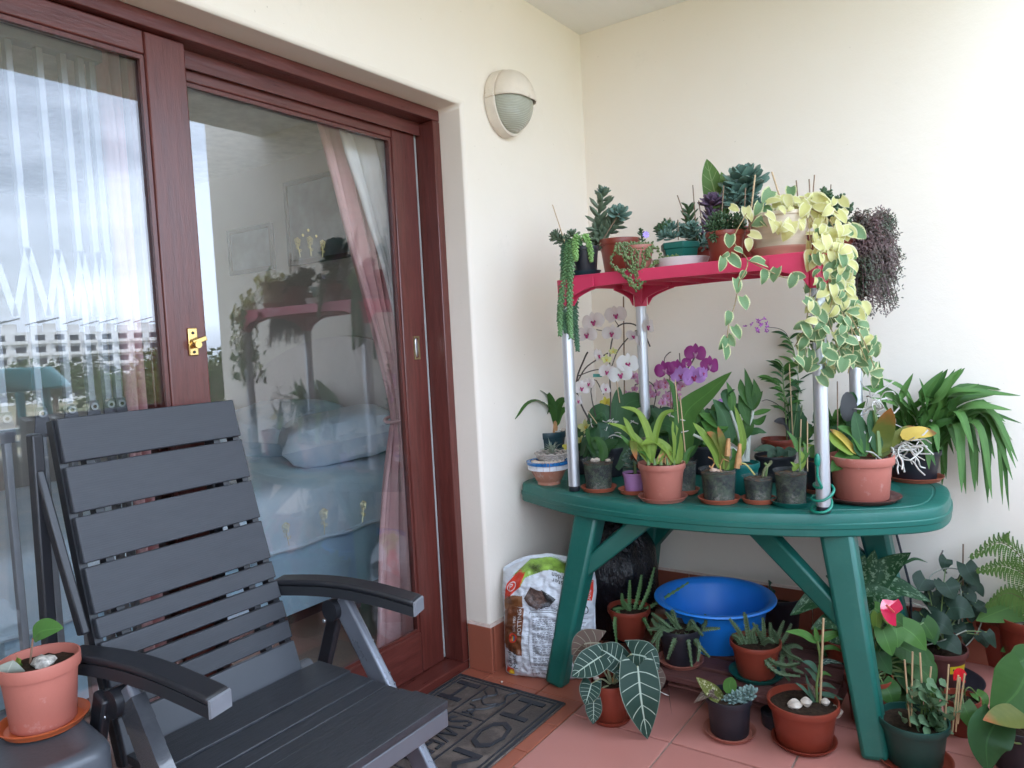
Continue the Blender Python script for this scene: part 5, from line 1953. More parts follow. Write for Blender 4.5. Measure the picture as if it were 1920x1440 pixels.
# back row: flowering orchids
p = potted(OR, 'white moth orchid on dark branching stems behind the left shelf leg', 1146, 895, 62, 50, 842, T, BLK, soil=BARKS)
for pts, w, mm in (([(1148, 840), (1132, 775), (1102, 795)], .085, L_DARK), ([(1150, 840), (1172, 762), (1216, 748)], .090, L_DARK), ([(1148, 840), (1122, 805), (1106, 845)], .075, L_DARK), ([(1150, 838), (1160, 835, -.04), (1160, 882, -.06)], .085, L_DARK),
                   ([(1150, 838), (1190, 800), (1232, 806)], .085, L_DARK), ([(1148, 838), (1112, 820), (1094, 858)], .07, L_DARK), ([(1150, 835), (1156, 770), (1161, 725)], .050, L_DARK), ([(1150, 838), (1180, 815), (1195, 845, -.05)], .07, L_BLUE), ([(1148, 836), (1130, 805, -.05), (1128, 836, -.08)], .07, L_BLUE)):
    p.leaf(pts, w, 'strap', mm, fold=.12, up=Vector((0, 0, .6)) - FW)
p.stem([(1140, 842), (1145, 760), (1143, 690), (1147, 640), (1160, 611), (1185, 607), (1206, 622), (1219, 650)], .003, STEMD, n=26)
p.stem([(1146, 690), (1160, 655), (1190, 622), (1205, 616)], .0024, STEMD)
p.stem([(1160, 611), (1150, 596)], .002, STEMD); p.stem([(1196, 606), (1208, 590)], .002, STEMD); p.stem([(1118, 618), (1135, 622), (1140, 632)], .002, STEMD)
p.stem([(1138, 842), (1090, 760), (1081, 715), (1096, 672), (1102, 660)], .004, STEMD)
p.stem([(1083, 715), (1100, 688), (1130, 668), (1140, 662)], .003, STEMD); p.stem([(1084, 705), (1110, 695), (1130, 692)], .0025, STEMD)
p.stem([(1140, 842), (1120, 790), (1108, 735), (1116, 712), (1132, 740)], .0024, STEMD)
for x, y, r, k, yw, pt in ((1154, 592, 19, 'cream', 0, 10), (1113, 604, 19, 'cream', -20, 0), (1100, 627, 18, 'cream', -10, -20), (1146, 625, 17, 'cream', 10, -20), (1213, 613, 17, 'cream', 55, 0), (1208, 594, 8, 'cream', 40, 20), (1186, 632, 14, 'cream', 30, 40),
                           (1198, 642, 12, 'cream', 60, 20), (1176, 683, 20, 'white', 15, 5), (1163, 702, 20, 'white', -5, -10), (1137, 697, 15, 'cream', 15, -10), (1090, 728, 15, 'cream', 15, 0), (1083, 752, 12, 'cream', 60, 0), (1121, 668, 14, 'cream', 60, 30), (1105, 720, 12, 'cream', -50, 10), (1134, 730, 12, 'cream', 40, 20)):
    flower(p, x, y, r * 1.15, k, -.03, yw, pt, random.uniform(-15, 15))
for x, y, r, k in ((1137, 674, 11, 'lemon'), (1150, 659, 9, 'lemon')): flower(p, x, y, r, k, -.04, random.uniform(-30, 30))
p.stake(1172, 842, 1169, 556, .05, .003, DKSTK)
roots(p, [(1150, 785), (1140, 800), (1130, 820), (1160, 790)], 22, .09)
p.stake(1162, 755, 1156, 715, -.03, .002); p.stake(1120, 795, 1102, 770, -.03, .002)
part('plant_tag', MB().hexa([p.px(1112, 701), p.px(1129, 701), p.px(1129, 701, .004), p.px(1112, 701, .004)], [p.px(1112, 707), p.px(1129, 707), p.px(1129, 707, .004), p.px(1112, 707, .004)]), mat('green_tag', (.01, .22, .16), .4), p.root, sm=0)

p = potted(OR, 'small yellow moth orchid half hidden behind the left shelf leg', 1092, 890, 46, 38, 848, T, BLK, soil=BARKS)
for pts, w in (([(1093, 846), (1085, 815), (1104, 800)], .05), ([(1093, 846), (1112, 818), (1116, 840, -.03)], .05)): p.leaf(pts, w, 'strap', L_DARK)
p.stem([(1092, 846), (1096, 800), (1120, 765), (1140, 752)], .002, STEMG); p.stem([(1092, 846), (1094, 815), (1100, 795)], .002, STEMG)
for x, y, r, k in ((1136, 754, 12, 'yellow'), (1149, 760, 11, 'yellow'), (1098, 800, 15, 'lemon'), (1089, 826, 11, 'lemon'), (1064, 838, 10, 'yellow'), (1105, 812, 11, 'lemon')): flower(p, x, y, r, k, -.02, random.uniform(-20, 20), 0, random.uniform(-20, 20))

p = potted(OR, 'deep purple and violet moth orchid above the front terracotta pot', 1250, 893, 62, 50, 842, T, BLK, soil=BARKS)
for pts, w in (([(1250, 840), (1225, 795), (1196, 808)], .085), ([(1250, 840), (1280, 792), (1310, 800)], .085), ([(1250, 840), (1232, 820), (1218, 850, -.05)], .08), ([(1250, 840), (1275, 815), (1292, 845)], .08), ([(1250, 838), (1240, 790), (1222, 766)], .07)): p.leaf(pts, w, 'strap', L_DARK)
for k in range(10):
    x = 1200 + k * 13
    p.leaf([(1250, 842), ((1250 + x) / 2, 806), (x, 800 + random.uniform(-22, 24), random.uniform(-.08, .06))], random.uniform(.05, .08), 'strap', random.choice((L_DARK, L_MID)))
p.stem([(1250, 842), (1262, 760), (1270, 715), (1290, 690), (1303, 668), (1300, 660)], .003, STEMD, n=20)
p.stem([(1270, 715), (1300, 706), (1322, 692)], .0026, STEMD); p.stem([(1268, 718), (1250, 700)], .0022, STEMD)
p.stem([(1246, 690), (1246, 672), (1254, 662), (1258, 660)], .002, STEMD); p.stem([(1276, 690), (1274, 662)], .002, STEMD)
for x, y, r, k, yw in ((1303, 663, 21, 'purple', 0), (1329, 686, 21, 'purple', 15), (1247, 694, 20, 'purple', -20), (1268, 691, 19, 'purple', 10), (1300, 707, 24, 'violet', 5), (1277, 704, 20, 'violet', -20), (1318, 700, 14, 'violet', 40), (1286, 680, 12, 'purple', 20), (1352, 756, 12, 'violet', 30)):
    flower(p, x, y, r, k, -.03 if k == 'violet' else -.01, yw, -5, random.uniform(-12, 12))
p.stake(1262, 842, 1255, 690, .02, .0022, DKSTK)

p = potted(OR, 'orchid covered in clusters of small pink flowers, back of the table', 1212, 878, 60, 48, 830, T, TERRA2, soil=BARKS)
for pts, w in (([(1212, 828), (1192, 785), (1170, 800)], .07), ([(1212, 828), (1235, 785), (1262, 800)], .07), ([(1212, 828), (1212, 775), (1200, 752)], .06)): p.leaf(pts, w, 'strap', L_DARK)
p.stem([(1212, 830), (1222, 780), (1230, 735), (1215, 715), (1190, 722)], .0024, STEMD, n=18); p.stem([(1214, 830), (1236, 770), (1252, 735), (1275, 740)], .0024, STEMD)
for k in range(34):
    a = k / 34
    if k < 18: x, y = 1180 + 62 * (k / 18) + random.uniform(-5, 5), 722 + random.uniform(-18, 20)
    else: x, y = 1240 + 46 * ((k - 18) / 16) + random.uniform(-4, 4), 735 + random.uniform(-20, 24)
    flower(p, x, y, random.uniform(8, 11), 'pink', random.uniform(-.03, .03), random.uniform(-40, 40), random.uniform(-30, 30), random.uniform(-30, 30))

def filler(p, cx, cy, x0, x1, y0, y1, n, mats, wmin=.035, wmax=.07, shape='strap'):
    """extra leaves arching out of the pot mouth"""
    for k in range(n):
        x = x0 + (x1 - x0) * (k + random.random()) / n; y = random.uniform(y0, y1)
        p.leaf([(cx + random.uniform(-12, 12), cy), ((cx + x) / 2, (cy + y) / 2 - random.uniform(12, 34)), (x, y, random.uniform(-.06, .06))], random.uniform(wmin, wmax), shape, random.choice(mats))


filler(p, 1212, 830, 1150, 1290, 758, 850, 14, (L_DARK, L_MID, L_BLUE))
# back right: reed-stem orchid and its neighbours
p = potted('potted_reed_orchid', 'tall reed-stemmed orchid with small violet flower head at the back', 1470, 880, 62, 48, 826, T, TERRA2, soil=BARKS)
STM = [[(1476, 830), (1472, 760), (1468, 705), (1469, 688)], [(1484, 830), (1497, 730), (1490, 665), (1478, 632)], [(1494, 830), (1506, 745), (1512, 690), (1526, 640)], [(1480, 830), (1478, 765), (1462, 722), (1452, 712)], [(1490, 830), (1530, 740), (1560, 690), (1572, 660)]]
for i, pts in enumerate(STM):
    p.stem(pts, .0028, STEMG)
    P_ = spline([p.px(*q) for q in pts], 22)
    for k in range(5, 23):
        if k % 2 and i > 2: continue
        d = (P_[k] - P_[k - 1]).normalized()
        s = RT * (1 if k % 2 else -1) * random.uniform(.7, 1) - FW * random.uniform(-.3, .6) + d * .55
        ln = random.uniform(.055, .095)
        tip = P_[k] + s.normalized() * ln + Vector((0, 0, -.012))
        part('leaf', MB().leaf([P_[k], (P_[k] + tip) / 2 + Vector((0, 0, .008)), tip], random.uniform(.016, .022), 'lance', Vector((0, 0, .6)) - FW * .6, .25, 7), random.choice((L_MID, L_DARK, L_GREEN)), p.root, sm=60)
p.stem([(1480, 640), (1474, 625), (1460, 616), (1436, 613)], .0012, STEMD)
vb = mat('violet_floret', (.45, .10, .50), .5)
for k in range(16):
    x, y = 1424 + random.gauss(0, 9), 607 + random.gauss(0, 9)
    q = p.px(x, y, random.uniform(-.015, .015))
    b = MB()
    for j in range(5):
        d = Vector((random.gauss(0, 1), random.gauss(0, 1), random.gauss(0, 1))).normalized()
        b.leaf([q, q + d * .006, q + d * .012], .005, 'lance', -FW, .1, 3, cross=3)
    part('floret', b, vb, p.root)
p.stake(1487, 830, 1480, 682, -.02, .0025)
for pts, w, mm in (([(1490, 830), (1495, 775), (1480, 745)], .075, L_DARK), ([(1492, 830), (1510, 780), (1520, 745)], .075, L_DARK), ([(1492, 835), (1475, 795), (1451, 790)], .045, mat('blackened_leaf', (.025, .022, .024), .5)), ([(1490, 835), (1520, 800), (1545, 790)], .06, L_MID), ([(1494, 835), (1540, 780), (1565, 765)], .05, L_BLUE), ([(1494, 835), (1550, 800), (1600, 780)], .05, L_DARK), ([(1494, 835), (1545, 825), (1580, 830)], .05, L_LIME)):
    p.leaf(pts, w, 'strap', mm)
p.stem([(1480, 790, .03), (1462, 762, .03), (1440, 750, .03), (1428, 752, .03)], .0018, STEMD)
p = potted('potted_orchid', 'low round-leaved orchid in black bowl behind the clear pots', 1466, 905, 74, 62, 858, T, BLK, soil=BARKS)
for pts, w in (([(1462, 858), (1440, 842), (1412, 846, -.05)], .045), ([(1466, 858), (1462, 846), (1455, 838)], .04), ([(1470, 858), (1485, 845), (1480, 866, -.05)], .04), ([(1462, 860), (1448, 850, -.03), (1440, 862, -.05)], .036)):
    p.leaf(pts, w, 'ovate', L_BLUE)
p = potted('potted_orchid', 'dark-potted orchid with broad blue green leaves behind the right shelf leg', 1560, 925, 78, 64, 868, T, BLK, saucer=(84, SAUCR, 'red saucer behind the right shelf leg'), soil=BARKS)
for pts, w, mm in (([(1560, 866), (1540, 800), (1528, 765)], .06, L_BLUE), ([(1562, 866), (1585, 805), (1610, 775)], .06, L_BLUE), ([(1562, 866), (1600, 830), (1620, 800)], .05, L_DARK), ([(1558, 866), (1535, 845), (1520, 858)], .05, L_MID), ([(1562, 866), (1590, 760), (1600, 735)], .05, L_DARK)):
    p.leaf(pts, w, 'strap', mm)

filler(p, 1560, 868, 1510, 1640, 740, 850, 16, (L_DARK, L_MID, L_GREEN), .025, .05)
p = potted('potted_orchid', 'leafy orchid in black pot in the dark middle of the back row', 1325, 890, 60, 48, 838, T, BLK, soil=BARKS)
filler(p, 1325, 836, 1270, 1420, 735, 850, 20, (L_DARK, L_MID, L_GREEN), .03, .06)
p = potted('potted_orchid', 'small leafy orchid between the left shelf leg and lilac pot', 1120, 905, 40, 32, 872, T, BLK, soil=BARKS)
filler(p, 1120, 870, 1085, 1165, 790, 880, 10, (L_DARK, L_MID), .03, .05)

# ------------------------------------------------------------------ plants on the red shelf
p = on_shelf('potted_donkey_tail', 'black pot of donkey tail with long pale green tails hanging past the shelf', 1097, -.715, 52, 42, 460, BLK, saucer=(58, DTEAL, 'dark green saucer under the donkey tail'))
TL = [[(1088, 455, 0), (1068, 458, -.03), (1062, 500, -.05), (1052, 570, -.05), (1050, 628, -.05)], [(1090, 455), (1075, 462, -.05), (1070, 520, -.07), (1068, 580, -.07), (1071, 632, -.07)], [(1088, 456), (1070, 470, -.02), (1064, 540, -.03), (1060, 600, -.04), (1062, 622, -.04)], [(1092, 458), (1084, 500, .02), (1078, 590, .03), (1083, 656, .03)], [(1087, 455), (1060, 462, -.02), (1056, 520, -.04), (1048, 600, -.04)]]
for pts, mm in zip(TL, (SEDUM, SEDUM, SEDUM3, SEDUM3, SEDUM3)):
    leafy_stem(p, pts, mm, 230, .020, .0105, .004, start=.02, name='trailing_stem', n=40, fat=.35)
leafy_stem(p, [(1092, 455), (1080, 445, -.04), (1079, 465, -.07), (1080, 487, -.07)], SEDUM2, 70, .018, .0105, .003, name='trailing_stem', fat=.35)
leafy_stem(p, [(1095, 455), (1098, 444, -.04), (1106, 462, -.07), (1109, 489, -.07)], SEDUM2, 80, .018, .0105, .003, name='trailing_stem', fat=.35)
for k in range(4): rosette(p, p.px(1044 + 10 * k, 444 + 8 * (k % 3), .0), .034, 16, CRASS, axis=Vector((-.5 + .2 * k, -.4, .6)))
leafy_stem(p, [(1088, 458), (1062, 452), (1042, 446)], CRASS, 26, .034, .013, .004)
p.stake(1061, 460, 1036, 384, -.02, .0018)

p = on_shelf('potted_succulent', 'tall branching succulent with paired leaves in large red brown shelf pot', 1162, -.52, 78, 56, 444, TERRA2)
leafy_stem(p, [(1140, 450), (1126, 430), (1124, 400), (1131, 362)], CRASS, 26, .064, .027, .005, start=.15)
leafy_stem(p, [(1146, 452), (1135, 440), (1148, 420), (1160, 402)], CRASS, 28, .064, .027, .005, start=.15)
rosette(p, p.px(1131, 364), .036, 16, ECHEV, axis=Vector((0, -.3, 1))); rosette(p, p.px(1160, 406, -.02), .055, 20, ECHEV, axis=Vector((.4, -.5, .6)))
for x, y in ((1112, 430), (1120, 445), (1108, 455), (1135, 460)): leafy_stem(p, [(1138, 455), (x, y)], CRASS, 14, .050, .020, .004)
p.stake(1124, 460, 1166, 392, -.04, .0024, DKSTK)

p = on_shelf('potted_string_of_pearls', 'pinkish pot overhung by beaded string of pearls strands', 1196, -.735, 62, 46, 458, TERRA)
b = MB(); st_b = MB()


def beads(pts, n):
    P_ = spline([p.px(*q) for q in pts], n)
    st_b.tube(P_, .0012, 4)
    for q in P_:
        b.blob(q + Vector((random.gauss(0, .003), random.gauss(0, .003), random.gauss(0, .003))), random.uniform(.0034, .0052), 6, 4)


for k in range(13):
    x0 = 1170 + k * 4.2
    lo = 1155 + k * 5.6
    dep = random.uniform(492, 536) if 3 < k < 11 else random.uniform(470, 505)
    beads([(x0, 456, 0), (lo, 462, -.05), (lo + random.uniform(-5, 6), (462 + dep) / 2, -.055), (lo + random.uniform(-6, 14) + (1190 - lo) * .4, dep, -.055)], 26)
beads([(1155, 500, -.05), (1170, 512, -.06), (1190, 536, -.06), (1200, 538, -.06), (1215, 510, -.06), (1226, 492, -.05)], 46)
beads([(1158, 505, -.05), (1176, 522, -.06), (1192, 540, -.06), (1208, 520, -.06), (1222, 500, -.05)], 44)
beads([(1152, 470, -.03), (1146, 490, -.05), (1155, 505, -.055), (1180, 505, -.06), (1205, 506, -.06), (1222, 500, -.055)], 46)
beads([(1210, 462), (1232, 466, -.04), (1238, 484, -.05), (1222, 500, -.055)], 28)
beads([(1225, 492, -.05), (1248, 482, -.06), (1280, 478, -.06)], 20)
part('beads', b, PEARL, p.root, kind='stuff'); part('strands', st_b, STEMG, p.root, kind='stuff')
leafy_stem(p, [(1205, 456), (1203, 442), (1202, 432)], JADE, 10, .020, .012, .003)
fl_ = MB()
q0 = p.px(1211, 440, -.03)
for k in range(9):
    d = Vector((0, 0, 1)) * math.sin(k * .7) + RT * math.cos(k * .7)
    fl_.leaf([q0, q0 + d * .007 - FW * .002, q0 + d * .014], .007, 'ovate', -FW, .1, 4, cross=3)
part('flower', fl_, mat('lavender_floret', (.42, .30, .78), .5), p.root)

dz = SZ + .0015
DC = on_y(1276, 488, -.655); DC.z = dz
dish = solo('white_dish', MB().lathe([(.075, 0), (.088, 0), (.098, .022), (.101, .030), (.098, .031), (.092, .022), (.08, .006), (.02, .005)], DC, 44), mat('white_plastic_dish', (.70, .69, .66), .5, .06, 18, grime=((.5, .46, .4), 16, .64)), 'round white dish under the green hexagonal planter on the red shelf', 'dish', DC)
HC = DC + Vector((0, 0, .0055))
p = Plant(thing('hexagonal_planter', 'green hexagonal planter of small grey green rosettes on the white dish', 'potted plant', HC), HC, .072, .055, .07, depth(HC))
part('pot', MB().lathe([(.050, 0), (.056, 0), (.067, .058), (.072, .058), (.073, .080), (.068, .080), (.064, .06)], HC, 6), mat('green_planter', (.008, .115, .09), .42, .1, 8), p.root, sm=20, bevel=.002)
part('soil', MB().lathe([(.062, .062), (.062, .07), (.002, .073)], HC, 6), SOIL, p.root)
for x, y, r in ((1248, 445, .036), (1262, 448, .034), (1276, 444, .036), (1292, 446, .038), (1302, 442, .036), (1284, 436, .04), (1262, 432, .04), (1246, 436, .036), (1298, 430, .036)):
    rosette(p, p.px(x, y, random.uniform(-.03, .04)), r, 18, ECHEV, axis=Vector((random.gauss(0, .3), -.4, .8)))
for x, y in ((1240, 422), (1250, 416), (1232, 428)): leafy_stem(p, [(1248, 446, .03), (x, y, .03)], JADE, 14, .028, .013, .003)
p.leaf([(1252, 446, .02), (1252, 430, .02), (1248, 412, .02)], .03, 'ovate', L_BLUE)
p.stake(1272, 450, 1271, 412, 0, .002, DKSTK); p.stake(1256, 446, 1256, 408, .03, .002, DKSTK)

p = on_shelf('potted_purple_echeveria', 'dusky purple rosette on a leggy stem with sticks on the shelf', 1318, -.50, 52, 40, 462, TERRA2)
leafy_stem(p, [(1318, 462), (1328, 430), (1334, 398)], PURPL, 44, .055, .017, .005, start=.15)
rosette(p, p.px(1336, 386, -.01), .058, 26, PURPL, axis=Vector((0.1, -.3, 1)), lw=.5)
leafy_stem(p, [(1312, 462), (1296, 432), (1290, 388)], JADE, 36, .048, .017, .004, start=.1)
leafy_stem(p, [(1305, 466), (1318, 450, -.03), (1322, 465, -.05)], ECHEV, 22, .036, .014, .004, start=.1)
p.stake(1303, 462, 1270, 366, 0, .002, DKSTK); p.stake(1308, 470, 1299, 347, -.02, .002, DKSTK); p.stake(1322, 460, 1310, 376, 0, .002, DKSTK)

p = on_shelf('potted_finger_succulent', 'red brown shelf pot bristling with small finger-leaved succulents', 1361, -.70, 72, 56, 430, TERRA2)
for k in range(22):
    x = 1332 + k * 2.8; y = random.uniform(400, 424)
    leafy_stem(p, [(x, 434, random.uniform(-.02, .02)), (x + random.uniform(-8, 8), y, random.uniform(-.05, .02))], JADE, 14, .022, .007, .003, start=.1)
for x, y in ((1340, 450), (1333, 446)): leafy_stem(p, [(1345, 430, -.03), (x, y, -.06)], JADE, 12, .02, .008, .003)
p.stake(1351, 432, 1357, 348, 0, .002, DKSTK); p.stake(1394, 432, 1398, 352, .0, .002, DKSTK); p.stake(1404, 432, 1416, 328, .02, .003)

p = on_shelf('potted_echeveria', 'large grey green echeveria rosette rising highest on the shelf', 1394, -.44, 62, 48, 424, TERRA2)
p.stem([(1394, 425), (1394, 390), (1396, 350)], .012, CRASS)
rosette(p, p.px(1397, 352), .100, 24, ECHEV, axis=Vector((.05, -.30, 1)), lw=.62, fat=.10)
rosette(p, p.px(1392, 375), .095, 26, ECHEV, axis=Vector((-.1, -.5, .8)), lw=.6, fat=.10)
rosette(p, p.px(1410, 392, -.02), .06, 24, ECHEV, axis=Vector((.2, -.4, 1)), lw=.55)
rosette(p, p.px(1382, 385, -.02), .06, 24, ECHEV, axis=Vector((-.2, -.4, 1)), lw=.55)

p = on_shelf('potted_broad_leaf_plant', 'two broad upright light green leaves beside the big echeveria', 1346, -.40, 50, 40, 430, TERRA2)
p.leaf([(1346, 428), (1343, 375), (1332, 330), (1325, 298)], .088, 'ovate', L_CAN, up=-FW + Vector((-.2, 0, 0)), n=14)
p.leaf([(1348, 428), (1355, 375, -.02), (1358, 345, -.02), (1352, 322, -.02)], .070, 'ovate', L_CAN, up=-FW + Vector((.4, 0, .1)), n=14)

# cream planter with the trailing variegated vine
VC = on_y(1463, 480, -.66); VC.z = dz
p = Plant(thing('variegated_vine', 'cream planter with yellow and cream-edged vine cascading over the shelf end', 'potted plant', VC), VC, .10, .08, .13, depth(VC))
CREAMP = mat('cream_wood_look', (.58, .48, .36), .6, .12, 20, .2, 40, stretch=(.3, .3, 3))
part('pot', MB().lathe([(.06, .028), (.080, .030), (.088, .10), (.094, .125), (.098, .127), (.098, .138), (.09, .138), (.084, .11)], VC, 40), CREAMP, p.root)
part('soil', MB().lathe([(.083, .112), (.083, .12), (.002, .124)], VC, 24), SOIL, p.root)
add_saucer(VC, .095, dz, mat('pale_terracotta', (.46, .24, .17), .55, .1, 9), 'pale terracotta dish under the cream vine planter', .028)


def unit_leaf(shape, w, fold, droop, n=8):
    b = MB().leaf([(0, 0, 0), (0, .35, .05), (0, .7, .03), (0, 1, -droop)], w, shape, Vector((0, 0, 1)), fold, n)
    me = b.mesh('leaf'); smooth(me, 70)
    return me


VL = []
for mm in (L_VAR, L_VARY):
    for (w, f, d) in ((.80, .16, .12), (.72, .28, .2), (.86, .10, .05)):
        me = unit_leaf('ovate' if w < .75 else 'heart', w * .88, f, d); me.materials.append(mm); VL.append(me)


def vleaf(x, y, lpx, yellow, ang=None, dd=-.06):
    if y > 455 and x < 1600: dd -= .13
    elif y > 420: dd -= .08
    """a vine leaf centred at the photo point; ang: direction of its tip, degrees clockwise from down"""
    c = p.px(x, y, dd)
    ang = random.gauss(0, 45) if ang is None else ang
    a = rad(ang)
    d = RT * math.sin(a) - UP * math.cos(a) - FW * random.uniform(-.15, .45)
    ln = lpx * depth(c) / FPX
    nrm = -FW + RT * random.gauss(0, .45) + UP * random.gauss(.25, .35)
    return place('leaf', VL[(3 if yellow else 0) + random.randrange(3)], p.root, c - d.normalized() * ln * .5, d, nrm, ln)


for x, y, l, yl, an in ((1368, 453, 27, 0, -10), (1385, 469, 20, 0, 60), (1379, 491, 30, 0, 40), (1353, 497, 26, 0, -10), (1361, 478, 16, 0, -60), (1421, 490, 34, 0, -100), (1393, 515, 20, 0, -30), (1382, 537, 28, 0, 10), (1396, 569, 28, 0, 10), (1365, 596, 30, 0, -10),
                        (1382, 624, 27, 0, 20), (1371, 640, 24, 0, 30), (1361, 661, 30, 0, 0), (1432, 518, 30, 0, -10), (1453, 516, 30, 0, -20), (1485, 529, 25, 0, -20), (1500, 518, 22, 0, 80), (1438, 369, 34, 0, -40), (1483, 362, 28, 0, -10), (1440, 398, 28, 0, 20),
                        (1423, 416, 30, 0, -60), (1438, 420, 26, 0, 40), (1420, 393, 24, 0, -20), (1400, 400, 26, 1, 0), (1378, 391, 18, 1, 60), (1405, 405, 24, 1, 30), (1464, 411, 38, 1, -20), (1496, 414, 40, 1, 20), (1477, 434, 40, 1, -25), (1418, 442, 24, 1, 60), (1404, 458, 26, 1, 0),
                        (1520, 370, 26, 1, 60), (1470, 375, 24, 1, 0), (1500, 380, 30, 1, -30), (1530, 400, 36, 1, 10), (1551, 385, 28, 1, 40), (1610, 437, 34, 0, 50), (1518, 487, 44, 1, -10), (1534, 505, 36, 1, 0), (1558, 445, 40, 1, 0), (1572, 470, 34, 1, 30), (1560, 478, 34, 1, 60)):
    vleaf(x, y, l, yl, an)
STR = [[(1400, 400), (1376, 450), (1402, 490), (1386, 530), (1378, 570), (1366, 610), (1362, 665)], [(1402, 488), (1436, 505), (1470, 520), (1500, 520)], [(1470, 380), (1510, 400), (1520, 470), (1520, 520), (1540, 560), (1560, 620), (1580, 680)], [(1500, 380), (1545, 400), (1550, 480), (1565, 560), (1600, 620), (1625, 680)],
       [(1510, 385), (1560, 420), (1575, 500), (1590, 580), (1620, 640), (1640, 690)], [(1500, 380), (1530, 430), (1535, 520), (1525, 600), (1510, 650)], [(1490, 370), (1530, 375), (1570, 400), (1600, 430), (1612, 440)], [(1520, 540), (1510, 610), (1490, 650)], [(1560, 560), (1545, 640), (1550, 700)], [(1590, 580), (1600, 650), (1590, 700)]]
for pts in STR:
    p.stem([(x, y, (-.19 if y > 455 else -.08) + random.uniform(-.015, .015)) for x, y in pts], .0017, mat('vine_stem', (.30, .22, .10), .6, .3), 5, 30, 'vine_stem')
for k in range(360):
    y = 372 + 328 * (k / 360)
    if y < 430: x = random.uniform(1440, 1585)
    elif y < 560: x = random.uniform(1512, 1600)
    elif y < 610: x = random.uniform(1512, 1625)
    else: x = random.uniform(1500, 1645)
    yl = random.random() < (.95 if y < 480 else .55 if y < 590 else .08)
    vleaf(x, y, random.uniform(16, 31), yl, None, random.uniform(-.12, .02))
for x, y in ((1355, 645), (1510, 640), (1555, 700), (1545, 715), (1625, 690), (1640, 715), (1500, 612), (1520, 668), (1570, 680), (1612, 665)): vleaf(x, y, 26, 0)
p.stake(1463, 372, 1447, 322, .05, .003); p.stake(1496, 372, 1493, 338, .05, .0022, DKSTK); p.stake(1519, 372, 1517, 336, .06, .0022, DKSTK); p.stake(1524, 372, 1527, 328, .06, .0022, DKSTK)

p = on_shelf('potted_jade_plant', 'small-leaved jade bush in pot at the back right of the shelf', 1548, -.42, 70, 54, 430, TERRA2)
for k in range(70):
    x = random.gauss(1548, 26); y = 372 + abs(x - 1548) * .45 + random.uniform(-22, 30)
    leafy_stem(p, [(1548 + (x - 1548) * .3, 425), ((x + 1548) / 2, (y + 410) / 2), (x, y, random.uniform(-.05, .05))], JADE, 11, .020, .013, .002, start=.45, n=8)
p.stake(1556, 400, 1558, 346, 0, .002, DKSTK)

p = on_shelf('potted_trailing_bush', 'dark purple brown wiry bush bulging off the right end of the shelf', 1588, -.46, 60, 46, 440, TERRA2)
b = MB(); tw_ = MB()
rnd = random.Random(11)
for k in range(520):
    a = rnd.uniform(0, 2 * PI); v = rnd.uniform(-1, 1); rr = rnd.uniform(.45, 1.0)
    tx = 1640 + 54 * rr * math.cos(a) * math.sqrt(1 - v * v * .6); ty = 496 + 102 * v * rr
    if tx < 1592: tx = 1592 + rnd.uniform(0, 12)
    dd = .13 * math.sin(a) * rr
    P_ = spline([p.px(1600 + (tx - 1600) * .25, 430 + (ty - 430) * .35, dd * .3), p.px(1605 + (tx - 1605) * .75, (430 + ty) / 2 - 10 + (ty - 460) * .2, dd * .8), p.px(tx, ty, dd)], 8)
    tw_.tube(P_, [.0018 - .0001 * i for i in range(9)], 4, False)
    for q in P_[3:]:
        for _ in range(5):
            d = Vector((rnd.gauss(0, 1), rnd.gauss(0, 1), rnd.gauss(0, 1))).normalized()
            s = d.orthogonal().normalized() * .0028
            q2 = q + Vector((rnd.gauss(0, .005), rnd.gauss(0, .005), rnd.gauss(0, .005)))
            ln = rnd.uniform(.008, .014)
            b.add([q2, q2 + d * ln * .5 + s, q2 + d * ln, q2 + d * ln * .5 - s], [(0, 1, 2, 3)])
part('twigs', tw_, mat('dark_twig', (.09, .05, .05), .7), p.root, kind='stuff'); part('foliage', b, BUSHM, p.root, kind='stuff')

# ================================================================== UNDER AND BESIDE THE TABLE
PAL = NT('dark_red_pallet_wood')
PAL.col(PAL.mix(PAL.noise(12, 6, .7, stretch=(.6, 6, 6)), (.055, .018, .016), (.13, .045, .038))); PAL.b.inputs['Roughness'].default_value = .7
PAL.bump(PAL.noise(20, 6, .7, stretch=(.5, 6, 6)), .6, .006)
PAL = PAL.m
PZ = .105
pal = thing('wooden_pallet', 'low dark red wooden slat stand under the green table', 'stand', (.87, -.58, 0))
for k in range(5):
    y = -.80 + .115 * k
    part('slat', MB().box((.56, y - .046, PZ - .022), (1.22, y + .046, PZ)), PAL, pal, bevel=.003)
for x in (.60, .88, 1.17):
    part('bearer', MB().box((x - .035, -.84, .0012), (x + .035, -.30, PZ - .0225)), PAL, pal, bevel=.003)
GZP = PZ + .0008

# blue basin
BLU = mat('blue_basin_plastic', (.012, .21, .72), .42, .06, 4, .03, 90)
BC = on_z(1366, 1232, GZP) + HD * .165
BC.z = GZP
solo('basin', MB().lathe([(.12, 0), (.158, 0), (.165, .005), (.195, .150), (.200, .158), (.224, .160), (.229, .166), (.226, .172), (.212, .172), (.203, .168), (.19, .15), (.160, .012), (.02, .010)], BC, 64), BLU, 'round blue plastic basin on the low stand under the table', 'basin', BC, sm=50)


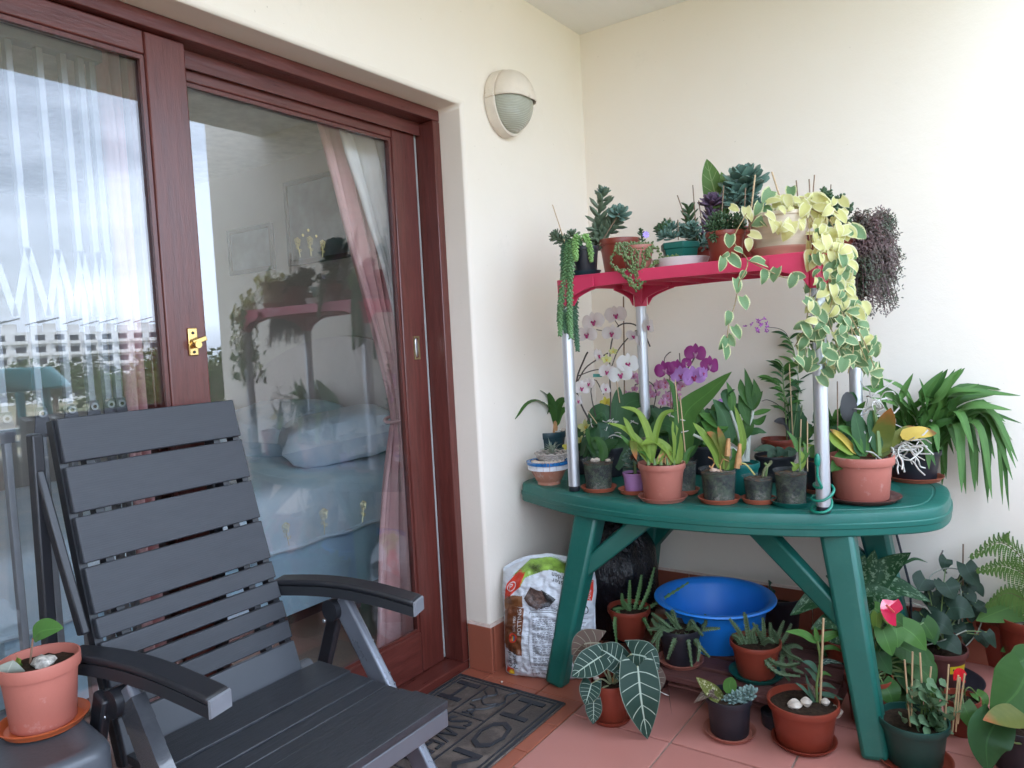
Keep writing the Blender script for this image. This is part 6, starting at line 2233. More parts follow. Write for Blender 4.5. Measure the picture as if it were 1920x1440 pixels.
def stapelia(p, spots, r=.008, m_=None):
    """four-ribbed toothed stems; each spot is a photo path"""
    for pts in spots:
        P_ = spline([p.px(*q) for q in pts], 40)
        b = MB()
        n = len(P_)
        vs_, fs = [], []
        X_ = None
        for i, q in enumerate(P_):
            ax = (P_[min(i + 1, n - 1)] - P_[max(0, i - 1)]).normalized()
            X_ = ax.orthogonal().normalized() if X_ is None else (X_ - ax * X_.dot(ax)).normalized()
            Y_ = ax.cross(X_)
            tp_ = (1 - .55 * (i / (n - 1)) ** 3)
            for k in range(8):
                a = PI / 4 * k
                rr = r * tp_ * ((1.45 if i % 3 == 0 else .85) if k % 2 == 0 else .55)
                vs_.append(q + (X_ * math.cos(a) + Y_ * math.sin(a)) * rr + ax * (.004 if (k % 2 == 0 and i % 3 == 0) else 0))
        for i in range(n - 1):
            for k in range(8):
                k2 = (k + 1) % 8
                fs.append((i * 8 + k, i * 8 + k2, (i + 1) * 8 + k2, (i + 1) * 8 + k))
        fs.append(tuple((n - 1) * 8 + k for k in range(8)))
        b.add(vs_, fs)
        part('stem', b, m_ or STAP, p.root, sm=30)


STAPB = mat('stapelia_stem_fresh', (.10, .20, .07), .6, .25, 16, .3, 90)
p = potted('potted_stapelia', 'upright toothed carrion plant in red brown pot by the soil bag', 1186, 1205, 80, 54, 1152, GZP, TERRA2)
stapelia(p, [[(1180, 1150), (1180, 1120), (1181, 1088)], [(1188, 1150), (1198, 1110), (1203, 1078)], [(1196, 1150), (1215, 1110), (1227, 1064)], [(1200, 1148), (1235, 1128), (1291, 1092, -.04)], [(1178, 1150), (1168, 1130), (1166, 1113)], [(1180, 1152), (1165, 1142), (1150, 1142, -.05)],
             [(1202, 1148), (1208, 1162, -.08), (1222, 1190, -.10)], [(1160, 1146, -.03), (1153, 1165, -.07), (1156, 1205, -.08)], [(1186, 1152), (1176, 1138, -.03), (1170, 1128, -.03)]], .0078, STAPB)
p = potted('potted_stapelia', 'sprawling grey green carrion plant in black pot on a terracotta saucer', 1283, 1251, 82, 58, 1190, GZP, BLK, saucer=(86, TERRA, 'terracotta saucer under the sprawling carrion plant'))
stapelia(p, [[(1280, 1185), (1262, 1165), (1248, 1148)], [(1270, 1185), (1250, 1178), (1215, 1180, -.04)], [(1275, 1186), (1265, 1200, -.08), (1252, 1236, -.09)], [(1285, 1186), (1290, 1200, -.08), (1297, 1250, -.09)], [(1295, 1186), (1305, 1205, -.08), (1330, 1232, -.09)], [(1300, 1184), (1322, 1180, -.04), (1350, 1178, -.05)],
             [(1305, 1184), (1322, 1170), (1322, 1152)], [(1265, 1185), (1240, 1182, -.04), (1222, 1205, -.06)], [(1260, 1185), (1236, 1190, -.05), (1232, 1222, -.06)], [(1290, 1184), (1296, 1165), (1306, 1175, -.04)], [(1272, 1184), (1262, 1150), (1260, 1146)], [(1285, 1186), (1300, 1176, -.05), (1318, 1192, -.07)],
             [(1255, 1184), (1232, 1172), (1222, 1160)], [(1295, 1188), (1310, 1210, -.09), (1308, 1240, -.1)], [(1262, 1184), (1242, 1166), (1222, 1150, .03)]], .0085)
p = potted('potted_stapelia', 'dense toothed carrion plant in red brown pot on a green saucer', 1430, 1278, 93, 68, 1220, GZP, TERRA2, saucer=(100, SAUCG, 'green saucer under the dense carrion plant'))
stapelia(p, [[(1400, 1215), (1386, 1185), (1368, 1160)], [(1405, 1214), (1400, 1175), (1395, 1148)], [(1412, 1214), (1402, 1180), (1398, 1152)], [(1430, 1214), (1432, 1185), (1430, 1158)], [(1445, 1214), (1446, 1190), (1444, 1168)], [(1455, 1214), (1462, 1185), (1470, 1164)], [(1460, 1214), (1475, 1190), (1484, 1170)],
             [(1440, 1216), (1436, 1240, -.08), (1460, 1262, -.1), (1500, 1268, -.1)], [(1450, 1216), (1442, 1236, -.08), (1470, 1248, -.1), (1500, 1244, -.1)], [(1470, 1216), (1466, 1250, -.08), (1480, 1276, -.08)], [(1465, 1215), (1480, 1228, -.06), (1505, 1240, -.06)], [(1420, 1214), (1412, 1186), (1420, 1172)], [(1470, 1215), (1490, 1210), (1504, 1216)],
             [(1438, 1214), (1425, 1190), (1412, 1168)], [(1395, 1216), (1382, 1196), (1372, 1190)], [(1450, 1214), (1456, 1196), (1448, 1180)], [(1478, 1216), (1486, 1250, -.05), (1506, 1262, -.06)], [(1425, 1214), (1440, 1200, -.04), (1452, 1205, -.05)]], .0085)

# alocasia in front of the table leg
p = potted('potted_alocasia', 'dark velvety leaves with white veins in red brown pot, front left of table', 1150, 1358, 74, 58, 1292, 0.0006, TERRA2, saucer=(82, TERRA2, 'red brown saucer under the white-veined plant'))
crown = p.px(1148, 1286)
for (a, mid, tip, w, mm, pd) in (((1196, 1250, -.10), (1202, 1310, -.14), (1214, 1386, -.15), .130, L_ALO, .0032), ((1126, 1231, -.05), (1100, 1248, -.08), (1071, 1269, -.10), .092, L_ALO, .003), ((1164, 1242, 0), (1142, 1226, 0), (1117, 1212, .02), .095, L_ALO, .003),
                                 ((1185, 1226, -.02), (1212, 1233, -.04), (1236, 1256, -.06), .100, L_ALO, .0034), ((1109, 1282, -.06), (1104, 1300, -.08), (1097, 1322, -.09), .070, L_ALO, .002), ((1113, 1316, -.07), (1113, 1335, -.08), (1112, 1358, -.09), .055, L_ALO, .002),
                                 ((1122, 1205, .04), (1095, 1208, .04), (1072, 1228, .03), .095, L_ALOP, .003), ((1216, 1258, .0), (1230, 1275, -.01), (1236, 1296, -.02), .075, L_ALOP, .002), ((1176, 1258, -.05), (1160, 1268, -.07), (1186, 1262, -.1), .03, L_ALO, .002), ((1098, 1220, .02), (1086, 1240, .02), (1090, 1262, .0), .05, L_ALOP, .002)):
    A = p.px(*a)
    lf = p.leaf([a, mid, tip], w, 'arrow', mm, up=-FW * .8 + Vector((0, 0, .6)), fold=.10, n=16)
    part('petiole', MB().tube(spline([crown, (crown + A) / 2 + Vector((0, 0, .02)), A], 8), [pd + .0015 * (1 - i / 8) for i in range(9)], 6), mat('pale_petiole', (.30, .32, .18), .5), p.root)
p.stem([(1152, 1290), (1150, 1270)], .011, HUSK, r1=.004, name='corm')
p.stem([(1225, 1290, -.02), (1248, 1302, -.02), (1254, 1304, -.02)], .0015, ROOTW)
p.leaf([(1254, 1286, -.02), (1255, 1310, -.02), (1260, 1342, -.02)], .012, 'lance', L_ALOP, up=RT)
pebbles(p, [(1118, 1272)], r=.010)

# small black pot with begonia
p = potted('potted_begonia', 'small black floor pot with spotted begonia leaf and grey rosette', 1379, 1390, 85, 70, 1324, 0.0006, BLK, saucer=(96, TERRA, 'terracotta saucer under the small black floor pot'))
p.leaf([(1358, 1314), (1332, 1296, -.02), (1305, 1270, -.03)], .055, 'ovate', L_SPOT, up=Vector((0, 0, .6)) - FW * .6)
p.leaf([(1352, 1310), (1328, 1300, -.03), (1301, 1318, -.04)], .028, 'lance', L_ALOP, wave=.3)
p.leaf([(1372, 1300, -.02), (1368, 1285, -.02), (1372, 1270, -.02)], .046, 'round', L_GREEN, up=-FW)
for x, y, r in ((1378, 1308, .03), (1390, 1312, .035), (1400, 1304, .034), (1408, 1300, .028), (1368, 1316, .026), (1394, 1322, .03)):
    rosette(p, p.px(x, y, -.02), r, 16, mat('powdery_grey_leaf', (.16, .24, .22), .6, .2), axis=Vector((0, -.5, .8)), lw=.55)
p.stem([(1360, 1316), (1340, 1302), (1318, 1285)], .003, STEMG)
p.stem([(1372, 1316, -.02), (1372, 1302, -.02)], .002, STEMG)
q = on_z(1455, 1362, 0.0005)
solo('plastic_pot', MB().lathe([(.03, 0), (.04, .004), (.046, .05), (.04, .055), (.02, .056)], q, 24, wob=.1), BLK, 'small empty black pot in the shade behind the shell-topped pot', 'pot', q)

# terracotta pot with shells, bamboo cane
p = potted('potted_reed_orchid', 'young reed orchid tied to a cane in red brown pot topped with shells', 1528, 1416, 128, 98, 1344, 0.0006, TERRA2, saucer=(117, TERRA2, 'red brown saucer under the shell-topped pot'))
p.stake(1537, 1345, 1544, 1159, -.01, .0036)
p.stem([(1536, 1345), (1531, 1290), (1538, 1240), (1533, 1202)], .0042, STEMG)
for pts, w, mm in (([(1533, 1206), (1505, 1190), (1473, 1184, -.05)], .030, L_GREEN), ([(1533, 1204), (1555, 1192), (1584, 1186)], .028, L_GREEN), ([(1533, 1203), (1530, 1190), (1527, 1174)], .018, L_GREEN), ([(1536, 1218), (1560, 1214), (1583, 1224)], .016, L_MID), ([(1532, 1300), (1556, 1304), (1581, 1312)], .018, L_BLUE),
                   ([(1532, 1286), (1550, 1284), (1568, 1292)], .014, L_BLUE), ([(1534, 1262), (1520, 1246), (1504, 1240)], .022, L_BLUE), ([(1532, 1280), (1522, 1262), (1508, 1252)], .018, L_BLUE), ([(1531, 1312), (1522, 1290), (1508, 1276)], .014, L_ALOP), ([(1530, 1330), (1520, 1300), (1510, 1262)], .014, L_BLUE), ([(1531, 1318), (1505, 1290), (1490, 1280)], .012, L_BLUE), ([(1535, 1250), (1552, 1240), (1588, 1246)], .016, L_ALO), ([(1535, 1270), (1545, 1262), (1560, 1268)], .012, L_GREEN)):
    p.leaf(pts, w, 'lance', mm, fold=.3)
SHELL = mat('white_shell', (.58, .50, .42), .45, .25, 30)
for x, y, r in ((1491, 1322, .026), (1567, 1334, .026), (1512, 1316, .02), (1524, 1338, .018), (1548, 1316, .016), (1556, 1344, .016)):
    c = p.px(x, y, -.02)
    b = MB()
    vs_, fs = [], []
    for i in range(9):
        for k in range(14):
            u = i / 8; a = 2 * PI * k / 14
            rr = r * math.sin(PI * (u * .9 + .08)) * (1 + .10 * math.cos(a * 7))
            vs_.append(c + RT * (u - .5) * r * 1.8 + Vector((0, 0, 1)) * rr * math.sin(a) * .7 - FW * rr * math.cos(a) * .8)
    for i in range(8):
        for k in range(14):
            fs.append((i * 14 + k, i * 14 + (k + 1) % 14, (i + 1) * 14 + (k + 1) % 14, (i + 1) * 14 + k))
    part('shell', b.add(vs_, fs), SHELL, p.root)

# ------------------------------------------------------------------ soil bag
BG0 = on_z(942, 1263, .001); BG1 = on_z(1092, 1246, .001)
bu = Vector((BG1.x - BG0.x, BG1.y - BG0.y, 0))
BW = .36
bu = Vector((.93, .38, 0)).normalized()        # along the bag's face
bn = Vector((bu.y, -bu.x, 0))                  # out of its face
BH = .455
BO = Vector((.045, -.918, .0015))
WHITEB = NT('white_bag_plastic')
WHITEB.col(WHITEB.mix(WHITEB.noise(8, 5, .6), (.56, .60, .66), (.66, .69, .73))); WHITEB.b.inputs['Roughness'].default_value = .32
WHITEB.bump(WHITEB.math('ADD', WHITEB.noise(16, 6, .65, stretch=(1, 1, 2.2)), WHITEB.math('MULTIPLY', WHITEB.noise(60, 4, .6, stretch=(.4, .4, 2)), .4)), .7, .012)
WHITEB = WHITEB.m


def bagp(u, v, out=0.0):
    """point on the bag's front; u along its face 0..1, v up 0..1"""
    uu = 2 * u - 1
    bul = (max(0, 1 - abs(uu) ** 3.2) ** .6) * (max(0, 1 - abs(2 * v - .95) ** 5)) ** .5
    dpt = .085 * bul
    topd = -.055 * abs(uu) ** 2.4
    lean = .05 * v * v
    x = u * BW + .012 * noise.noise(Vector((v * 3, u * 2, 5)))
    z = v * (BH + topd + .015 * noise.noise(Vector((u * 5, 1, 2))))
    wr = .010 * noise.noise(Vector((u * 8, v * 13, 3))) + .006 * noise.noise(Vector((u * 20, v * 26, 7)))
    return BO + bu * x + bn * (dpt + wr + out - lean - .005) + Vector((0, 0, z))


def bagback(u, v):
    uu = 2 * u - 1
    bul = (max(0, 1 - abs(uu) ** 3.2) ** .6) * (max(0, 1 - abs(2 * v - .95) ** 5)) ** .5
    topd = -.055 * abs(uu) ** 2.4
    return BO + bu * (u * BW) - bn * (.075 * bul + .05 * v * v + .005) + Vector((0, 0, v * (BH + topd)))


b = MB()
NU, NV = 120, 130
for fn, fl in ((bagp, False), (bagback, True)):
    vs_ = [fn(i / NU, j / NV) for i in range(NU + 1) for j in range(NV + 1)]
    fs = []
    for i in range(NU):
        for j in range(NV):
            a = i * (NV + 1) + j
            f = (a, a + NV + 1, a + NV + 2, a + 1)
            fs.append(f[::-1] if fl else f)
    b.add(vs_, fs)
for u in (0, 1):
    vs_ = [bagp(u, j / NV) for j in range(NV + 1)] + [bagback(u, j / NV) for j in range(NV + 1)]
    b.add(vs_, [(j, j + 1, NV + 1 + j + 1, NV + 1 + j) for j in range(NV)])
for v in (0, 1):
    vs_ = [bagp(j / NU, v) for j in range(NU + 1)] + [bagback(j / NU, v) for j in range(NU + 1)]
    b.add(vs_, [(j, j + 1, NU + 1 + j + 1, NU + 1 + j) for j in range(NU)])
bag = thing('soil_bag', 'white potting soil bag with brown and green print leaning in the corner', 'bag', BO)
part('sack', b, WHITEB, bag, sm=60)


def bag_patch(poly, m_, name='print', out=.0012, res=18):
    """a printed area bounded by a (u, v) outline, laid on the sack"""
    us = [q[0] for q in poly]; vs0 = [q[1] for q in poly]
    u0, u1, v0, v1 = min(us), max(us), min(vs0), max(vs0)

    def inside(x, y):
        r = False
        for i in range(len(poly)):
            (xa, ya), (xb, yb) = poly[i], poly[i - 1]
            if (ya > y) != (yb > y) and x < (xb - xa) * (y - ya) / (yb - ya) + xa: r = not r
        return r
    # scan lines: each strip clipped to the outline
    bb = MB()
    nv = max(6, int((v1 - v0) * 220))
    for j in range(nv):
        ya, yb = v0 + (v1 - v0) * j / nv, v0 + (v1 - v0) * (j + 1) / nv
        ym = (ya + yb) / 2
        xs = []
        for i in range(len(poly)):
            (xa, y_a), (xb, y_b) = poly[i], poly[i - 1]
            if (y_a > ym) != (y_b > ym): xs.append((xb - xa) * (ym - y_a) / (y_b - y_a) + xa)
        xs.sort()
        for k in range(0, len(xs) - 1, 2):
            nn_ = max(1, int((xs[k + 1] - xs[k]) * 50))
            for q in range(nn_):
                xa = xs[k] + (xs[k + 1] - xs[k]) * q / nn_; xb = xs[k] + (xs[k + 1] - xs[k]) * (q + 1) / nn_
                bb.add([bagp(xa, ya, out), bagp(xb, ya, out), bagp(xb, yb, out), bagp(xa, yb, out)], [(0, 1, 2, 3)])
    o = part(name, bb, m_, bag, sm=60)
    return o


def bag_text(s, u, v, hgt, wid, m_, up_dir='v', out=.0042, name='lettering'):
    """up_dir 'v': reads along u; 'side': reads up the bag; 'flip': upside down"""
    v2, f2 = text2d(s)
    mx_, mn_ = max(x for x, y in v2), min(x for x, y in v2)
    my_ = max(y for x, y in v2)
    vs_ = []
    for x, y in v2:
        a = (x - mn_) / (mx_ - mn_) * wid; c = y / my_ * hgt
        if up_dir == 'v': q = (u + a, v + c)
        elif up_dir == 'side': q = (u - c, v + a)
        else: q = (u - a, v - c)
        vs_.append(bagp(q[0], q[1], out))
    return part(name, MB().add(vs_, f2), m_, bag, sm=0)


BRN = mat('bag_brown_print', (.16, .055, .022), .34, .15, 8)
GRN = mat('bag_green_print', (.22, .36, .06), .34, .9, 14)
REDB = mat('bag_red_print', (.62, .045, .02), .34, .1, 8)
INK = mat('bag_black_print', (.02, .02, .022), .4, .1, 8)
WINK = mat('bag_white_print', (.7, .7, .7), .4, .05, 8)
SOILP = mat('bag_soil_print', (.09, .055, .045), .5, .7, 70)
YLW = mat('bag_yellow_print', (.7, .48, .03), .4, .1, 8)
bag_patch([(.02, .26), (.24, .22), (.27, .62), (.10, .66), (.02, .60)], BRN)
bag_patch([(.03, .60), (.10, .655), (.26, .63), (.26, .72), (.12, .75), (.03, .71)], mat('bag_brown_fold', (.20, .08, .03), .34, .3, 12), out=.0018)
bag_patch([(.04, .71), (.12, .745), (.24, .80), (.28, .90), (.20, .93), (.08, .86)], REDB)
bag_patch([(.22, .78), (.28, .86), (.46, .90), (.9, .93), (.9, .985), (.30, .975), (.12, .90), (.20, .915), (.27, .89)], GRN)
bag_patch([(.28, .70), (.35, .79), (.48, .75), (.55, .66), (.42, .615), (.33, .64)], SOILP)
bag_patch([(.46, .765), (.62, .70), (.55, .63), (.43, .612), (.53, .67)], INK, out=.0017)
bag_patch([(.84, .68), (.97, .72), (.98, .90), (.86, .84)], REDB)
bag_patch([(.02, .03), (.11, .02), (.12, .085), (.04, .10)], REDB)
bag_patch([(.055, .02), (.115, .018), (.12, .05), (.09, .075), (.06, .05)], YLW, out=.0019)
bag_text('Garden', .105, .105, .052, .20, INK, 'side')
bag_text('Master', .17, .095, .052, .20, INK, 'side')
bag_text('POTTING', .245, .40, .045, .22, WINK, 'side')
bag_text('SOIL MIX', .175, .43, .030, .14, WINK, 'side')
bag_text('How to use', .36, .545, .018, .17, INK)
bag_text('30 dm3', .37, .055, .022, .14, INK)
bag_text('Garden', .78, .90, .035, .20, INK, 'flip')
bag_text('Master', .78, .86, .035, .20, INK, 'flip')
bag_text('SOIL', .955, .72, .04, .09, WINK, 'side')
lines = MB()


def bline(u0, v0, u1, v1, w=.0035):
    K = max(2, int(20 * max(abs(u1 - u0), abs(v1 - v0))))
    for k in range(K):
        a, c = k / K, (k + 1) / K
        ua, va, ub, vb_ = u0 + (u1 - u0) * a, v0 + (v1 - v0) * a, u0 + (u1 - u0) * c, v0 + (v1 - v0) * c
        if abs(u1 - u0) > abs(v1 - v0): q = [(ua, va - w / 2), (ub, vb_ - w / 2), (ub, vb_ + w / 2), (ua, va + w / 2)]
        else: q = [(ua - w / 2, va), (ua + w / 2, va), (ub + w / 2, vb_), (ub - w / 2, vb_)]
        lines.add([bagp(x, y, .002) for x, y in q], [(0, 1, 2, 3)])


for (u0, v0, u1, v1) in ((.33, .12, .33, .585), (.33, .585, .70, .585), (.33, .12, .72, .12), (.34, .03, .34, .10), (.34, .10, .72, .10), (.34, .60, .34, .625), (.34, .60, .62, .60)):
    bline(u0, v0, u1, v1)
part('print_lines', lines, INK, bag, sm=0)
lines = MB()
rnd = random.Random(4)
for k in range(30):
    v = .525 - k * .0132
    u = .365
    while u < .70:
        wl = rnd.uniform(.015, .05)
        if k % 8 != 7: bline(u, v, min(.71, u + wl), v, .005)
        u += wl + .010
for k in range(4):
    u = .37
    while u < .66:
        wl = rnd.uniform(.015, .05); bline(u, .615 + k * .012, u + wl, .615 + k * .012, .004); u += wl + .01
for k in range(9):
    bline(.80, .55 - k * .03, .95 - .02 * (k % 3), .55 - k * .03, .004)
part('small_print', lines, mat('bag_small_print', (.10, .10, .12), .4), bag, sm=0, kind='stuff')


def bag_ring(u, v, r0, r1, m_, out=.002):
    vs_, fs = [], []
    K = 24
    for k in range(K):
        a = 2 * PI * k / K
        for r in (r0, r1): vs_.append(bagp(u + math.cos(a) * r, v + math.sin(a) * r * .8, out))
    for k in range(K):
        k2 = (k + 1) % K
        fs.append((2 * k, 2 * k + 1, 2 * k2 + 1, 2 * k2))
    part('emblem_ring', MB().add(vs_, fs), m_, bag, sm=60)


bag_ring(.145, .375, .036, .050, REDB)
for k, mm in enumerate((REDB, YLW, mat('bag_blue_print', (.05, .2, .5), .4))):
    bag_patch([(.122 + .016 * k, .352), (.134 + .016 * k, .352), (.134 + .016 * k, .392), (.122 + .016 * k, .392)], mm, 'emblem_bar', out=.0021)
bag_ring(.135, .82, .040, .048, WINK)
bag_text('P', .115, .80, .045, .035, WINK)
bag_ring(.90, .63, .045, .052, INK)

# black refuse bag behind it
rb = NT('black_refuse_plastic')
rb.col((.008, .008, .011)); rb.b.inputs['Roughness'].default_value = .22
rb.bump(rb.math('ADD', rb.noise(9, 6, .6, stretch=(1.6, 1.6, .6)), rb.math('MULTIPLY', rb.noise(34, 5, .6, stretch=(1.4, 1.4, .4)), .35)), .9, .03)
RC = Vector((.24, -.36, .0))
b = MB()
vs_, fs = [], []
NR, NS = 26, 40
for i in range(NR + 1):
    t = i / NR
    for k in range(NS):
        a = 2 * PI * k / NS
        r = (.175 * math.sin(PI * min(1, (.16 + .80 * t))) ** .55) * (1 + .16 * noise.noise(Vector((math.cos(a) * 1.6, math.sin(a) * 1.6, t * 2.5))) + .05 * noise.noise(Vector((math.cos(a) * 5, math.sin(a) * 5, t * 7))))
        r *= 1 + .05 * math.sin(a * 11 + 3 * t) * max(0, t - .5) * 2
        vs_.append(RC + Vector((r * math.cos(a) * 1.18, r * math.sin(a) * 1.0, .002 + .53 * t)))
for i in range(NR):
    for k in range(NS):
        k2 = (k + 1) % NS
        fs.append((i * NS + k, i * NS + k2, (i + 1) * NS + k2, (i + 1) * NS + k))
fs.append(tuple(NR * NS + k for k in range(NS))); fs.append(tuple(range(NS))[::-1])
b.add(vs_, fs)
rbag = thing('refuse_bag', 'stuffed shiny black refuse bag in the corner behind the soil bag', 'bag', RC)
part('sack', b, rb.m, rbag, sm=60)
ear = MB()
for k in range(4):
    a = 1.2 + k * 1.5
    c = RC + Vector((math.cos(a) * .05, math.sin(a) * .05, .52))
    ear.leaf([c, c + Vector((math.cos(a) * .04, math.sin(a) * .04, .05)), c + Vector((math.cos(a) * .10, math.sin(a) * .10, .05 - .02 * k))], .09, 'lance', Vector((0, 0, 1)), .5, 8, .5)
part('knot_ends', ear, rb.m, rbag)

# ================================================================== RIGHT-HAND GROUP ON THE FLOOR
F0 = .0006
p = potted('potted_kalanchoe', 'green pot of pale crinkled succulent leaves ringed with bamboo sticks', 1741, 1452, 121, 94, 1378, F0, mat('bottle_green_pot', (.010, .055, .045), .42, .12, 8), saucer=(132, TERRA2, 'red brown saucer under the green pot with sticks'))
KAL = leafmat('leaf_pale_crinkled', (.08, .17, .08), (.18, .28, .16), .5, .2)
for k in range(58):
    x = random.gauss(1742, 20); y = random.uniform(1282, 1378)
    dd = random.uniform(-.06, .04)
    a = random.uniform(-1.3, 1.3)
    ln = random.uniform(14, 24)
    p.leaf([(x, y, dd), (x + ln * .5 * math.sin(a), y - ln * .35 * math.cos(a), dd - .02), (x + ln * math.sin(a), y - ln * .5 * math.cos(a) + 3, dd - .035)], random.uniform(.030, .042), 'round', KAL, fold=.25, n=7, wave=.12)
for k in range(6): p.stem([(1725 + 7 * k, 1375), (1728 + 6 * k, 1340), (1730 + 5 * k, 1300)], .003, STEMG)
for x0, y0, x1, y1 in ((1707, 1366, 1696, 1237), (1709, 1350, 1711, 1222), (1728, 1280, 1725, 1224), (1742, 1290, 1746, 1250), (1772, 1350, 1779, 1246), (1785, 1378, 1797, 1266), (1796, 1357, 1809, 1263), (1792, 1372, 1800, 1270)):
    p.stake(x0, y0, x1, y1, -.03, .0026)

p = potted('potted_anthurium', 'anthurium with one glossy pink red flower behind the right table leg', 1646, 1368, 84, 62, 1285, F0, TERRA2)


def hleaf(p, a, mid, tip, w, mm, base=None, fold=.14, shape='heart'):
    w *= .84
    p.leaf([a, mid, tip], w, shape, mm, up=-FW * .8 + Vector((0, 0, .6)), fold=fold, n=14)
    A = p.px(*a)
    B_ = base or p.top
    part('petiole', MB().tube(spline([B_, (A + B_) / 2 + Vector((0, 0, .03)), A], 8), .0022, 5), STEMG, p.root)


for a, m1, t_, w, mm in (((1655, 1180, -.05), (1664, 1205, -.07), (1673, 1230, -.08), .075, L_GREEN), ((1680, 1178, -.04), (1682, 1195, -.06), (1683, 1215, -.07), .055, L_GREEN), ((1693, 1176, -.03), (1715, 1192, -.05), (1737, 1220, -.06), .095, L_GREEN),
                         ((1640, 1140, 0), (1650, 1150, 0), (1648, 1180, -.02), .06, L_GREEN), ((1684, 1210, .02), (1712, 1225, 0), (1738, 1248, -.02), .10, L_MID), ((1640, 1200, 0), (1650, 1230, -.03), (1672, 1265, -.04), .10, L_DARK), ((1712, 1245, .02), (1735, 1262, 0), (1752, 1285, -.02), .10, L_MID),
                         ((1655, 1280, -.06), (1668, 1300, -.09), (1676, 1326, -.1), .09, L_MID), ((1650, 1150, .05), (1642, 1160, .05), (1632, 1180, .04), .05, L_GREEN), ((1645, 1150, -.03), (1643, 1165, -.04), (1646, 1195, -.05), .04, L_LIME), ((1690, 1255, .04), (1705, 1280, .02), (1712, 1310, 0), .08, L_DARK), ((1625, 1250, .04), (1640, 1280, .02), (1645, 1320, 0), .08, L_DARK),
                         ((1672, 1160, .03), (1690, 1170, .03), (1705, 1190, .02), .07, L_MID), ((1662, 1155, -.02), (1668, 1165, -.03), (1670, 1178, -.04), .04, L_LIME)):
    hleaf(p, a, m1, t_, w, mm)
for k in range(26):
    x = random.uniform(1636, 1752); y = random.uniform(1165, 1300)
    dx = random.uniform(6, 22)
    hleaf(p, (x, y, .06), (x + dx * .5, y + 14, .05), (x + dx, y + random.uniform(28, 42), .04), random.uniform(.05, .085), random.choice((L_DARK, L_MID, L_DARK)))
SPA = mat('pink_red_spathe', (.62, .018, .075), .18, .08, 10, spec=.8, coat=.5)
b = MB().leaf([p.px(1680, 1152, -.06), p.px(1668, 1140, -.075), p.px(1655, 1124, -.06)], .080, 'heart', -FW + Vector((.3, 0, .3)), .12, 12)
part('spathe', b, SPA, p.root, sm=70)
p.stem([(1676, 1148, -.08), (1668, 1140, -.095), (1662, 1135, -.10)], .0035, mat('spadix', (.7, .12, .10), .4), name='spadix')
p.stem([(1652, 1285), (1672, 1220), (1680, 1152, -.06)], .002, STEMG)

p = potted('potted_aglaonema', 'silver-splashed broad-leaved plant behind the right table leg', 1608, 1300, 92, 70, 1215, F0, TERRA2)
for pts, w in (([(1622, 1110), (1660, 1068), (1708, 1036, -.04)], .085), ([(1620, 1120), (1605, 1090), (1588, 1062)], .07), ([(1640, 1140), (1650, 1108), (1606, 1118, -.05)], .06), ([(1625, 1130), (1668, 1098), (1745, 1128, -.06)], .085), ([(1610, 1140), (1640, 1115, -.03), (1690, 1118, -.05)], .075),
               ([(1590, 1160), (1540, 1120), (1481, 1154, -.05)], .085), ([(1592, 1180), (1560, 1165), (1520, 1180, -.04)], .07), ([(1615, 1110), (1630, 1070), (1640, 1030)], .065), ([(1612, 1115), (1650, 1090), (1680, 1062)], .07), ([(1600, 1130), (1570, 1090), (1548, 1080)], .06), ([(1618, 1118), (1612, 1070), (1622, 1040)], .06),
               ([(1600, 1180), (1570, 1200), (1540, 1230)], .07), ([(1620, 1150), (1660, 1150), (1700, 1165)], .06), ([(1600, 1190), (1560, 1220), (1530, 1215)], .06)):
    p.leaf(pts, w, 'ovate', L_PATCH, up=Vector((0, 0, .6)) - FW * .8, fold=.2)
for x, y in ((1622, 1112), (1592, 1165), (1612, 1125), (1640, 1145)): p.stem([(1608, 1222), ((1608 + x) / 2, (1222 + y) / 2), (x, y)], .005, STEMG)
p.leaf([(1690, 1060), (1715, 1048), (1740, 1055)], .012, 'lance', L_DARK)

p = potted('potted_philodendron', 'dark heart-leaved creeper in brown pot with a yellow price label', 1783, 1292, 98, 76, 1232, F0, mat('deep_brown_pot', (.10, .035, .032), .45, .1, 8), saucer=(150, BLK, 'black saucer beside the brown labelled pot'))
PD = leafmat('leaf_grey_dark_heart', (.015, .034, .022), (.032, .060, .040), .4, .1)
for a, m1, t_, w in (((1735, 1085, .03), (1728, 1095, .02), (1722, 1108, 0), .09), ((1772, 1092, -.02), (1780, 1105, -.04), (1790, 1124, -.05), .10), ((1810, 1058, 0), (1820, 1078, -.02), (1838, 1100, -.03), .085), ((1780, 1140, -.03), (1802, 1140, -.05), (1828, 1156, -.06), .105), ((1740, 1168, -.04), (1765, 1170, -.07), (1788, 1190, -.08), .10),
                     ((1770, 1200, -.06), (1785, 1208, -.08), (1802, 1228, -.1), .085), ((1775, 1048, .06), (1772, 1055, .05), (1770, 1072, .05), .055), ((1830, 1130, 0), (1840, 1138, -.02), (1850, 1150, -.03), .05), ((1755, 1138, 0), (1765, 1150, -.02), (1778, 1160, -.03), .08), ((1748, 1110, .03), (1750, 1122, .02), (1758, 1138, .01), .07),
                     ((1815, 1112, .02), (1822, 1120, .01), (1830, 1130, 0), .05), ((1790, 1170, 0), (1800, 1180, -.02), (1812, 1195, -.03), .07), ((1725, 1150, .02), (1732, 1165, .01), (1742, 1180, 0), .08), ((1850, 1185, -.04), (1856, 1195, -.05), (1868, 1216, -.06), .05), ((1835, 1190, 0), (1845, 1200, -.01), (1850, 1215, -.02), .06), ((1795, 1085, .04), (1800, 1095, .04), (1805, 1108, .03), .06)):
    hleaf(p, a, m1, t_, w, PD, fold=.1)
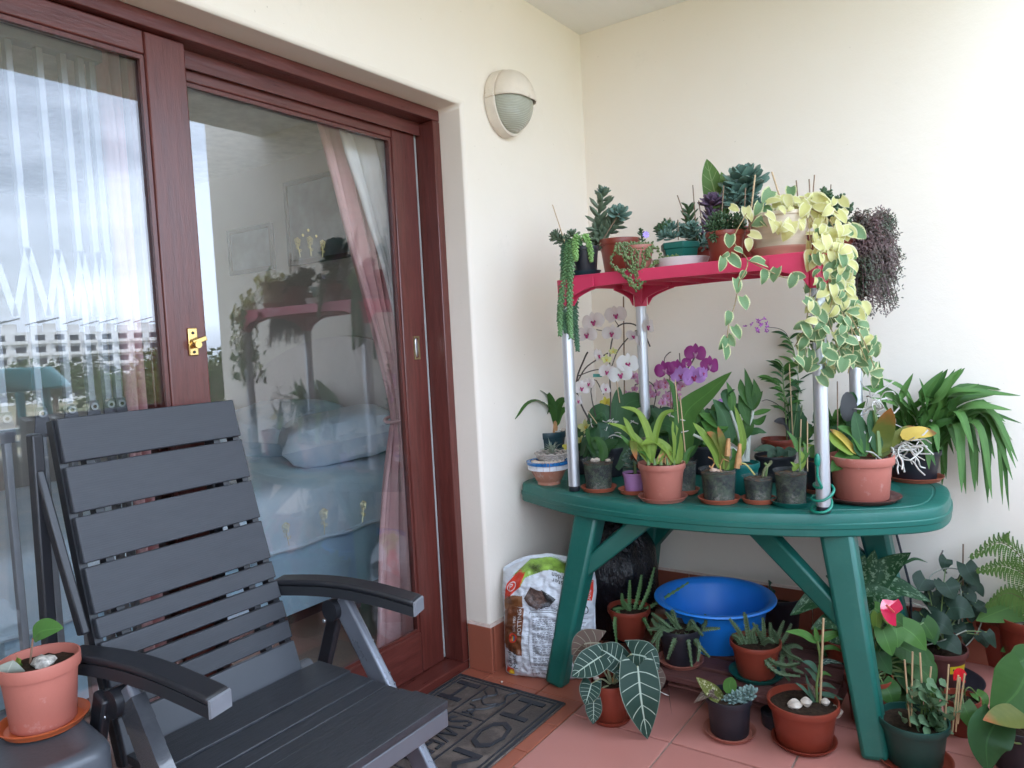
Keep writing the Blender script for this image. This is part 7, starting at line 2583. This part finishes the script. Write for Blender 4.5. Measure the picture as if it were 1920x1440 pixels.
for k in range(22):
    x = random.uniform(1722, 1850); y = random.uniform(1075, 1195)
    dx = random.uniform(-14, 18)
    hleaf(p, (x, y, .05), (x + dx * .5, y + 10, .04), (x + dx, y + random.uniform(20, 34), .03), random.uniform(.04, .075), PD, fold=.1)
for pts in ([(1762, 1240), (1740, 1100, .03), (1765, 1068, .05), (1800, 1068, .02), (1815, 1080)], [(1790, 1230), (1802, 1120), (1798, 1095, .03), (1812, 1082, .02)], [(1780, 1235), (1745, 1150, -.03), (1710, 1130, -.05)], [(1790, 1232), (1830, 1190), (1845, 1150)], [(1735, 1210, -.04), (1770, 1200, -.06), (1812, 1182, -.04)]):
    p.stem(pts, .0024, mat('grey_vine', (.22, .24, .19), .6), 5, 22)
p.stake(1803, 1235, 1806, 1020, .04, .003, DKSTK)
p.stem([(1775, 1075, .06), (1762, 1050, .07), (1768, 1032, .08)], .003, STEMD)
lbl = MB()
for k in range(8):
    a0, a1 = -PI / 2 - .35 + .10 * k + .25, -PI / 2 - .35 + .10 * (k + 1) + .25
    base = math.atan2(-HD.y, -HD.x)
    f = lambda a, z: p.C + Vector((math.cos(base + a + PI / 2) * (p.rb + (p.rt * .94 - p.rb) * z / p.h + .002), math.sin(base + a + PI / 2) * (p.rb + (p.rt * .94 - p.rb) * z / p.h + .002), z))
    lbl.add([f(a0, p.h * .46), f(a1, p.h * .46), f(a1, p.h * .68), f(a0, p.h * .68)], [(0, 1, 2, 3)])
lb_ = part('price_label', lbl, mat('yellow_label', (.58, .46, .02), .5, .08, 20), p.root)
tl_ = MB()
for k in range(4):
    a0 = -PI / 2 + .02 + .09 * k; a1 = a0 + .05
    f2_ = lambda a, z: p.C + Vector((math.cos(base + a + PI / 2) * (p.rb + (p.rt * .94 - p.rb) * z / p.h + .0026), math.sin(base + a + PI / 2) * (p.rb + (p.rt * .94 - p.rb) * z / p.h + .0026), z))
    tl_.add([f2_(a0, p.h * .55), f2_(a1, p.h * .55), f2_(a1, p.h * .61), f2_(a0, p.h * .61)], [(0, 1, 2, 3)])
part('label_print', tl_, INK, lb_)

p = potted('potted_fern', 'fern with long feathery fronds reaching in from the right edge', 1972, 1290, 120, 92, 1180, F0, TERRA2)


def frond(pts, n, pl, mm, hang=.6):
    P_ = spline([p.px(*q) for q in pts], n)
    part('frond_stem', MB().tube(P_, [.0026 - .0018 * i / n for i in range(n + 1)], 5), mat('fern_stem', (.10, .08, .03), .6), p.root)
    for i in range(2, n):
        t = i / n
        ln = pl * math.sin(PI * min(1, .15 + .85 * t)) ** .7 * (1.15 - t * .7)
        d = (P_[i] - P_[i - 1]).normalized()
        for s in (-1, 1):
            o_ = (UP * s * .8 + d * .35 + Vector((0, 0, -hang if s < 0 else -.1)) - FW * .15).normalized()
            b = MB()
            tip = P_[i] + o_ * ln + Vector((0, 0, -.15 * ln))
            Q = spline([P_[i], (P_[i] + tip) / 2 + d * .004, tip], 9)
            for k in range(1, 10):
                dd_ = (Q[k] - Q[k - 1]).normalized()
                for s2 in (-1, 1):
                    sd_ = dd_.cross(FW).normalized() * s2
                    l2 = .011 * (1 - k / 11)
                    b.leaf([Q[k], Q[k] + (sd_ + dd_ * .4) * l2 * .5, Q[k] + (sd_ + dd_ * .5) * l2 + Vector((0, 0, -.002))], .0075, 'ovate', -FW, .2, 3, cross=3)
            part('pinna', b, mm, p.root)


frond([(1955, 1190), (1935, 1080), (1880, 1018, -.03), (1815, 1046, -.05)], 22, .085, FERN)
frond([(1955, 1190), (1940, 1100, -.05), (1890, 1062, -.06), (1828, 1070, -.06)], 22, .080, FERN)
frond([(1955, 1195), (1935, 1140, -.06), (1890, 1112, -.08), (1846, 1138, -.08)], 18, .07, FERN)
frond([(1960, 1190), (1945, 1060, .03), (1910, 1012, .04), (1880, 1006, .04)], 16, .07, FERN)

p = potted('potted_peace_lily', 'large light green leaf and white spathe in terracotta pot, right edge', 1925, 1262, 124, 96, 1182, F0, TERRA2)
hleaf(p, (1935, 1128, -.10), (1890, 1140, -.12), (1830, 1164, -.14), .135, L_GREEN)
b = MB().leaf([p.px(1932, 1178, -.12), p.px(1920, 1168, -.13), p.px(1901, 1178, -.13)], .075, 'ovate', -FW, .3, 12)
part('spathe', b, mat('white_spathe', (.78, .77, .70), .45, .04), p.root, sm=70)
hleaf(p, (1912, 1195, -.1), (1900, 1210, -.11), (1876, 1222, -.12), .06, L_MID)
p = potted('potted_anthurium', 'small anthurium with tiny red flower behind the green pot', 1818, 1385, 66, 50, 1322, F0, TERRA2)
hleaf(p, (1806, 1320, -.06), (1815, 1340, -.08), (1828, 1372, -.09), .075, L_MID)
hleaf(p, (1830, 1300, 0), (1842, 1310, -.02), (1850, 1328, -.03), .05, L_GREEN)
b = MB().leaf([p.px(1808, 1270, -.07), p.px(1798, 1264, -.08), p.px(1788, 1276, -.08)], .034, 'heart', -FW + Vector((0, 0, .5)), .15, 8)
part('spathe', b, mat('scarlet_spathe', (.62, .01, .02), .2, .08, 10, coat=.4), p.root, sm=70)
p.stem([(1812, 1322), (1808, 1290, -.05), (1804, 1268, -.07)], .0016, STEMG)
p = potted('potted_philodendron', 'big glossy heart leaves in black pot at the bottom right corner', 1945, 1462, 110, 90, 1385, F0, BLK)
hleaf(p, (1925, 1262, -.10), (1905, 1300, -.12), (1858, 1345, -.13), .165, L_MID)
p.leaf([(1935, 1340, -.15), (1890, 1346, -.16), (1843, 1350, -.17)], .075, 'lance', L_OLIVE, up=Vector((0, 0, 1)) - FW * .5)
hleaf(p, (1868, 1352, -.12), (1850, 1392, -.15), (1852, 1448, -.16), .125, L_DARK)
hleaf(p, (1930, 1230, -.03), (1915, 1240, -.04), (1880, 1250, -.05), .09, L_MID)
p.stem([(1945, 1390), (1900, 1392, -.1), (1870, 1355, -.12)], .003, STEMG)

p = potted('potted_creeper', 'black pot with dark drooping leaves in the shade behind the basin', 1476, 1190, 90, 74, 1130, F0, BLK)
for k in range(16):
    x = 1440 + random.uniform(0, 80); y = random.uniform(1085, 1130)
    p.leaf([(1476 + random.uniform(-25, 25), 1130), (x, y - 14), (x + random.uniform(-14, 14), y + 14, -.03)], .05, 'ovate', PD)

cb = on_y(1679, 994, -.02); cb2 = on_y(1706, 1098, -.02)
solo('stick', MB().tube([cb2 + Vector((.02, -.10, -.22)), cb2, cb], .0045, 8), mat('dark_cane', (.03, .035, .045), .5), 'thin dark cane leaning on the side wall below the table end', 'cane', cb2 + Vector((.02, -.10, -.22)))

# pot on the side table at the left edge
p = potted('potted_seedling', 'pinkish terracotta pot with one young leaf on the grey side table', 48, 1382, 136, 108, 1262, .5605, TERRAP, saucer=(152, mat('orange_saucer', (.52, .11, .035), .4, .06, 8), 'bright orange saucer on the grey side table'), rim=.2)
p.leaf([(62, 1196), (76, 1184), (96, 1180), (119, 1178)], .052, 'ovate', L_GREEN, up=Vector((0, 0, .7)) - FW * .6)
p.stem([(54, 1262), (58, 1230), (62, 1196)], .0022, mat('brown_stem', (.22, .12, .08), .6))
p.leaf([(22, 1258), (32, 1244, -.02), (40, 1236, -.02)], .035, 'ovate', L_LIME)
p.leaf([(8, 1276, -.05), (16, 1256, -.06), (25, 1238, -.06)], .06, 'ovate', leafmat('leaf_papery_grey', (.30, .33, .27), (.42, .44, .38), .6, .2), up=RT - FW)
p.leaf([(30, 1262), (30, 1250), (26, 1240)], .03, 'ovate', L_GREEN)
pebbles(p, [(80, 1242)], mat('speckled_stone', (.45, .42, .38), .6, .6, 90), .018)
